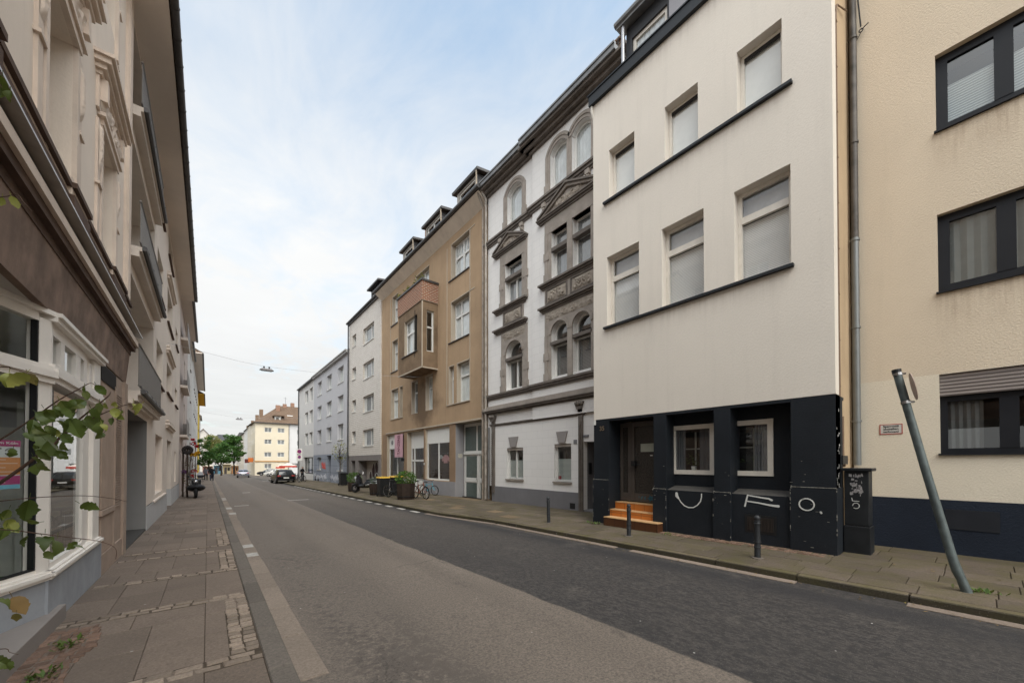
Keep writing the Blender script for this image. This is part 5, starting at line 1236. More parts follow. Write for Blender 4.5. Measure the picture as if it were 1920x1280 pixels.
for y in (.6, 3.2, 5.77, 8.22):
    a, b = y, y + 1.02
    for z0, z1 in ((5.15, 6.74), (8.95, 10.7)):
        m.cut(); rl.cut()
        for u, v, d in ((a - .09, a - .002, .045), (a - .26, a - .12, .03), (b + .002, b + .10, .045), (b + .13, b + .27, .03)): m.fbox(F, u, v, z0 - .3, z1 + .0, 0, d)
        m.fbox(F, a - .1, b + .11, z1 + .003, z1 + .10, 0, .06); m.fbox(F, a - .18, b + .19, z1 + .10, z1 + .15, 0, .09)
        m.fbox(F, a - .27, b + .28, z1 + .15, z1 + .62, 0, .035); relief(rl, F, a - .2, b + .21, z1 + .2, z1 + .55, .04, .06, int(y * 10), 40, 12)
        for s_ in (a - .24, b + .12): relief(rl, F, s_, s_ + .12, z1 - .75, z1 - .05, .032, .04, int(y * 7), 8, 30)
        m.cornice(F, a - .22, b + .24, [(z1 + .62, z1 + .68, .07), (z1 + .68, z1 + .75, .12), (z1 + .75, z1 + .83, .17), (z1 + .83, z1 + .88, .21)])
        for s_ in (a - .2, b + .1): m.fbox(F, s_, s_ + .12, z1 + .3, z1 + .62, 0, .11)
        for s_ in (a - .27, b + .12): m.fbox(F, s_ - .02, s_ + .17, z0 + .62, z0 + .66, 0, .055)
m.cut(); m.fbox(F, 10.30, 10.78, 4.9, 12.8, 0, .05); m.fbox(F, 10.36, 10.40, 4.9, 12.8, .05, .065)
# string moulding that breaks forward below the pilaster strips
m.cut()
for a, b, d in ((-8, .3, .06), (.3, .7, .10), (.7, 2.95, .06), (2.95, 3.3, .1), (3.3, 4.3, .06), (4.3, 4.5, .10), (4.5, 6.42, .06), (6.42, 7.15, .10), (7.15, 8.75, .06), (8.75, 9.9, .10), (9.9, 10.72, .07)):
    dk.fbox(F, a, b, 4.62, 4.78, 0, d); m.fbox(F, a, b, 4.78, 4.86, 0, d - .02); dk.fbox(F, a, b, 4.86, 4.92, 0, d + .02); m.fbox(F, a + .02, b - .02, 4.92, 5.0, 0, d - .03)
m.make_each('moulding', LM, T); rl.make_each('carved_relief', LM, T, smooth=True)
dk.make('string_moulding', LDM, T)
m = MB(); m.fprism(lambda s, z, d: F(d, z, s), [(0, 4.38), (.215, 4.335), (.215, 4.355), (0, 4.42)], -9, 11.02); m.make('flashing', FLASH, T)
m = MB(); m.fbox(F, -9, 10.98, 4.12, 4.22, -.1, .16); m.fbox(F, -9, 10.98, 4.22, 4.335, -.1, .09); m.make('cornice', LM, T)
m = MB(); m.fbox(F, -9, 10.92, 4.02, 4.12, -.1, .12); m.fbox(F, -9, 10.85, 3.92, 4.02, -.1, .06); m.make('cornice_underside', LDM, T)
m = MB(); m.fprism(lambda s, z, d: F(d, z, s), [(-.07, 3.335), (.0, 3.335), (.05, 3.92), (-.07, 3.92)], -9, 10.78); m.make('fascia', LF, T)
# recess ceiling, interior
m = MB(); m.poly([(-1.32, -9, 3.34), (-1.32, 10.7, 3.34), (-7, 10.7, 3.34), (-7, -9, 3.34)]); m.make('soffit', stucco('grey soffit', (.52, .48, .44), streak=0), T)
p = (-1.3 - .362 * 2.3, 6.15 - .932 * 2.3); q = (-1.3, 6.15); G = line_front(p, q)
SHF = plain('white shop frame', (.78, .73, .67), .5, .4, var=.06, scale=3)
m = MB()
# street pane: post, stiles, transom, three top lights
m.fbox(F, 6.16, 6.21, .62, 3.24, -.09, .0)
for a, b, d in ((7.62, 7.80, -.02), (7.80, 8.10, -.045), (8.10, 8.50, .0)): m.fbox(F, a, b, .62, 3.24, -.10, d)
m.fbox(F, 6.21, 7.62, .62, .68, -.09, -.01)
for z0, z1, d in ((2.60, 2.66, .03), (2.66, 2.74, .06), (2.74, 2.79, .035)): m.fbox(F, 6.13, 8.46, z0, z1, -.1, d)
for a, b in ((6.55, 6.70), (7.18, 7.40)): m.fbox(F, a, b, 2.79, 3.16, -.09, -.012)
m.fbox(F, 6.21, 7.62, 3.12, 3.24, -.09, -.01); m.fbox(F, 7.93, 8.10, 2.79, 3.16, -.09, -.02)
for z0, z1, d in ((3.24, 3.29, .05), (3.29, 3.335, .08)): m.fbox(F, 6.13, 8.52, z0, z1, -.12, d)
# angled pane
m.fbox(G, 2.16, 2.30, .62, 3.24, -.1, .0); m.fbox(G, .0, .12, .62, 3.24, -.1, 0); m.fbox(G, .12, 2.16, .62, .66, -.09, -.01); m.fbox(G, .12, 2.16, 3.20, 3.29, -.1, -.005)
for z0, z1, d in ((2.58, 2.64, .03), (2.64, 2.71, .06), (2.71, 2.76, .035)): m.fbox(G, 0, 2.31, z0, z1, -.1, d)
m.fbox(G, -.02, 2.32, 3.29, 3.34, -.1, .04)
for z0, z1, d in ((.60, .622, .03), (.565, .60, .06), (.53, .565, .035)): m.fbox(F, 6.12, 8.5, z0, z1, -.1, d); m.fbox(G, -.02, 2.32, z0, z1, -.1, d)
sw = m.make('shop_window', SHF, T)
SG = glassmat('street shop glass', (.85, .87, .87), .30); SGL = glassmat('angled shop glass', (.95, .96, .96), .05)
m = MB()
for a, b, z0, z1 in ((6.21, 7.62, .68, 2.6), (6.21, 6.55, 2.79, 3.12), (6.70, 7.18, 2.79, 3.12), (7.40, 7.93, 2.79, 3.12)): m.poly([F(a, z0, -.05), F(b, z0, -.05), F(b, z1, -.05), F(a, z1, -.05)])
m.make('street_pane', SG, sw)
m = MB()
for z0, z1 in ((.66, 2.58), (2.76, 3.2)): m.poly([G(.12, z0, -.05), G(2.16, z0, -.05), G(2.16, z1, -.05), G(.12, z1, -.05)])
m.make('angled_pane', SGL, sw)
m = MB(); m.fbox(G, 2.146, 2.163, .66, 3.2, -.06, -.006); m.fbox(G, .12, 2.15, .66, .675, -.06, -.006); m.make('dark_seal', BLACK, sw)
# interior of the shop
m = MB(); m.box(-7, -1.42, 3.0, 10.5, .12, .16); m.make('shop_floor', plain('green shop floor', (.16, .29, .12), .8, .2), T)
m = MB(); m.fbox(G, .1, 2.14, .40, .52, -1.0, -.1); m.make('display_podium', plain('green carpet', (.16, .29, .12), .9, .2, var=.3), T)
m = MB(); m.box(-7, -6.9, 3, 10.6, .4, 3.3); m.box(-7, -1.45, 10.5, 10.6, .4, 3.3); m.box(-1.42, -1.38, 8.5, 10.6, -.2, 3.3); m.box(-7., -2.2, 2.6, 2.7, .2, 3.3); m.make('shop_walls', plain('grey interior wall', (.62, .63, .62), .9, .2, var=.15, scale=1), T)
m = MB(); m.box(-2.9, -2.6, 8.2, 8.5, .16, 2.4); m.box(-3.6, -1.72, 8.62, 8.66, .16, 2.25); m.box(-2.1, -2.04, 8.5, 8.62, .16, 2.6); m.box(-4.6, -3.6, 8.2, 8.24, .16, 2.9); m.make('shelves', plain('pale shop shelving', (.82, .81, .77), .7, .3), T)
m = MB(); m.box(-4.5, -2.7, 8.0, 8.3, 1.55, 1.8); m.make('dark_counter', plain('brown counter', (.06, .04, .03), .6), T)
m = MB(); m.fbox(F, 6.22, 7.6, 2.1, 2.58, -.075, -.065); m.make('blind', BLIND_G, sw)
# poster on the angled pane (inside of the glass)
t_ = thing('poster', 'magenta, white and orange striped poster taped inside the angled shop pane', 'poster', G(1.75, 1.7, -.06))
m = MB(); m.fbox(G, 1.42, 2.05, 1.50, 1.965, -.063, -.056); m.make('paper', plain('pale grey paper', (.52, .56, .55), .7, .2, var=.04), t_)
def band(z0, z1, c, nm):
    b_ = MB(); b_.fbox(G, 1.42, 2.05, z0, z1, -.056, -.0535); b_.make(nm, plain('poster ' + nm, c, .7, .2, var=.1, scale=9), t_)
band(1.905, 1.965, (.30, .008, .11), 'magenta_heading'); band(1.635, 1.80, (.50, .20, .05), 'orange_band'); band(1.54, 1.625, (.30, .008, .12), 'magenta_footer'); band(1.50, 1.54, (.12, .38, .50), 'blue_footer')
lettering(t_, 'Gymnasium Köln', G(1.80, 1.937, -.052), (.362, .932, 0), (0, 0, 1), .035, WHITEPAINT, width=.44)
m = MB()
for k, z in enumerate((1.66, 1.70, 1.74, 1.775)): m.fbox(G, 1.46, 1.9 if k % 2 else 2.02, z, z + .008, -.0535, -.052)
for k, z in enumerate((1.56, 1.575, 1.59, 1.605)): m.fbox(G, 1.5, 1.9 - .04 * k, z, z + .005, -.0535, -.052)
m.make('text_lines', plain('pale print', (.55, .40, .30), .7), t_)
m = MB()
for a0, a1 in ((.4, 2.8), (3.5, 5.9)):
    ribbon(m, G, [(1.95 + .055 * math.cos(a0 + (a1 - a0) * k / 10), 1.852 + .036 * math.sin(a0 + (a1 - a0) * k / 10)) for k in range(11)], .004, -.056, -.053)
m.fbox(G, 1.45, 1.86, 1.875, 1.89, -.056, -.053); m.make('emblem', plain('grey print', (.16, .17, .17), .7), t_)
# plinth, ribbed wall piece, step
m = MB(); m.fbox(F, 6.1, 8.62, -.3, .53, -.2, .015); m.fbox(G, 0, 2.305, -.3, .53, -.2, .012); m.make('plinth', LB, T)
m = MB(); m.fbox(F, 8.5, 10.78, -.4, 3.318, -.12, -.01); m.fbox(F, 10.45, 10.783, -.4, 3.316, -.012, .03); m.fbox(F, 8.62, 10.45, -.3, .30, -.02, .012)
y = 8.64
while y < 9.55:
    m.fbox(F, y, y + .03, 1.02, 3.0, -.01, .010); m.fbox(F, y, y + .03, .32, .90, -.01, .006); y += .058
z = .95
while z < 3.0: m.fbox(F, 9.72, 10.35, z, z + .022, -.01, .012); z += .044
m.fbox(F, 8.55, 9.62, .92, 1.0, -.01, .03); m.fbox(F, 9.58, 9.66, .3, 1.0, -.01, .022); m.fbox(F, 9.66, 9.70, .95, 3.1, -.01, .018); m.make('ribbed_wall', LP, T)
m = MB(); m.fbox(F, 8.55, 9.75, 3.04, 3.30, -.3, .003); m.make('shutter_slot', ROOM, T)  # solid dark block; its colour stands in for the shade in the recess
m = MB(); m.hexa([(-1.225, 3.0, -.05), (-1.225, 6.45, -.05), (-1.30, 6.47, -.05), (-3.2, 3.0, -.05), (-1.225, 3.0, .205), (-1.225, 6.45, .175), (-1.30, 6.47, .175), (-3.2, 3.0, .205)]); m.make('step', stucco('grey step', (.26, .23, .21), var=.12, grain=70, streak=.1), T, bevel=.008)
m = MB(); m.box(-4, -3.0, 2.95, 3.05, .1, 3.3); m.make('entrance_door', plain('dark shop door', (.05, .05, .05), .5), T)

# ---------------------------------------------------------------- balcony house
LH = stucco('pale beige render', (.76, .665, .575), var=.07, scale=.5, grain=45, bstr=.2, streak=.12, spots=.12, spotcol=(.36, .25, .18))
LHB = stucco('pale grey base', (.52, .515, .51), var=.08, grain=45, bstr=.2, streak=.12)
CONC = stucco('balcony underside', (.66, .585, .515), var=.1, streak=.15)
T = thing('balcony_house', 'beige house with metal-railed balconies and a deep overhanging eave, past the shop', 'house', (-1.3, 20, 0))
bz = (3.22, 6.2, 9.12)
log = [(10.9, 15.55, 3.24, 5.75), (10.9, 15.55, 6.22, 8.7), (10.9, 15.55, 9.14, 11.1)]
wl = [(16.4, 18.45, z, z + 1.35) for z in (4.35, 7.3)] + [(20.2, 22.9, 4.55, 5.75), (20.2, 22.9, 7.35, 8.75), (25.0, 26.6, 4.6, 5.5), (25.0, 26.6, 7.6, 8.5), (16.6, 18.3, 10.1, 11.0), (20.4, 22.6, 10.1, 11.0)]
gl = [(10.82, 14.2, -.4, 2.86), (16.35, 18.7, .74, 2.66), (20.7, 22.95, -.4, 2.68), (25, 26.2, .8, 2.3)]
m = MB(); wall(m, F, 10.79, 28.7, 2.95, 11.17, [l for l in log] + wl, dp=.22, back=9); m.make('wall', LH, T)
m = MB(); wall(m, F, 10.79, 28.7, .57, 2.95, [h if h[2] > .57 else (h[0], h[1], .57, h[3]) for h in gl], dp=.25, back=9); m.make('ground_wall', LH, T)
m = MB(); wall(m, F, 10.79, 28.7, -.6, .57, [(h[0], h[1], -.6, .57) for h in gl if h[2] < 0], dp=.25, d=.018, back=9); m.make('base', LHB, T)
for h in wl: window(T, F, h, dict(W, curtain=NET), cols=(.5,), fw=.08, dp=.2); sill(T, F, h[0] - .1, h[1] + .1, h[2], .07, .05, LDM)
h = gl[1]; m = MB(); m.fbox(F, h[0], h[1], h[2], h[3], -.26, -.22); m.make('blocked_window', stucco('pale pink panel', (.50, .42, .40), var=.05), T); sill(T, F, 15.8, 19.9, .60, .06, .05, LH)
window(T, F, gl[3], W, cols=(.5,), fw=.08, dp=.2)
m = MB(); m.fbox(F, 20.7, 22.95, -.5, 2.68, -.35, -.3); m.make('door', plain('dark teal door', (.035, .04, .04), .4), T)
for a, b, z in ((20.0, 23.6, 3.12), (20.0, 23.3, 6.05), (20.0, 23.3, 9.0)):
    m = MB(); m.cornice(F, a, b, [(z, z + .10, .07), (z + .10, z + .2, .13)]); m.fbox(F, a, b, z + .26, z + .31, 0, .10); m.make('window_hood', LH, T)
for k, (a, b, z0, z1) in enumerate(log):
    a, b, z0, z1 = a + .004, b - .004, z0 + .004, z1 - .004
    m = MB(); m.poly([F(a, z0, 0), F(b, z0, 0), F(b, z0, -.9), F(a, z0, -.9)]); m.poly([F(a, z1, 0), F(b, z1, 0), F(b, z1, -.9), F(a, z1, -.9)]); m.poly([F(b, z0, 0), F(b, z1, 0), F(b, z1, -.9), F(b, z0, -.9)]); m.poly([F(a, z0, 0), F(a, z1, 0), F(a, z1, -.9), F(a, z0, -.9)])
    m.poly([F(a, z0, -.9), F(b, z0, -.9), F(b, z1, -.9), F(a, z1, -.9)]); lg = m.make('loggia', CONC, T)
    window(T, F, (12.2, 14.6, z0 + .05, z0 + 2.0, 0, .86), dict(W), cols=(.5,), fw=.1, dp=.86)
    B_ = MB(); B_.fbox(F, a - .02, b + .02, z0 - .22, z0 - .012, -.3, .16); B_.fbox(F, a - .02, b + .03, z0 - .10, z0 - .012, .16, .20); bl = B_.make('balcony', CONC, T)
    m = MB(); zt = z0 + .95
    m.tube([F(a, zt, .17), F(b, zt, .17), F(b, zt, -.0)], .022, 6); m.tube([F(a, z0 + .1, .17), F(b, z0 + .1, .17)], .015, 6)
    y = a + .02
    while y < b:
        m.fbox(F, y, y + .032, z0 + .1, zt, .162, .174); y += .055
    m.make('railing', plain('grey metal railing %d' % k, (.16, .143, .128), .55, .4, .3, var=.2), bl)
    m = MB(); m.tube([F(a, z0 - .02, .235), F(b + .1, z0 - .02, .235)], .05, 8)
    y = a + .3
    while y < b: m.tube([F(y, z0 + .0, .23), F(y, z0 + .08, .19), F(y, z0 + .14, .175)], .012, 5); m.ring(F(y, z0 + .0, .235), .05, .008, (0, 1, 0), 10, 5); y += .9
    m.make('balcony_gutter', ZINC_D, bl)
m = MB(); a, b = 10.826, 14.195
for pl in ([F(b, -.5, .0), F(b, 2.852, .0), F(b, 2.852, -6), F(b, -.5, -6)], [F(a, -.5, -.0), F(a, 2.852, -.0), F(a, 2.852, -6), F(a, -.5, -6)], [F(a, -.5, -6), F(b, -.5, -6), F(b, 2.852, -6), F(a, 2.852, -6)], [F(a, 2.852, 0), F(b, 2.852, 0), F(b, 2.852, -6), F(a, 2.852, -6)]): m.poly(pl)
m.make('passage', stucco('dark grey passage wall', (.26, .25, .24), var=.1), T)
m = MB(); m.fbox(F, a + .003, b - .003, -.3, -.03, -6, .0); m.make('passage_floor', stucco('dark passage floor', (.07, .065, .06)), T)
m = MB(); m.fbox(F, 10.80, 14.35, 2.96, 3.02, 0, .10); m.make('passage_lintel', LH, T)
EV = stucco('pale brown soffit', (.80, .71, .63), var=.06, streak=.05)
m = MB(); m.fbox(F, 9.6, 28.85, 11.17, 11.24, -.4, .60); m.make('eave_soffit', EV, T)
m = MB(); n_ = 26
m.tube([F(9.6 + (28.9 - 9.6) * k / n_, 11.23, .69) for k in range(n_ + 1)], .075, 10)
for k in range(n_): y = 9.7 + .74 * k; m.tube([F(y, 11.23, .69), F(y + .03, 11.23, .69)], .085, 10) if y < 28.8 else None
m.make('gutter', ZINC_D, T, smooth=True)
m = MB(); m.fbox(F, 9.6, 28.9, 11.24, 11.34, -.4, .74); m.hexa([F(9.6, 11.34, .74), F(28.85, 11.34, .74), F(28.85, 11.34, -8), F(10.8, 11.34, -8), F(10.8, 13.6, -3.5), F(28.85, 13.6, -3.5), F(28.85, 13.6, -4.5), F(10.8, 13.6, -4.5)]); m.make('roof', REDTILE, T)

# ---------------------------------------------------------------- the houses further along on the left
def left_house(lab, c, y0, y1, zt, ov, bal, base=None, goldsoffit=None, wz=(4.3, 7.2, 10.0)):
    T = thing('street_house', lab, 'house', (-1.3, (y0 + y1) / 2, 0), 'houses further along the left pavement')
    wn = [(y, y + 1.3, z, z + 1.45) for y in [y0 + 5.0 + 2.9 * k for k in range(max(1, int((y1 - y0 - 6) / 2.9)))] for z in wz if z + 1.5 < zt] + [(y, y + 1.3, .7, 2.3) for y in [y0 + 5 + 2.9 * k for k in range(max(1, int((y1 - y0 - 6) / 2.9)))]]
    m = MB(); wall(m, F, y0, y1, -1.6, zt, wn, dp=.15, back=8); m.make('wall', stucco('left render ' + lab[:9], c, var=.07, streak=.12), T)
    for h in wn: window(T, F, h, dict(W, curtain=GREYNET), cols=(.5,), fw=.09, dp=.13, fill='curtain'); sill(T, F, h[0] - .08, h[1] + .08, h[2], .06, .05, LDM)
    m = MB(); m.fbox(F, y0, y1, zt, zt + .08, -.3, ov - .12); m.make('eave_soffit', goldsoffit or EV, T)
    m = MB(); m.tube([F(y0, zt + .02, ov - .06), F(y1, zt + .02, ov - .06)], .075, 8); m.make('gutter', ZINC_D, T)
    m = MB(); m.hexa([F(y0, zt + .08, ov), F(y1, zt + .08, ov), F(y1, zt + .08, -8), F(y0, zt + .08, -8), F(y0, zt + 2.6, -3.5), F(y1, zt + 2.6, -3.5), F(y1, zt + 2.6, -4.5), F(y0, zt + 2.6, -4.5)]); m.make('roof', REDTILE, T)
    if bal:
        for z in wz:
            if z + 1 > zt: continue
            m = MB(); m.fbox(F, y0 + .6, y0 + 4.2, z - 1.05, z - .9, 0, .32); b_ = m.make('balcony', CONC, T)
            m = MB(); m.fbox(F, y0 + .6, y0 + 4.2, z - .9, z + .0, .30, .32); m.fbox(F, y0 + 4.18, y0 + 4.2, z - .9, z, .0, .30); m.make('railing', plain('grey panel railing', (.20, .18, .165), .6), b_)
    return T
left_house('pinkish house with small stacked balconies beside the flower trellis', (.56, .47, .42), 28.72, 39, 11.3, .62, True)
left_house('plain white house with a flat line of windows, second past the balconies', (.60, .57, .53), 39.02, 50, 12.0, .30, False)
left_house('white house whose eave juts out furthest over the left pavement', (.62, .60, .57), 50.02, 76, 12.9, .88, False)
left_house('house with a golden yellow front at the far end of the left row', (.70, .50, .08), 76.02, 92, 12.4, .86, False, goldsoffit=stucco('golden soffit', (.62, .36, .03), streak=0))
left_house('last grey white house of the left row, behind the dark tree', (.52, .50, .47), 92.02, 103, 10.5, .3, False)
# ================================================================== things in the street
def at(x, y, t):     # a point t metres ahead of the camera
    a, b = (x - 960) / FPX, (Y0 - y) / FPX; s, c = math.sin(TH), math.cos(TH)
    h = math.cos(PIT) - b * math.sin(PIT); z = math.sin(PIT) + b * math.cos(PIT)
    return Vector(((s * h + a * c) * t, (c * h - a * s) * t, 1.75 + z * t))
# ---- bollards
BOL = plain('dark bollard paint', (.030, .032, .036), .5, .45, .2, var=.25, scale=20)
for i, (x, y, tilt, lab) in enumerate(((7.50, 2.49, 0, 'dark ringed bollard in front of the vent grille'), (7.57, 5.13, 0, 'dark ringed bollard in front of the orange steps'), (7.60, 7.79, .05, 'slightly leaning dark bollard in front of the ornate white house'))):
    z = pz(x) + gz(y); t_ = thing('bollard', lab, 'bollard', (x, y, z), 'iron bollards along the right kerb')
    if i == 0:
        m = MB(); pr = [(.052, 0), (.052, .15)]
        def ringp(h): return [(.052, h), (.062, h + .004), (.062, h + .018), (.052, h + .022)]
        pr += ringp(.20) + [(.050, .28)] + ringp(.30) + [(.046, .62)] + ringp(.655) + [(.046, .70), (.054, .705), (.054, .722), (.036, .727), (.036, .745), (.050, .752), (.054, .775), (.046, .80), (.028, .818), (.006, .825)]
        m.lathe((x, y, z), pr, 20); body = m.make('post', BOL, t_, smooth=True)
        m = MB(); m.lathe((x, y, z - .01), [(.10, 0), (.10, .018), (.08, .024), (.055, .026)], 16); foot = m.make('foot_collar', KERB, t_)
    else:
        for o in (body, foot): c = o.copy(); COL.objects.link(c); c.parent = t_
        t_.rotation_euler = (0, tilt, i * .7)
    t_.scale = (.92, .92, .90)
# ---- bent post with the round sign
t_ = thing('bent_signpost', 'grey signpost bent over at its foot with a small round sign seen edge on', 'signpost', (7.5, .15, .1))
m = MB(); m.tube([(7.5, .13, .02), (7.5, .15, .12), (7.5, .19, .26), (7.5, .225, .36), (7.5, .26, .50), (7.5, .49, 1.66), (7.5, .75, 3.02)], [.052, .050, .046, .051, .047, .045, .045], 16)
m.make('post', plain('dull green grey galvanised steel', (.105, .125, .125), .5, .45, .35, var=.3, scale=7), t_, smooth=True)
m = MB(); m.tube([(7.5, .748, 3.0), (7.5, .754, 3.05)], .050, 16); m.make('cap', BLACK, t_)
m = MB()
for k in (2.58, 2.98): y = .49 + (k - 1.66) * .191; m.tube([(7.5, y - .004, k - .018), (7.5, y + .004, k + .018)], .051, 14); m.box(7.49, 7.53, y - .085, y - .05, k - .012, k + .012)
m.make('clamp', CHROME, t_)
m = MB(); ax = Vector((.06, .186 * 1.0, .0)); c = Vector((7.505,   .66 - .068, 2.79)); up = Vector((0, .19, .98)).normalized(); n_ = Vector((.17, -.96, .19)).normalized(); r_ = up.cross(n_).normalized()
for k in range(1):
    v = [c + (r_ * math.cos(a * math.pi / 14) + up * math.sin(a * math.pi / 14)) * .19 + n_ * d for d in (-.003, .003) for a in range(28)]
    m.add(v, [list(range(28))[::-1], list(range(28, 56))] + [[a, (a + 1) % 28, 28 + (a + 1) % 28, 28 + a] for a in range(28)])
m.make('sign_disc', plain('scratched back of sign', (.50, .38, .33), .5, .4, .2, var=.35, scale=14), t_)
# ---- utility cabinet
t_ = thing('utility_cabinet', 'black utility cabinet with torn stickers in the corner beside the dark house', 'cabinet', (9.1, 1.4, .15))
CAB = plain('black cabinet paint', (.012, .0135, .016), .55, .35, var=.35, scale=3)
m = MB(); m.box(8.98, 9.34, 1.24, 1.60, .05, .62); m.box(9.0, 9.34, 1.26, 1.59, .635, 1.60); m.make('body', CAB, t_, bevel=.01)
m = MB(); m.box(8.95, 9.38, 1.21, 1.62, 1.60, 1.655); m.make('lid', CAB, t_, bevel=.012)
FC = right_front(9.0); m = MB(); rr = random.Random(9)
for k in range(46):
    u, z = rr.uniform(1.33, 1.50), rr.uniform(1.16, 1.52); w_, h_ = rr.uniform(.008, .045), rr.uniform(.008, .06); m.fprism(FC, [(u, z), (u + w_, z + rr.uniform(-.01, .01)), (u + w_ * .9, z + h_), (u + rr.uniform(0, .01), z + h_ * .9)], 0, .0012 + .0002 * k)
m.make('sticker_rests', plain('torn stickers', (.33, .31, .31), .8, .2, var=.5, scale=40), t_)
m = MB(); ribbon(m, FC, [(1.485, 1.12), (1.478, 1.07), (1.39, 1.065)], .005, 0, .003); ribbon(m, FC, [(1.43 + .045 * math.cos(a * .6), .985 + .05 * math.sin(a * .6)) for a in range(10)], .005, 0, .003); m.make('scribble', WHITEPAINT, t_)
m = MB(); m.fbox(FC, 1.262, 1.588, .618, .637, -.02, -.004); m.make('gap', BLACK, t_)
# ---- wall sign
t_ = thing('warning_sign', 'small white wall sign with a red border on the cream wall', 'sign', (10.08, 1.09, 2.38))
FC = right_front(10.096); m = MB(); m.fbox(FC, .94, 1.25, 2.29, 2.48, 0, .008); m.make('plate', plain('white sign', (.55, .53, .50), .5), t_)
m = MB()
for a, b, z0, z1 in ((.94, 1.25, 2.29, 2.302), (.94, 1.25, 2.468, 2.48), (.94, .952, 2.302, 2.468), (1.238, 1.25, 2.302, 2.468)): m.fbox(FC, a, b, z0, z1, .004, .010)
m.make('red_border', plain('sign red', (.40, .035, .03), .5), t_)
for k, tx in enumerate(('Sperrmüll', 'abstellen', 'verboten!')): lettering(t_, tx, FC(1.095, 2.437 - k * .051, .0085), (0, -1, 0), (0, 0, 1), .052, BLACK, bold=.0012, width=(.21, .205, .21)[k])
# ---- planters
def leafblob(m, c, rx, ry, rz, n, l=.07, w_=.35, rnd=R, up=.3):
    for k in range(n):
        a = rnd.uniform(0, 6.283); u = rnd.uniform(-1, 1); q = rnd.uniform(.35, 1) ** .5
        s_ = math.sqrt(max(0, 1 - u * u)); p = Vector((c[0] + rx * q * s_ * math.cos(a), c[1] + ry * q * s_ * math.sin(a), c[2] + rz * q * u))
        d = Vector((rnd.gauss(0, 1) + math.cos(a), rnd.gauss(0, 1) + math.sin(a), rnd.gauss(0, .7) + up)).normalized() * l * rnd.uniform(.6, 1.2)
        t2 = d.cross(Vector((rnd.gauss(0, 1), rnd.gauss(0, 1), rnd.gauss(0, 1)))).normalized() * d.length * w_
        m.poly([p - d, p + t2 * .9 - d * .1, p + d, p - t2 * .9 - d * .1])
LAV = leafmat('grey green lavender', [(.06, .085, .055), (.10, .13, .09), (.045, .07, .04)])
FRESH = leafmat('fresh green leaves', [(.035, .10, .012), (.07, .17, .02), (.025, .075, .01), (.11, .22, .04)])
for (x, y, w_, h_, lm, lab, dims) in ((7.75, 18.15, .42, .80, FRESH, 'nearest dark wooden planter, overflowing with bright broad leaves, beside the bicycle', (.55, .52, .42, 900)),
                                    (7.67, 22.2, .36, .66, LAV, 'low dark planter with grey green lavender between scooter and bins', (.45, .45, .30, 700)), (7.7, 26.6, .36, .62, FRESH, 'farthest dark planter with tall green plants next to the scooter', (.5, .5, .45, 700))):
    z = pz(x) + gz(y); t_ = thing('planter', lab, 'planter', (x, y, z), 'wooden planters on the right pavement')
    m = MB(); n = 8
    pr = [(w_ * 1.02, 0), (w_ * 1.1, h_ * .5), (w_ * 1.14, h_), (w_ * .98, h_), (w_ * .95, h_ - .08)]; m.lathe((x, y, z), pr, n); m.make('tub', WOOD, t_)
    m = MB()
    for k in range(n):
        a = 2 * math.pi * (k + .5) / n; 
    for hh in (.18, .78): m.lathe((x, y, z + h_ * hh), [(w_ * 1.085, 0), (w_ * 1.11, .0), (w_ * 1.12, .03), (w_ * 1.09, .03)], n)
    m.make('hoop', IRON, t_)
    m = MB(); leafblob(m, (x, y, z + h_ + dims[2] * .55), dims[0], dims[1], dims[2], dims[3], .07 if lm is FRESH else .06, .35 if lm is FRESH else .10, up=.3 if lm is FRESH else 1.2); m.make('leaves', lm, t_)
# ---- bins
def bin_(x, y, rz, w_, d_, h_, lidm, lab, cat='bin', group=None):
    z = pz(x) + gz(y); t_ = thing('wheelie_bin', lab, cat, (x, y, z), group)
    m = MB(); m.hexa([(x - w_ * .42, y - d_ * .42, z + .06), (x + w_ * .42, y - d_ * .42, z + .06), (x + w_ * .42, y + d_ * .42, z + .06), (x - w_ * .42, y + d_ * .42, z + .06), (x - w_ / 2, y - d_ / 2, z + h_), (x + w_ / 2, y - d_ / 2, z + h_), (x + w_ / 2, y + d_ / 2, z + h_), (x - w_ / 2, y + d_ / 2, z + h_)])
    m.box(x - w_ * .53, x + w_ * .53, y - d_ * .53, y + d_ * .53, z + h_ - .06, z + h_); m.make('body', BLACK, t_, bevel=.02)
    m = MB(); m.hexa([(x - w_ * .56, y - d_ * .56, z + h_ + .005), (x + w_ * .56, y - d_ * .56, z + h_ + .005), (x + w_ * .56, y + d_ * .60, z + h_ + .005), (x - w_ * .56, y + d_ * .60, z + h_ + .005), (x - w_ * .48, y - d_ * .46, z + h_ + .075), (x + w_ * .48, y - d_ * .46, z + h_ + .075), (x + w_ * .48, y + d_ * .56, z + h_ + .085), (x - w_ * .48, y + d_ * .56, z + h_ + .085)]); m.make('lid', lidm, t_, bevel=.015)
    m = MB(); m.tube([(x - w_ * .4, y + d_ * .66, z + h_), (x + w_ * .4, y + d_ * .66, z + h_)], .016, 6)
    m.make('handle', BLACK, t_)
    for s_ in (-1, 1): m = MB(); m.tube([(x + s_ * w_ * .42, y + d_ * .42, z + .10), (x + s_ * w_ * .50, y + d_ * .42, z + .10)], .10, 12); m.make('wheel', RUBBER, t_)
YLID = plain('yellow bin lid', (.50, .31, .03), .45, .4)
bin_(7.62, 20.95, 0, .55, .55, 1.0, YLID, 'black bin with a yellow lid, on the kerb side of the pair'); bin_(8.30, 20.75, 0, .58, .60, 1.02, YLID, 'black bin with a yellow lid, on the house side of the pair')
bin_(9.15, 34.8, 0, .62, .72, 1.06, BLACK, 'all black bin against the blue grey house')
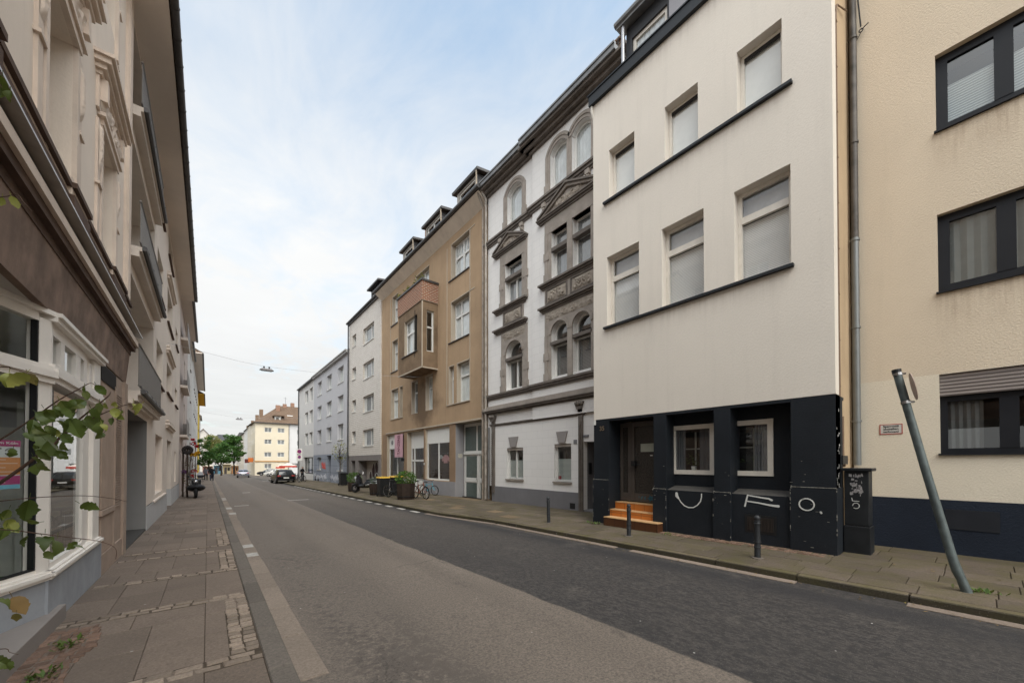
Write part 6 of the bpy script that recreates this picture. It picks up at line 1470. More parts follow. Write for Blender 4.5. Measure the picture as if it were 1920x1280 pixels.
# ---- bicycles
def bike(name, lab, x, y, rz, k, framec, basket=False, cat='bicycle', group=None, lean=.10):
    z = (pz(x) if x > 6 else .085) + gz(y); t_ = thing(name, lab, cat, (x, y, z), group); wr = .34 * k
    P = lambda a, b, c=0: (x + a * k, y + c * k, z + b * k)
    fm = plain('bicycle paint ' + lab[:14], framec, .4, .5, .2)
    m = MB()
    for p_, q_ in (((-.10, .28), (-.22, .80)), ((-.10, .28), (.36, .62)), ((-.20, .70), (.33, .78)), ((.31, .88), (.37, .58)), ((-.52, .34), (-.10, .28)), ((-.52, .34), (-.20, .72))): m.tube([P(*p_), P(*q_)], .018 * k + .004, 7)
    for c in (-.05, .05): m.tube([P(.37, .60), P(.40, .52, c), P(.52, .34, c)], .012 * k + .003, 6)
    m.make('frame', fm, t_)
    for a in (-.52, .52):
        m = MB(); m.ring(P(a, .34), wr * .94, .022 * k + .004, (0, 1, 0), 22, 6); w2 = m.make('wheel', RUBBER, t_)
        m = MB(); m.ring(P(a, .34), wr * .86, .008, (0, 1, 0), 22, 5)
        for q in range(10): an = q * math.pi / 5; m.tube([P(a, .34), P(a + .84 * .34 * math.cos(an), .34 + .84 * .34 * math.sin(an))], .0022, 3, cap=False)
        m.make('rim', CHROME, w2)
    m = MB(); m.tube([P(-.22, .8), P(-.235, .88)], .012, 6); m.hexa([P(-.36, .885, -.09), P(-.08, .885, -.02), P(-.08, .885, .02), P(-.36, .885, .09), P(-.35, .94, -.08), P(-.08, .92, -.015), P(-.08, .92, .015), P(-.35, .94, .08)]); m.make('saddle', BLACK, t_, bevel=.01)
    m = MB(); m.tube([P(.31, .88), P(.29, 1.0)], .012, 6); m.tube([P(.20, 1.02, -.28), P(.29, 1.02, -.18), P(.31, 1.0, 0), P(.29, 1.02, .18), P(.20, 1.02, .28)], .012, 6); m.make('handlebar', BLACK, t_)
    m = MB(); m.ring(P(-.10, .28, .04), .085 * k, .008, (0, 1, 0), 14, 4); m.tube([P(-.10, .28, .06), P(-.02, .14, .06)], .010, 4); m.tube([P(-.02, .14, .02), P(-.02, .14, .14)], .014, 4); m.tube([P(-.10, .28, -.06), P(-.18, .42, -.06)], .010, 4); m.make('crank', IRON, t_)
    if basket:
        m = MB(); m.hexa([P(-.78, .70, -.14), P(-.42, .70, -.14), P(-.42, .70, .14), P(-.78, .70, .14), P(-.80, .92, -.17), P(-.40, .92, -.17), P(-.40, .92, .17), P(-.80, .92, .17)]); m.make('bag', BLACK, t_, bevel=.02)
    t_.rotation_euler = (lean, 0, rz); return t_
bike('child_bicycle', 'small light blue child bicycle parked against the grey plinth of the brown house', 9.62, 19.35, rad(-68), .80, (.10, .33, .42), lean=.06)
bike('bicycle', 'dark city bicycle parked between the bins and the big planter', 7.78, 19.55, rad(-62), 1.0, (.03, .03, .035), lean=.08)
bike('bicycle', 'thin red brown bicycle standing right behind the big planter', 8.36, 17.75, rad(-84), .95, (.22, .07, .03), lean=.05)
bike('bicycle', 'bicycle with a bag leaning at the signpost on the kerb side', 7.75, 48.0, rad(-75), 1., (.05, .05, .06), True); bike('bicycle', 'plain bicycle leaning at the signpost on the house side', 8.45, 48.3, rad(-80), 1., (.12, .12, .13))
# ---- scooter
x, y = 7.78, 24.5; z = pz(x) + gz(y); t_ = thing('motor_scooter', 'black and silver motor scooter parked between two planters', 'scooter', (x, y, z))
P = lambda a, b, c=0: (x + a, y + c, z + b)
for a in (-.62, .66):
    m = MB(); m.ring(P(a, .25), .19, .065, (0, 1, 0), 20, 8); w2 = m.make('wheel', RUBBER, t_, smooth=True); m = MB(); m.lathe((0, 0, 0), [(.01, 0), (.011, .001)], 4); m = MB(); m.tube([P(a, .25, -.05), P(a, .25, .05)], .12, 12); m.make('rim', CHROME, w2)
SB = plain('black gloss paint', (.012, .013, .016), .2, .6); SS = plain('silver paint', (.60, .61, .63), .25, .6, .6)
def loft(m, secs, n=10, mi=0):
    v = []; f = []
    for cx, cz, rx, rz_ in secs:
        for k in range(n): v.append(P(cx, cz + rz_ * math.sin(2 * math.pi * k / n), rx * math.cos(2 * math.pi * k / n)))
    for i in range(len(secs) - 1):
        for k in range(n): f.append([i * n + k, i * n + (k + 1) % n, (i + 1) * n + (k + 1) % n, (i + 1) * n + k])
    f += [list(range(n)), [(len(secs) - 1) * n + k for k in range(n)]]; m.add(v, f, mi)
m = MB(); loft(m, [(-.95, .62, .06, .06), (-.80, .60, .22, .15), (-.45, .54, .28, .24), (-.12, .48, .25, .22), (.05, .38, .22, .12), (.28, .38, .22, .12), (.38, .58, .28, .32), (.48, .72, .28, .30), (.60, .72, .10, .12)]); loft(m, [(.40, .42, .07, .06), (.62, .50, .08, .04), (.85, .44, .07, .03)]); m.make('body', SB, t_, smooth=True)
m = MB(); loft(m, [(-.88, .54, .22, .06), (-.5, .52, .30, .13), (-.18, .44, .27, .09)]); loft(m, [(.44, .80, .27, .14), (.56, .82, .22, .12), (.62, .80, .06, .05)]); m.make('side_panel', SS, t_, smooth=True)
m = MB(); loft(m, [(-.90, .72, .08, .03), (-.72, .76, .15, .06), (-.35, .76, .15, .06), (-.08, .70, .11, .04)]); m.make('seat', BLACK, t_, smooth=True)
m = MB(); m.tube([P(.62, .26, .07), P(.52, .62, .05), P(.38, .98, 0)], .025, 6); m.tube([P(.62, .26, -.07), P(.52, .62, -.05), P(.38, .98, 0)], .025, 6); m.tube([P(.26, 1.0, -.34), P(.36, 1.02, -.15), P(.36, 1.02, .15), P(.26, 1.0, .34)], .018, 6); m.make('handlebar', IRON, t_)
m = MB(); m.hexa([P(.44, .95, -.20), P(.44, .95, .20), P(.46, .95, .20), P(.46, .95, -.20), P(.30, 1.28, -.13), P(.30, 1.28, .13), P(.32, 1.28, .13), P(.32, 1.28, -.13)]); m.make('windscreen', SHOPGLASS, t_)
for s_ in (-1, 1): m = MB(); m.tube([P(.32, 1.02, s_ * .2), P(.34, 1.16, s_ * .26)], .008, 5); m.ball(P(.34, 1.18, s_ * .27), .055, 8, q=(.4, 1, .7)); m.make('mirror', CHROME, t_)
m = MB(); m.ball(P(.62, .80, 0), .07, 10, q=(.5, 1.3, 1)); m.make('headlight', CHROME, t_)
t_.rotation_euler = (0, 0, rad(128)); t_.scale = (1.1, 1.15, 1.12)
# ---- covered cargo bike / motorbike on the left
x, y = -.52, 28.2; z = .084 + gz(y); t_ = thing('covered_motorbike', 'dark motorbike with a black cover hanging over it on the left pavement', 'motorbike', (x, y, z)); P = lambda a, b, c=0: (x + c, y + a, z + b)
for a in (-.72, .72): m = MB(); m.ring(P(a, .30), .24, .07, (1, 0, 0), 20, 8); m.make('wheel', RUBBER, t_, smooth=True)
m = MB(); loft(m, [(-.95, .62, .05, .05), (-.75, .60, .34, .12), (-.3, .55, .42, .20), (.2, .55, .42, .20), (.6, .62, .30, .12), (.8, .66, .06, .05)], 12); m.make('cover', plain('black cover', (.014, .014, .016), .7, .3), t_, smooth=True)
m = MB(); m.tube([P(-.55, .65), P(-.35, 1.05, 0)], .03, 6); m.tube([P(-.35, 1.05, -.36), P(-.42, 1.08, 0), P(-.35, 1.05, .36)], .02, 6); m.tube([P(-.72, .3, -.08), P(-.45, .9, -.08)], .025, 6); m.tube([P(-.72, .3, .08), P(-.45, .9, .08)], .025, 6); m.make('fork', IRON, t_)
m = MB(); m.hexa([P(.5, .65, -.2), P(.9, .65, -.2), P(.9, .65, .2), P(.5, .65, .2), P(.5, 1.0, -.22), P(.9, 1.0, -.22), P(.9, 1.0, .22), P(.5, 1.0, .22)]); m.make('top_box', BLACK, t_, bevel=.04)
for s_ in (-1, 1): m = MB(); m.tube([P(-.38, 1.06, s_ * .25), P(-.36, 1.2, s_ * .32)], .01, 5); m.ball(P(-.36, 1.22, s_ * .33), .07, 8, q=(1, .4, .8)); m.make('mirror', BLACK, t_)
m = MB(); m.ball(P(-.62, .92), .10, 10); m.make('headlight', CHROME, t_)
# ---- flower trellis on the left pavement
x, y = -.93, 29.0; z = .08 + gz(y); t_ = thing('flower_trellis', 'slim trellis post hung with red and yellow flowers and a dark wreath', 'trellis', (x, y, z))
m = MB(); m.tube([(x, y, z), (x, y, z + 3.0)], .05, 8); m.tube([(x + .35, y + .3, z), (x + .35, y + .3, z + 3.3)], .02, 6); m.tube([(x - .2, y + .2, z), (x - .2, y + .2, z + 2.6)], .05, 6); m.make('post', BARK, t_)
m = MB(); m.ring((x, y - .05, z + 2.72), .17, .10, (0, 1, 0), 14, 6); m.make('wreath', plain('dark wreath', (.02, .016, .015), .9), t_)
def flowers(c, n, nm, pts, l=.06):
    m = MB()
    for (dx, dz, r_) in pts: leafblob(m, (x + dx, y + .1, z + dz), r_, r_, r_, n, l, .6)
    m.make(nm, plain('flower ' + nm, c, .7, .2, var=.3), t_)
flowers((.55, .30, .01), 60, 'yellow_flowers', ((.18, 2.48, .12), (.32, 2.45, .12), (.43, 2.55, .13))); flowers((.45, .015, .02), 40, 'red_flowers', ((.25, 3.1, .12), (.22, 3.35, .08), (.40, 2.95, .08), (.30, 1.5, .15), (.2, 1.2, .1)))
flowers((.16, .06, .20), 40, 'purple_flowers', ((-.15, 1.45, .14),)); m = MB()
for k in range(26): a = R.uniform(-.25, .4); m.tube([(x + a, y + R.uniform(0, .3), z + R.uniform(.2, .8)), (x + a + R.uniform(-.15, .15), y + R.uniform(0, .3), z + R.uniform(1.4, 2.4)), (x + a + R.uniform(-.2, .2), y + R.uniform(0, .3), z + R.uniform(2.2, 3.3))], .006, 4)
m.make('stems', STEM, t_)
m = MB(); leafblob(m, (x + .1, y + .15, z + 1.3), .35, .25, 1.1, 380, .05); m.make('leaves', leafmat('trellis leaves', [(.06, .08, .02), (.12, .09, .03), (.16, .05, .03), (.09, .11, .04)]), t_)
# ---- street tree by the tiled house
x, y = 9.35, 36.6; z = pz(x) + gz(y); t_ = thing('young_tree', 'young street tree with sparse yellow leaves beside the tiled house', 'tree', (x, y, z))
m = MB(); m.tube([(x, y, z), (x + .02, y, z + 1.6), (x - .03, y, z + 3.2)], [.07, .05, .03], 8)
for k in range(12): a = R.uniform(0, 6.3); h0 = R.uniform(1.7, 3.1); m.tube([(x, y, z + h0), (x + .5 * math.cos(a), y + .5 * math.sin(a), z + h0 + R.uniform(.5, 1.1))], [.02, .006], 5)
m.make('trunk', BARK, t_); m = MB(); leafblob(m, (x, y, z + 3.0), .75, .75, 1.0, 150, .11, .4); m.make('crown', LEAF_Y, t_)
# ---- big trees at the bend
def tree(name, lab, base, h, blobs, lm, trunk_r, lean=(0, 0), group=None, n=520, l=.30):
    t_ = thing(name, lab, 'tree', base, group); b = Vector(base); m = MB(); top = b + Vector((lean[0], lean[1], h * .55))
    m.tube([b, b + (top - b) * .5 + Vector((.1, 0, 0)), top], [trunk_r, trunk_r * .75, trunk_r * .45], 9)
    for c, rx, rz_ in blobs:
        c = Vector(c); m.tube([b + (top - b) * R.uniform(.55, .9), (top + c) / 2 + Vector((R.uniform(-.3, .3), 0, 0)), c], [trunk_r * .4, trunk_r * .25, .03], 6)
    m.make('trunk', BARK, t_, smooth=True); m = MB(); rnd = random.Random(len(lab))
    for c, rx, rz_ in blobs:
        leafblob(m, c, rx, rx, rz_, int(n * (rx / 1.3) ** 2), l, .42, rnd)
        for k in range(7): a = rnd.uniform(0, 6.3); u = rnd.uniform(-.8, .9); leafblob(m, (c[0] + rx * .95 * math.cos(a), c[1] + rx * .95 * math.sin(a), c[2] + rz_ * u), rx * .38, rx * .38, rz_ * .3, int(n * .10), l, .42, rnd)
    m.make('crown', lm, t_); return t_
tree('street_tree', 'dark narrow tree crown over the left pavement above the walkers', (.55, 78, -.8), 3.4, [((-.35, 75.5, 4.8), .75, .9), ((-.25, 75.5, 3.6), .85, .9), ((.15, 75.4, 2.5), .95, .8), ((-.5, 75.5, 1.9), .8, .7), ((.35, 75.4, 2.9), .6, .6)], LEAF_D, .14, (-.5, -2), n=600, l=.17)
tree('street_tree', 'large rounded green tree at the bend of the street', (4.9, 110, -1.25), 6.5, [((4.4, 110, 6.9), 1.5, 1.3), ((3.4, 110, 6.0), 1.2, 1.1), ((5.5, 110, 5.6), 1.2, 1.2), ((4.2, 109.5, 4.6), 1.6, 1.4), ((5.9, 109.6, 3.9), .95, .7), ((4.9, 109.5, 3.0), 1.1, .9), ((5.2, 110, 7.2), 1., .9)], LEAF_D, .22, (-.3, 0), n=420, l=.24)
tree('street_tree', 'broad lower green tree crown left of the large rounded tree', (2.4, 108, -1.2), 4.5, [((2.1, 108, 4.9), 1.25, 1.2), ((1.6, 108, 3.6), 1.0, 1.0), ((2.7, 107.6, 2.9), 1.4, 1.2), ((1.5, 107.6, 2.4), .9, .8), ((2.9, 108, 5.3), .9, .9), ((3.4, 107.6, 2.3), .9, .8)], LEAF_D, .2, (-.2, 0), n=420, l=.24)
tree('street_tree', 'pale yellow green tree behind the dark narrow tree', (.2, 128, -1.4), 5.5, [((1.0, 128, 7.9), 1.6, 1.2), ((2.0, 128, 6.7), 1.4, 1.3), ((1.3, 128, 5.4), 1.5, 1.2), ((.2, 128, 6.2), 1.2, 1.2)], LEAF_Y, .18, (0, 0), n=300, l=.26)
# low shop fronts and stalls glimpsed below the crowns
for i, (a, b, c, h_, lab) in enumerate(((1.3, 3.2, (.10, .22, .30), 2.4, 'blue kiosk front under the left tree crown'), (3.4, 5.2, (.42, .34, .20), 2.7, 'tan kiosk front between the two trunks'), (5.4, 7.0, (.45, .22, .09), 2.3, 'orange kiosk front right of the tree trunk'), (-1.2, 1.0, (.36, .16, .13), 2.2, 'red brown kiosk front behind the walkers'))):
    t_ = thing('kiosk', lab, 'kiosk', ((a + b) / 2, 138, -1.5)); FK = near_front(138.); m = MB(); wall(m, FK, a, b, -1.6, -1.5 + h_, [(a + .3, a + .9, -1.5, .4), (a + 1.05, b - .2, -.6, .4)], dp=.1, back=2.5); m.make('wall', plain('kiosk colour %d' % i, c, .7), t_)
    window(t_, FK, (a + 1.05, b - .2, -.6, .4, 0, .08), WD, fw=.06, dp=.08, fill=None); m = MB(); m.hexa([FK(a - .1, h_ - 1.5, .6), FK(b + .1, h_ - 1.5, .6), FK(b + .1, h_ - 1.5, -2.6), FK(a - .1, h_ - 1.5, -2.6), FK(a - .1, h_ - 1.4, .6), FK(b + .1, h_ - 1.4, .6), FK(b + .1, h_ - 1.2, -2.6), FK(a - .1, h_ - 1.2, -2.6)]); m.make('roof', plain('kiosk roof %d' % i, (.45, .38, .28) if i else (.3, .32, .3), .7), t_)
    m = MB(); m.fbox(FK, a + .3, a + .9, -1.5, .4, -.1, -.06); m.make('door', plain('kiosk door %d' % i, (.06, .05, .05), .6), t_)
# ---- cars
LAMP_R = plain('red lamp', (.35, .02, .015), .25, .6); LAMP_W = plain('clear lamp', (.5, .5, .5), .15, .6)
CARGLASS = plain('dark car glass', (.02, .024, .028), .06, .8, var=.02, bstr=0)
def car(name, lab, x, y, rz, paint, kind, L_=4.3, W_=1.78):
    z = gz(y); t_ = thing(name, lab, 'car', (x, y, z), None); hw = W_ / 2
    # stations along the car from tail to nose: (pos, bottom, belt, roof, half width, roof half width)
    if kind == 'hatch': st = [(0, .42, .74, .74, .72, .70), (.06, .30, .92, .95, .80, .70), (.22, .25, .98, 1.30, .87, .64), (.60, .23, .98, 1.47, .89, .62), (1.4, .23, .96, 1.53, .89, .63), (2.1, .23, .93, 1.51, .89, .63), (2.65, .23, .92, 1.33, .89, .62), (3.12, .23, .92, .97, .89, .72), (3.8, .25, .86, .88, .86, .68), (4.2, .30, .72, .74, .76, .60), (4.3, .42, .58, .6, .66, .5)]
    else: st = [(0, .42, .80, .80, .70, .68), (.08, .30, .96, .98, .80, .72), (.75, .24, .98, 1.03, .88, .72), (1.25, .23, .97, 1.33, .89, .62), (1.8, .23, .95, 1.44, .89, .60), (2.5, .23, .93, 1.43, .89, .60), (2.95, .23, .92, 1.26, .89, .62), (3.45, .23, .92, .96, .89, .72), (4.1, .25, .84, .86, .86, .66), (4.5, .30, .70, .72, .76, .6), (4.6, .42, .58, .6, .66, .5)]
    sc_ = L_ / st[-1][0]; V = []
    for p, b, be, ro, w_, rw in st:
        k = hw / .89; V.append([(x + s_ * w2 * k, y + p * sc_ - L_ / 2, z + h) for s_, w2, h in ((-1, w_ * .92, b), (-1, w_, b + .22), (-1, w_ * .99, be - .12), (-1, w_ * .965, be), (-1, rw, ro), (0, 0, ro + (.03 if ro > 1.1 else .015)), (1, rw, ro), (1, w_ * .965, be), (1, w_ * .99, be - .12), (1, w_, b + .22), (1, w_ * .92, b))])
    body, gl = MB(), MB()
    for i in range(len(V) - 1):
        for j in range(10):
            q = [V[i][j], V[i][j + 1], V[i + 1][j + 1], V[i + 1][j]]; hi = st[i][3] - st[i][2] > .2; hj = st[i + 1][3] - st[i + 1][2] > .2
            side = j in (3, 6) and (hi and hj); screen = j in (4, 5) and (hi != hj or (kind == 'hatch' and i == 1))
            body.poly(q); 
            if side or screen:
                ct = sum((Vector(p_) for p_ in q), Vector()) / 4; n_ = (Vector(q[1]) - Vector(q[0])).cross(Vector(q[3]) - Vector(q[0])).normalized()
                if n_.dot(ct - Vector((x, y, z + .7))) < 0: n_ = -n_
                gl.poly([ct + (Vector(p_) - ct) * .88 + n_ * .008 for p_ in q])
    body.poly(V[0][::-1]); body.poly(V[-1])
    body.make('body', paint, t_, smooth=True); gl.make('windows', CARGLASS, t_)
    for px, py in ((-1, .19), (1, .19), (-1, .80), (1, .80)):
        cx, cy = x + px * (hw - .11), y + L_ * py - L_ / 2; m = MB(); m.tube([(cx - .105, cy, z + .32), (cx + .105, cy, z + .32)], .32, 20); w2 = m.make('wheel', RUBBER, t_); m = MB(); m.tube([(cx - .112, cy, z + .32), (cx + .112, cy, z + .32)], .20, 12); m.make('rim', CHROME, w2)
    ty = y - L_ / 2; ny = y + L_ / 2
    for s_ in (-1, 1):
        m = MB(); m.box(x + s_ * hw * .72 - .16, x + s_ * hw * .72 + .16, ty - .0, ty + .16, z + .80, z + .93); m.make('tail_light', LAMP_R, t_, bevel=.03)
        m = MB(); m.box(x + s_ * hw * .66 - .17, x + s_ * hw * .66 + .17, ny - .22, ny - .03, z + .58, z + .70); m.make('headlight', LAMP_W, t_, bevel=.03)
        m = MB(); m.box(x + s_ * (hw + .09) - .09, x + s_ * (hw + .09) + .09, y + L_ * .66 - L_ / 2 - .04, y + L_ * .66 - L_ / 2 + .06, z + .95, z + 1.08); m.make('wing_mirror', paint, t_, bevel=.02)
    m = MB(); m.box(x - .26, x + .26, ty - .02, ty + .05, z + .60, z + .71); m.make('number_plate', WHITE, t_)
    m = MB(); m.box(x - hw * .8, x + hw * .8, ty - .03, ty + .1, z + .34, z + .46); m.make('bumper', BLACK, t_, bevel=.03)
    t_.rotation_euler = (0, 0, rz); return t_
car('parked_car', 'black hatchback parked half on the right kerb, seen from behind', 6.58, 49.7, rad(2), plain('black car paint', (.005, .005, .006), .22, .35), 'hatch', 4.4, 1.84)
car('driving_car', 'silver grey car driving in the middle of the street', 5.0, 84, rad(-4), plain('silver car paint', (.26, .26, .31), .25, .6, .5), 'saloon', 4.6, 1.85)
car('parked_car', 'white saloon parked sideways behind the black hatchback', 10.6, 87.3, rad(75), plain('white car paint', (.66, .65, .63), .2, .6), 'saloon')
car('parked_car', 'dark estate car parked in front of the yellow house', 10.6, 100.5, rad(80), plain('dark navy car paint', (.02, .022, .03), .15, .7), 'hatch')
# ---- no-stopping signs on their pole
x, y = 8.1, 48.8; z = pz(x) + gz(y); t_ = thing('sign_pole', 'grey pole with two red and blue no-stopping signs on white boards', 'signpost', (x, y, z))
m = MB(); m.tube([(x, y, z), (x, y, 3.35)], .035, 8); m.make('pole', ZINC, t_)
SR = plain('sign red ring', (.40, .02, .05), .5); SB_ = plain('sign blue', (.10, .03, .20), .5)
for (z0, z1, r_, dbl) in ((2.72, 3.32, .22, True), (2.16, 2.62, .17, False)):
    m = MB(); m.box(x - .29, x + .29, y - .05, y - .03, z0 - (.22 if not dbl else 0), z1); bd = m.make('sign_board', WHITE, t_)
    FS = near_front(y - .05); c = (z0 + z1) / 2; m = MB(); m.fprism(FS, [(x + r_ * math.cos(k * math.pi / 12), c + r_ * math.sin(k * math.pi / 12)) for k in range(24)], 0, .006); m.make('red_ring', SR, bd)
    m = MB(); m.fprism(FS, [(x + r_ * .8 * math.cos(k * math.pi / 12), c + r_ * .8 * math.sin(k * math.pi / 12)) for k in range(24)], .006, .009); m.make('blue_field', SB_, bd)
    m = MB(); ribbon(m, FS, [(x - r_ * .55, c + r_ * .55), (x + r_ * .55, c - r_ * .55)], r_ * .09, .009, .012)
    if dbl: ribbon(m, FS, [(x - r_ * .55, c - r_ * .55), (x + r_ * .55, c + r_ * .55)], r_ * .09, .009, .0125)
    m.make('red_bar', SR, bd)
# ---- parasols
for i, (px, py, lab) in enumerate(((12.2, 85, 'red and white parasol above the white saloon'), (11.3, 88, 'smaller red parasol next to the wide red and white one'))):
    t_ = thing('parasol', lab, 'parasol', (px, py, gz(py)), 'parasols outside the corner'); r_ = 1.5 if i == 0 else .8; zt = 1.72 - .25 * i; c = (px, py)
    m = MB(); n = 8
    for k in range(n):
        a, b = 2 * math.pi * k / n, 2 * math.pi * (k + 1) / n; q = [(px + r_ * math.cos(w_), py + r_ * math.sin(w_)) for w_ in (a, b)]
        m.add([(px, py, zt), (q[0][0], q[0][1], zt - .55), (q[1][0], q[1][1], zt - .55), (q[0][0], q[0][1], zt - .85), (q[1][0], q[1][1], zt - .85)], [[0, 1, 2]], 0); m.add([(q[0][0], q[0][1], zt - .55), (q[1][0], q[1][1], zt - .55), (q[1][0], q[1][1], zt - .85), (q[0][0], q[0][1], zt - .85)], [[0, 1, 2, 3]], 1)
    m.make('canopy', [plain('pale parasol cloth', (.62, .50, .44), .8), plain('red parasol cloth', (.55, .05, .035), .8)], t_); m = MB(); m.tube([(px, py, gz(py)), (px, py, zt)], .03, 6); m.make('pole', CHROME, t_)
# ---- suspended street lamps
for (x, y, z, lab) in ((2.03, 20.2, 5.95, 'flat street lamp hung on a wire across the street, nearer one'), (2.1, 40.5, 5.55, 'flat street lamp hung on a wire across the street, farther one')):
    t_ = thing('street_lamp', lab, 'street lamp', (x, y, z), 'lamps hung over the street')
    m = MB(); m.hexa([(x - .28, y - .12, z - .05), (x + .28, y - .12, z - .05), (x + .28, y + .12, z - .05), (x - .28, y + .12, z - .05), (x - .18, y - .08, z + .04), (x + .18, y - .08, z + .04), (x + .18, y + .08, z + .04), (x - .18, y + .08, z + .04)]); m.make('housing', plain('lamp grey', (.22, .21, .22), .5), t_, bevel=.02)
    m = MB(); m.box(x - .2, x + .2, y - .09, y + .09, z - .075, z - .05); m.make('diffuser', plain('lamp glass', (.4, .4, .4), .3), t_); m = MB()
    for s_ in (-.1, .1): m.box(x + s_ - .03, x + s_ + .03, y - .02, y + .02, z + .04, z + .13)
    m.make('hanger', IRON, t_); m = MB(); m.tube([(-1.3, y, z + .55), (x - 1, y, z + .2), (x, y, z + .12), (x + 2, y, z + .16), (10.0, y, z + .75)], .005, 5); m.make('wire', plain('grey wire', (.35, .35, .36), .5), t_)
# ---- people
def person(name, lab, x, y, z, h, rz, coat, legs, hair, pose, skin=SKIN, extra=None):
    t_ = thing(name, lab, 'person', (x, y, z)); k = h / 1.75; me = bpy.data.meshes.new('person_body'); bm = bmesh.new(); ly = bm.verts.layers.skin.verify()
    pts = {}
    def add(nm, c, r, par=None):
        v = bm.verts.new((c[0] * k, c[1] * k, c[2] * k)); rr_ = r if isinstance(r, tuple) else (r, r); v[ly].radius = (rr_[0] * k, rr_[1] * k); pts[nm] = v
        if par: bm.edges.new((pts[par], v))
    add('pelvis', (0, 0, .95), (.17, .13)); pts['pelvis'][ly].use_root = True; add('waist', (0, 0, 1.12), (.155, .115), 'pelvis'); add('chest', (0, 0, 1.32), (.18, .125), 'waist'); add('collar', (0, 0, 1.46), (.10, .08), 'chest'); add('neck', (0, -.01, 1.53), .055, 'collar'); add('jaw', (0, -.025, 1.60), (.065, .075), 'neck'); add('head', (0, -.02, 1.68), (.078, .098), 'jaw'); add('crown', (0, -.01, 1.735), (.055, .07), 'head'); add('nose', (0, -.125, 1.645), .014, 'jaw')
    for s_, sd in ((-1, 'l'), (1, 'r')):
        q = pose[sd]; add('sh' + sd, (s_ * .185, 0, 1.41), .062, 'chest'); add('el' + sd, q[0], .047, 'sh' + sd); add('wr' + sd, q[1], .034, 'el' + sd)
        d = (Vector(q[1]) - Vector(q[0])).normalized(); w_ = Vector(q[1]); sdv = Vector((s_, 0, 0)) - d * d.dot(Vector((s_, 0, 0))); sdv = sdv.normalized() if sdv.length > .1 else Vector((0, 0, 1)); add('pa' + sd, w_ + d * .06, (.036, .022), 'wr' + sd)
        for f in range(4): o_ = sdv * (.027 - .018 * f); b_ = w_ + d * .10 + o_; add('f%d' % f + sd, b_, .010, 'pa' + sd); add('g%d' % f + sd, b_ + d * (.05 + (.012 if f in (1, 2) else 0)) + Vector((0, -.012, -.012)), .008, 'f%d' % f + sd)
        add('th' + sd, w_ + d * .05 + Vector((-s_ * .03, -.025, 0)), .011, 'pa' + sd); add('tt' + sd, w_ + d * .09 + Vector((-s_ * .035, -.04, 0)), .009, 'th' + sd)
        g = pose['leg' + sd]; add('hp' + sd, (s_ * .09, 0, .88), .10, 'pelvis'); add('kn' + sd, g[0], .068, 'hp' + sd); add('an' + sd, g[1], .046, 'kn' + sd); add('to' + sd, (g[1][0], g[1][1] - .17, g[1][2] - .045), .040, 'an' + sd)
    bm.to_mesh(me); bm.free(); o = bpy.data.objects.new('tmp', me); COL.objects.link(o); o.modifiers.new('s', 'SKIN').use_smooth_shade = True; sb = o.modifiers.new('u', 'SUBSURF'); sb.levels = 1; sb.render_levels = 1
    dg = bpy.context.evaluated_depsgraph_get(); nm_ = bpy.data.meshes.new_from_object(o.evaluated_get(dg)); bpy.data.objects.remove(o)
    nm_.materials.clear()
    for mt in (coat, legs, skin, hair, BLACK): nm_.materials.append(mt)
    hands = [Vector(pose[s_][1]) for s_ in 'lr']
    for p_ in nm_.polygons:
        c = p_.center / k; i = 0
        if c.z > 1.52: i = 3 if (c.z > 1.695 or (c.y > .02 and c.z > 1.58)) else 2
        elif min((c - hd).dot((c - hd)) for hd in hands) < .026 and min((c - hd).length for hd in hands) < .17 and c.z < 1.4 and abs(c.x) > .05 and any((c - hd).dot(hd - Vector(pose[s_][0])) > 0 for hd, s_ in zip(hands, 'lr') if (c - hd).length < .17): i = 2
        elif c.z < .10: i = 4
        elif c.z < .90: i = 1
        p_.material_index = i; p_.use_smooth = True
    b = bpy.data.objects.new('body', nm_); COL.objects.link(b); b.parent = t_
    m = MB()
    for s_ in (-1, 1): m.ball((x + s_ * .032 * k, y - .108 * k, z + 1.672 * k), .011 * k, 6)
    m.make('eyes', WHITE, t_)
    for s_ in (-1, 1): m = MB(); m.ball((x + s_ * .082 * k, y - .01 * k, z + 1.655 * k), .03 * k, 6, q=(.4, .7, 1)); m.make('ear', skin, t_)
    t_.rotation_euler = (0, 0, rz); return t_
walk = dict(l=((-.25, .04, 1.14), (-.24, -.10, .92)), r=((.25, .02, 1.14), (.25, .08, .90)), legl=((-.10, -.10, .49), (-.10, .02, .09)), legr=((.10, .04, .49), (.10, .20, .12)))
stand = dict(l=((-.25, .04, 1.15), (-.22, -.20, 1.08)), r=((.25, .02, 1.15), (.18, -.30, 1.10)), legl=((-.10, -.02, .49), (-.10, .0, .085)), legr=((.10, -.03, .49), (.11, .02, .085)))
DK = plain('black coat', (.012, .012, .014), .85, .2, var=.2); DJ = plain('dark jeans', (.03, .032, .05), .85, .2); GC = plain('grey jacket', (.10, .10, .115), .85, .2); BC = plain('beige jacket', (.42, .34, .27), .85, .2, var=.1); HB = plain('dark brown hair', (.03, .02, .014), .7, .3)
person('person', 'person in a long black coat walking away on the left pavement', .40, 62.2, .085 + gz(62.2), 1.78, rad(180), DK, DJ, HB, walk).scale = (1.3, 1.3, 1.03)
person('person', 'person in a grey jacket walking ahead of the black coat', -.2, 65.7, .085 + gz(65.7), 1.72, rad(180), GC, DK, HB, walk).scale = (1.2, 1.2, 1.03)
person('person', 'person in dark clothes standing beside the sign pole', 8.55, 49.5, pz(8.5) + gz(49.5), 1.7, rad(20), DK, DK, HB, stand)
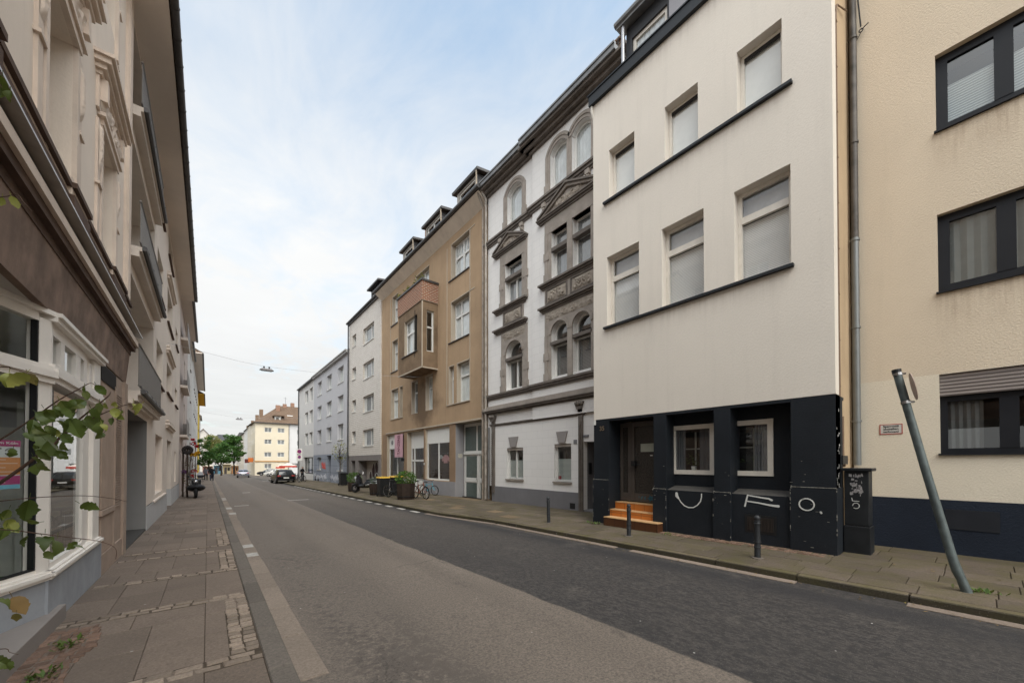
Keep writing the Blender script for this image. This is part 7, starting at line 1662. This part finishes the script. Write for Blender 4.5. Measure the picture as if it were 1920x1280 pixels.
person('person', 'person in a beige jacket standing inside the shop behind the glass, hand on a stand', -1.56, 8.05, .16, 1.70, rad(-60), BC, DJ, HB, stand)
t_ = thing('tripod_stand', 'black three-legged stand in front of the person inside the shop', 'tripod', (-1.50, 7.66, .16)); m = MB(); m.tube([(-1.50, 7.66, .16), (-1.50, 7.66, 1.12)], .02, 6); m.box(-1.58, -1.42, 7.58, 7.74, 1.12, 1.16); m.make('column', BLACK, t_)
for k in range(3): a = k * 2.1 + .4; m = MB(); m.tube([(-1.50, 7.66, 1.0), (-1.50 + .05 * math.cos(a), 7.66 + .3 * math.sin(a), .16)], .014, 6); m.make('leg', BLACK, t_)
# pram beside the walkers
x, y = -.75, 61.5; z = .085 + gz(y); t_ = thing('pram', 'pram with a pale hood by the wall near the walkers', 'pram', (x, y, z)); m = MB(); m.hexa([(x - .25, y - .35, z + .45), (x + .25, y - .35, z + .45), (x + .25, y + .35, z + .45), (x - .25, y + .35, z + .45), (x - .3, y - .45, z + .8), (x + .3, y - .45, z + .8), (x + .3, y + .45, z + .8), (x - .3, y + .45, z + .8)]); m.make('basket', plain('dark pram cloth', (.04, .04, .05), .8), t_, bevel=.04)
m = MB(); v = [(x + .31 * math.cos(a * math.pi / 8), y + .1 + b * .35, z + .8 + .42 * math.sin(a * math.pi / 8)) for b in (0, 1) for a in range(9)]; m.add(v, [[a, a + 1, 10 + a, 9 + a] for a in range(8)] + [list(range(9)), list(range(9, 18))]); m.make('hood', plain('pale hood', (.5, .5, .52), .8), t_)
for s_ in (-1, 1):
    for b in (-1, 1): m = MB(); m.ring((x + s_ * .28, y + b * .32, z + .16), .14, .02, (1, 0, 0), 14, 5); m.tube([(x + s_ * .26, y + b * .32, z + .16), (x + s_ * .22, y + b * .2, z + .47)], .012, 5); m.make('wheel', RUBBER, t_)
m = MB(); m.tube([(x - .2, y - .4, z + .75), (x - .2, y - .75, z + 1.02), (x + .2, y - .75, z + 1.02), (x + .2, y - .4, z + .75)], .014, 5); m.make('push_bar', IRON, t_)
# ---- weeds
WEED = leafmat('weeds', [(.05, .10, .02), (.09, .15, .03), (.12, .12, .04)])
for (x, y, n, lab) in ((-1.03, 5.42, 46, 'larger tuft of weeds in the setts beside the shop step'), (-1.02, 4.74, 40, 'smaller tuft of weeds in the setts, nearer the shop doorway'), (7.6, .05, 60, 'grass tuft at the foot of the bent signpost'), (8.35, 6.75, 60, 'weeds at the corner of the dark house by the steps'), (8.28, 4.6, 24, 'weeds at the foot of the wall under the letter U')):
    zz_ = (.088 if x < 0 else pz(x)) + gz(y); t_ = MB(); rr = random.Random(int(y * 100))
    for k in range(n):
        a = rr.uniform(0, 6.3); l = rr.uniform(.03, .09); c = Vector((x + rr.gauss(0, .05), y + rr.gauss(0, .09), zz_)); d = Vector((math.cos(a) * .8, math.sin(a) * .8, rr.uniform(.2, 1.2))).normalized() * l; s_ = Vector((-math.sin(a), math.cos(a), 0)) * l * .2
        t_.poly([c - s_ * .5, c + d * .6 + s_, c + d, c + d * .6 - s_])
    tag(t_.make('weed', WEED, loc=(x, y, zz_)), lab, 'weeds', 'weeds in the paving')
# ---- twigs reaching in from the left, close to the camera
t_ = thing('sapling', 'thin leafy twigs reaching in front of the shop window from the left', 'plant', (-.75, 1.0, .1))
D_ = 1.12
def stem(pts, r0, r1, dt=0.):
    P_ = [at(px, py, D_ + dt * i / max(1, len(pts) - 1)) for i, (px, py) in enumerate(pts)]
    # smooth the line
    Q = []
    for i in range(len(P_) - 1):
        p0, p1, p2, p3 = P_[max(0, i - 1)], P_[i], P_[i + 1], P_[min(len(P_) - 1, i + 2)]
        for s_ in range(5): u = s_ / 5.; Q.append(.5 * ((2 * p1) + (p2 - p0) * u + (2 * p0 - 5 * p1 + 4 * p2 - p3) * u * u + (3 * p1 - p0 - 3 * p2 + p3) * u ** 3))
    Q.append(P_[-1]); m = MB(); n = len(Q); m.tube(Q, [r0 + (r1 - r0) * i / (n - 1) for i in range(n)], 6); m.make('twig', STEM, t_, smooth=True)
stem([(-260, 1090), (-120, 985), (0, 905), (70, 855), (118, 815), (150, 785), (200, 745), (207, 735)], .0062, .0012, .1)
stem([(-240, 960), (-100, 880), (0, 824), (60, 785), (110, 750), (150, 728), (170, 718), (183, 726)], .0032, .0008, .1)
stem([(95, 840), (120, 815), (165, 788), (205, 770), (235, 759), (272, 752)], .0026, .0007, .05); stem([(-180, 960), (0, 939), (60, 933), (110, 930), (160, 929), (210, 934), (238, 940)], .0018, .0007); stem([(-180, 985), (0, 992), (75, 1000), (130, 1007), (185, 1014), (216, 1027), (217, 1048)], .0018, .0007)
stem([(-160, 700), (0, 688), (20, 690), (40, 696), (66, 706)], .0016, .0006); stem([(-160, 385), (0, 370), (30, 364), (45, 380), (61, 397)], .0016, .0006); stem([(-120, 1240), (0, 1216), (18, 1222), (34, 1226)], .0016, .0006); stem([(-100, 130), (-20, 140), (4, 165)], .0022, .0008)
GL = leafmat('twig leaf green', [(.055, .085, .016), (.085, .115, .026), (.04, .062, .014), (.12, .14, .04)], .45); GY = leafmat('twig leaf yellow green', [(.22, .24, .05), (.28, .27, .07), (.17, .21, .04)], .45); GB_ = leafmat('twig leaf brown', [(.22, .13, .05), (.16, .12, .04), (.13, .11, .03)], .5)
LV = [(28, 712, 34, 1), (61, 711, 22, 2), (146, 758, 26, 0), (162, 741, 17, 0), (125, 767, 30, 0), (110, 771, 22, 0), (88, 783, 28, 0), (92, 774, 20, 0), (80, 786, 18, 0), (100, 778, 20, 0), (60, 800, 26, 0), (73, 806, 22, 0), (55, 818, 20, 0), (95, 808, 22, 0), (106, 812, 16, 1), (142, 805, 40, 0), (152, 793, 24, 0), (127, 826, 22, 0), (88, 830, 38, 0), (105, 842, 34, 0), (118, 837, 20, 0), (75, 838, 22, 0), (178, 770, 20, 0), (187, 765, 18, 0), (190, 774, 24, 0), (199, 760, 15, 1), (213, 757, 14, 1), (225, 778, 24, 1), (177, 795, 34, 0), (185, 804, 24, 0), (196, 800, 14, 1), (210, 790, 13, 0), (254, 766, 22, 1), (191, 732, 20, 0), (64, 873, 34, 0), (50, 955, 38, 0), (10, 964, 22, 0), (5, 1000, 24, 0), (30, 993, 20, 0), (20, 988, 28, 1), (40, 1014, 20, 0), (84, 1013, 34, 0), (107, 1025, 34, 0), (137, 1023, 18, 0), (152, 1025, 20, 0), (168, 948, 26, 0), (36, 1135, 36, 2), (8, 1130, 26, 0), (5, 1242, 32, 0), (28, 380, 18, 1), (3, 378, 16, 1), (4, 165, 34, 0), (22, 850, 18, 0), (160, 730, 12, 0), (68, 860, 16, 0), (115, 793, 18, 0)]
for (px, py, s_, cl_) in list(LV):
    if s_ > 21 and 700 < py < 860 or s_ > 30: LV.append((px + R.uniform(-.5, .5) * s_, py + R.uniform(-.3, .6) * s_, s_ * R.uniform(.5, .8), cl_))
rr = random.Random(44); groups = {0: MB(), 1: MB(), 2: MB()}
vw = at(960, 858, 1) - Vector((0, 0, 1.75))
for (px, py, s_, cl_) in LV:
    c = at(px, py, D_ + rr.uniform(-.04, .06)); l = s_ / FPX * D_ * .56
    base = Vector((rr.gauss(0, .5) + .3, rr.gauss(0, .5), -1 + rr.gauss(0, .5))).normalized()     # hanging
    n_ = (Vector((0, 0, 1.75)) - c).normalized() + Vector((rr.gauss(0, .55), rr.gauss(0, .55), rr.gauss(0, .55))); n_ = (n_ - base * n_.dot(base)).normalized(); sd = base.cross(n_).normalized()
    out = [(-1.0, .0), (-.86, .34), (-.55, .62), (-.3, .60), (-.18, .74), (.12, .62), (.25, .66), (.50, .38), (.62, .38), (1.0, .02)]
    cur = rr.uniform(-.6, .6); fold = rr.uniform(.1, .75)
    L1_, R1_, M_ = [], [], []
    for u, w_ in out:
        w2 = w_ * rr.uniform(.85, 1.12); bend = n_ * (-cur * u * u)
        M_.append(c + (base * u + bend) * l); L1_.append(c + (base * u + bend + sd * w2 * .95 + n_ * fold * w2) * l); R1_.append(c + (base * u + bend - sd * w2 * .95 + n_ * fold * w2 * rr.uniform(.6, 1.2)) * l)
    g = groups[cl_]; k = len(out); f = [[i, i + 1, k + i + 1, k + i] for i in range(k - 1)] + [[k + i, k + i + 1, 2 * k + i + 1, 2 * k + i] for i in range(k - 1)]; g.add(L1_ + M_ + R1_, f)
    mb = MB(); mb.tube([c - base * l, c - base * l * 1.45 + Vector((0, 0, .004))], .0007, 4)
    g.add(mb.v, [list(x_) for x_ in mb.f])
for k, nm in ((0, 'leaves'), (1, 'yellow_leaves'), (2, 'brown_leaves')): groups[k].make(nm, (GL, GY, GB_)[k], t_, smooth=True)
m = MB(); m.tube([Vector((-.8, 1.0, .1)), Vector((-.85, 1.02, .9)), at(-260, 1090, D_)], [.014, .011, .0062], 8); m.make('stem', STEM, t_, smooth=True)
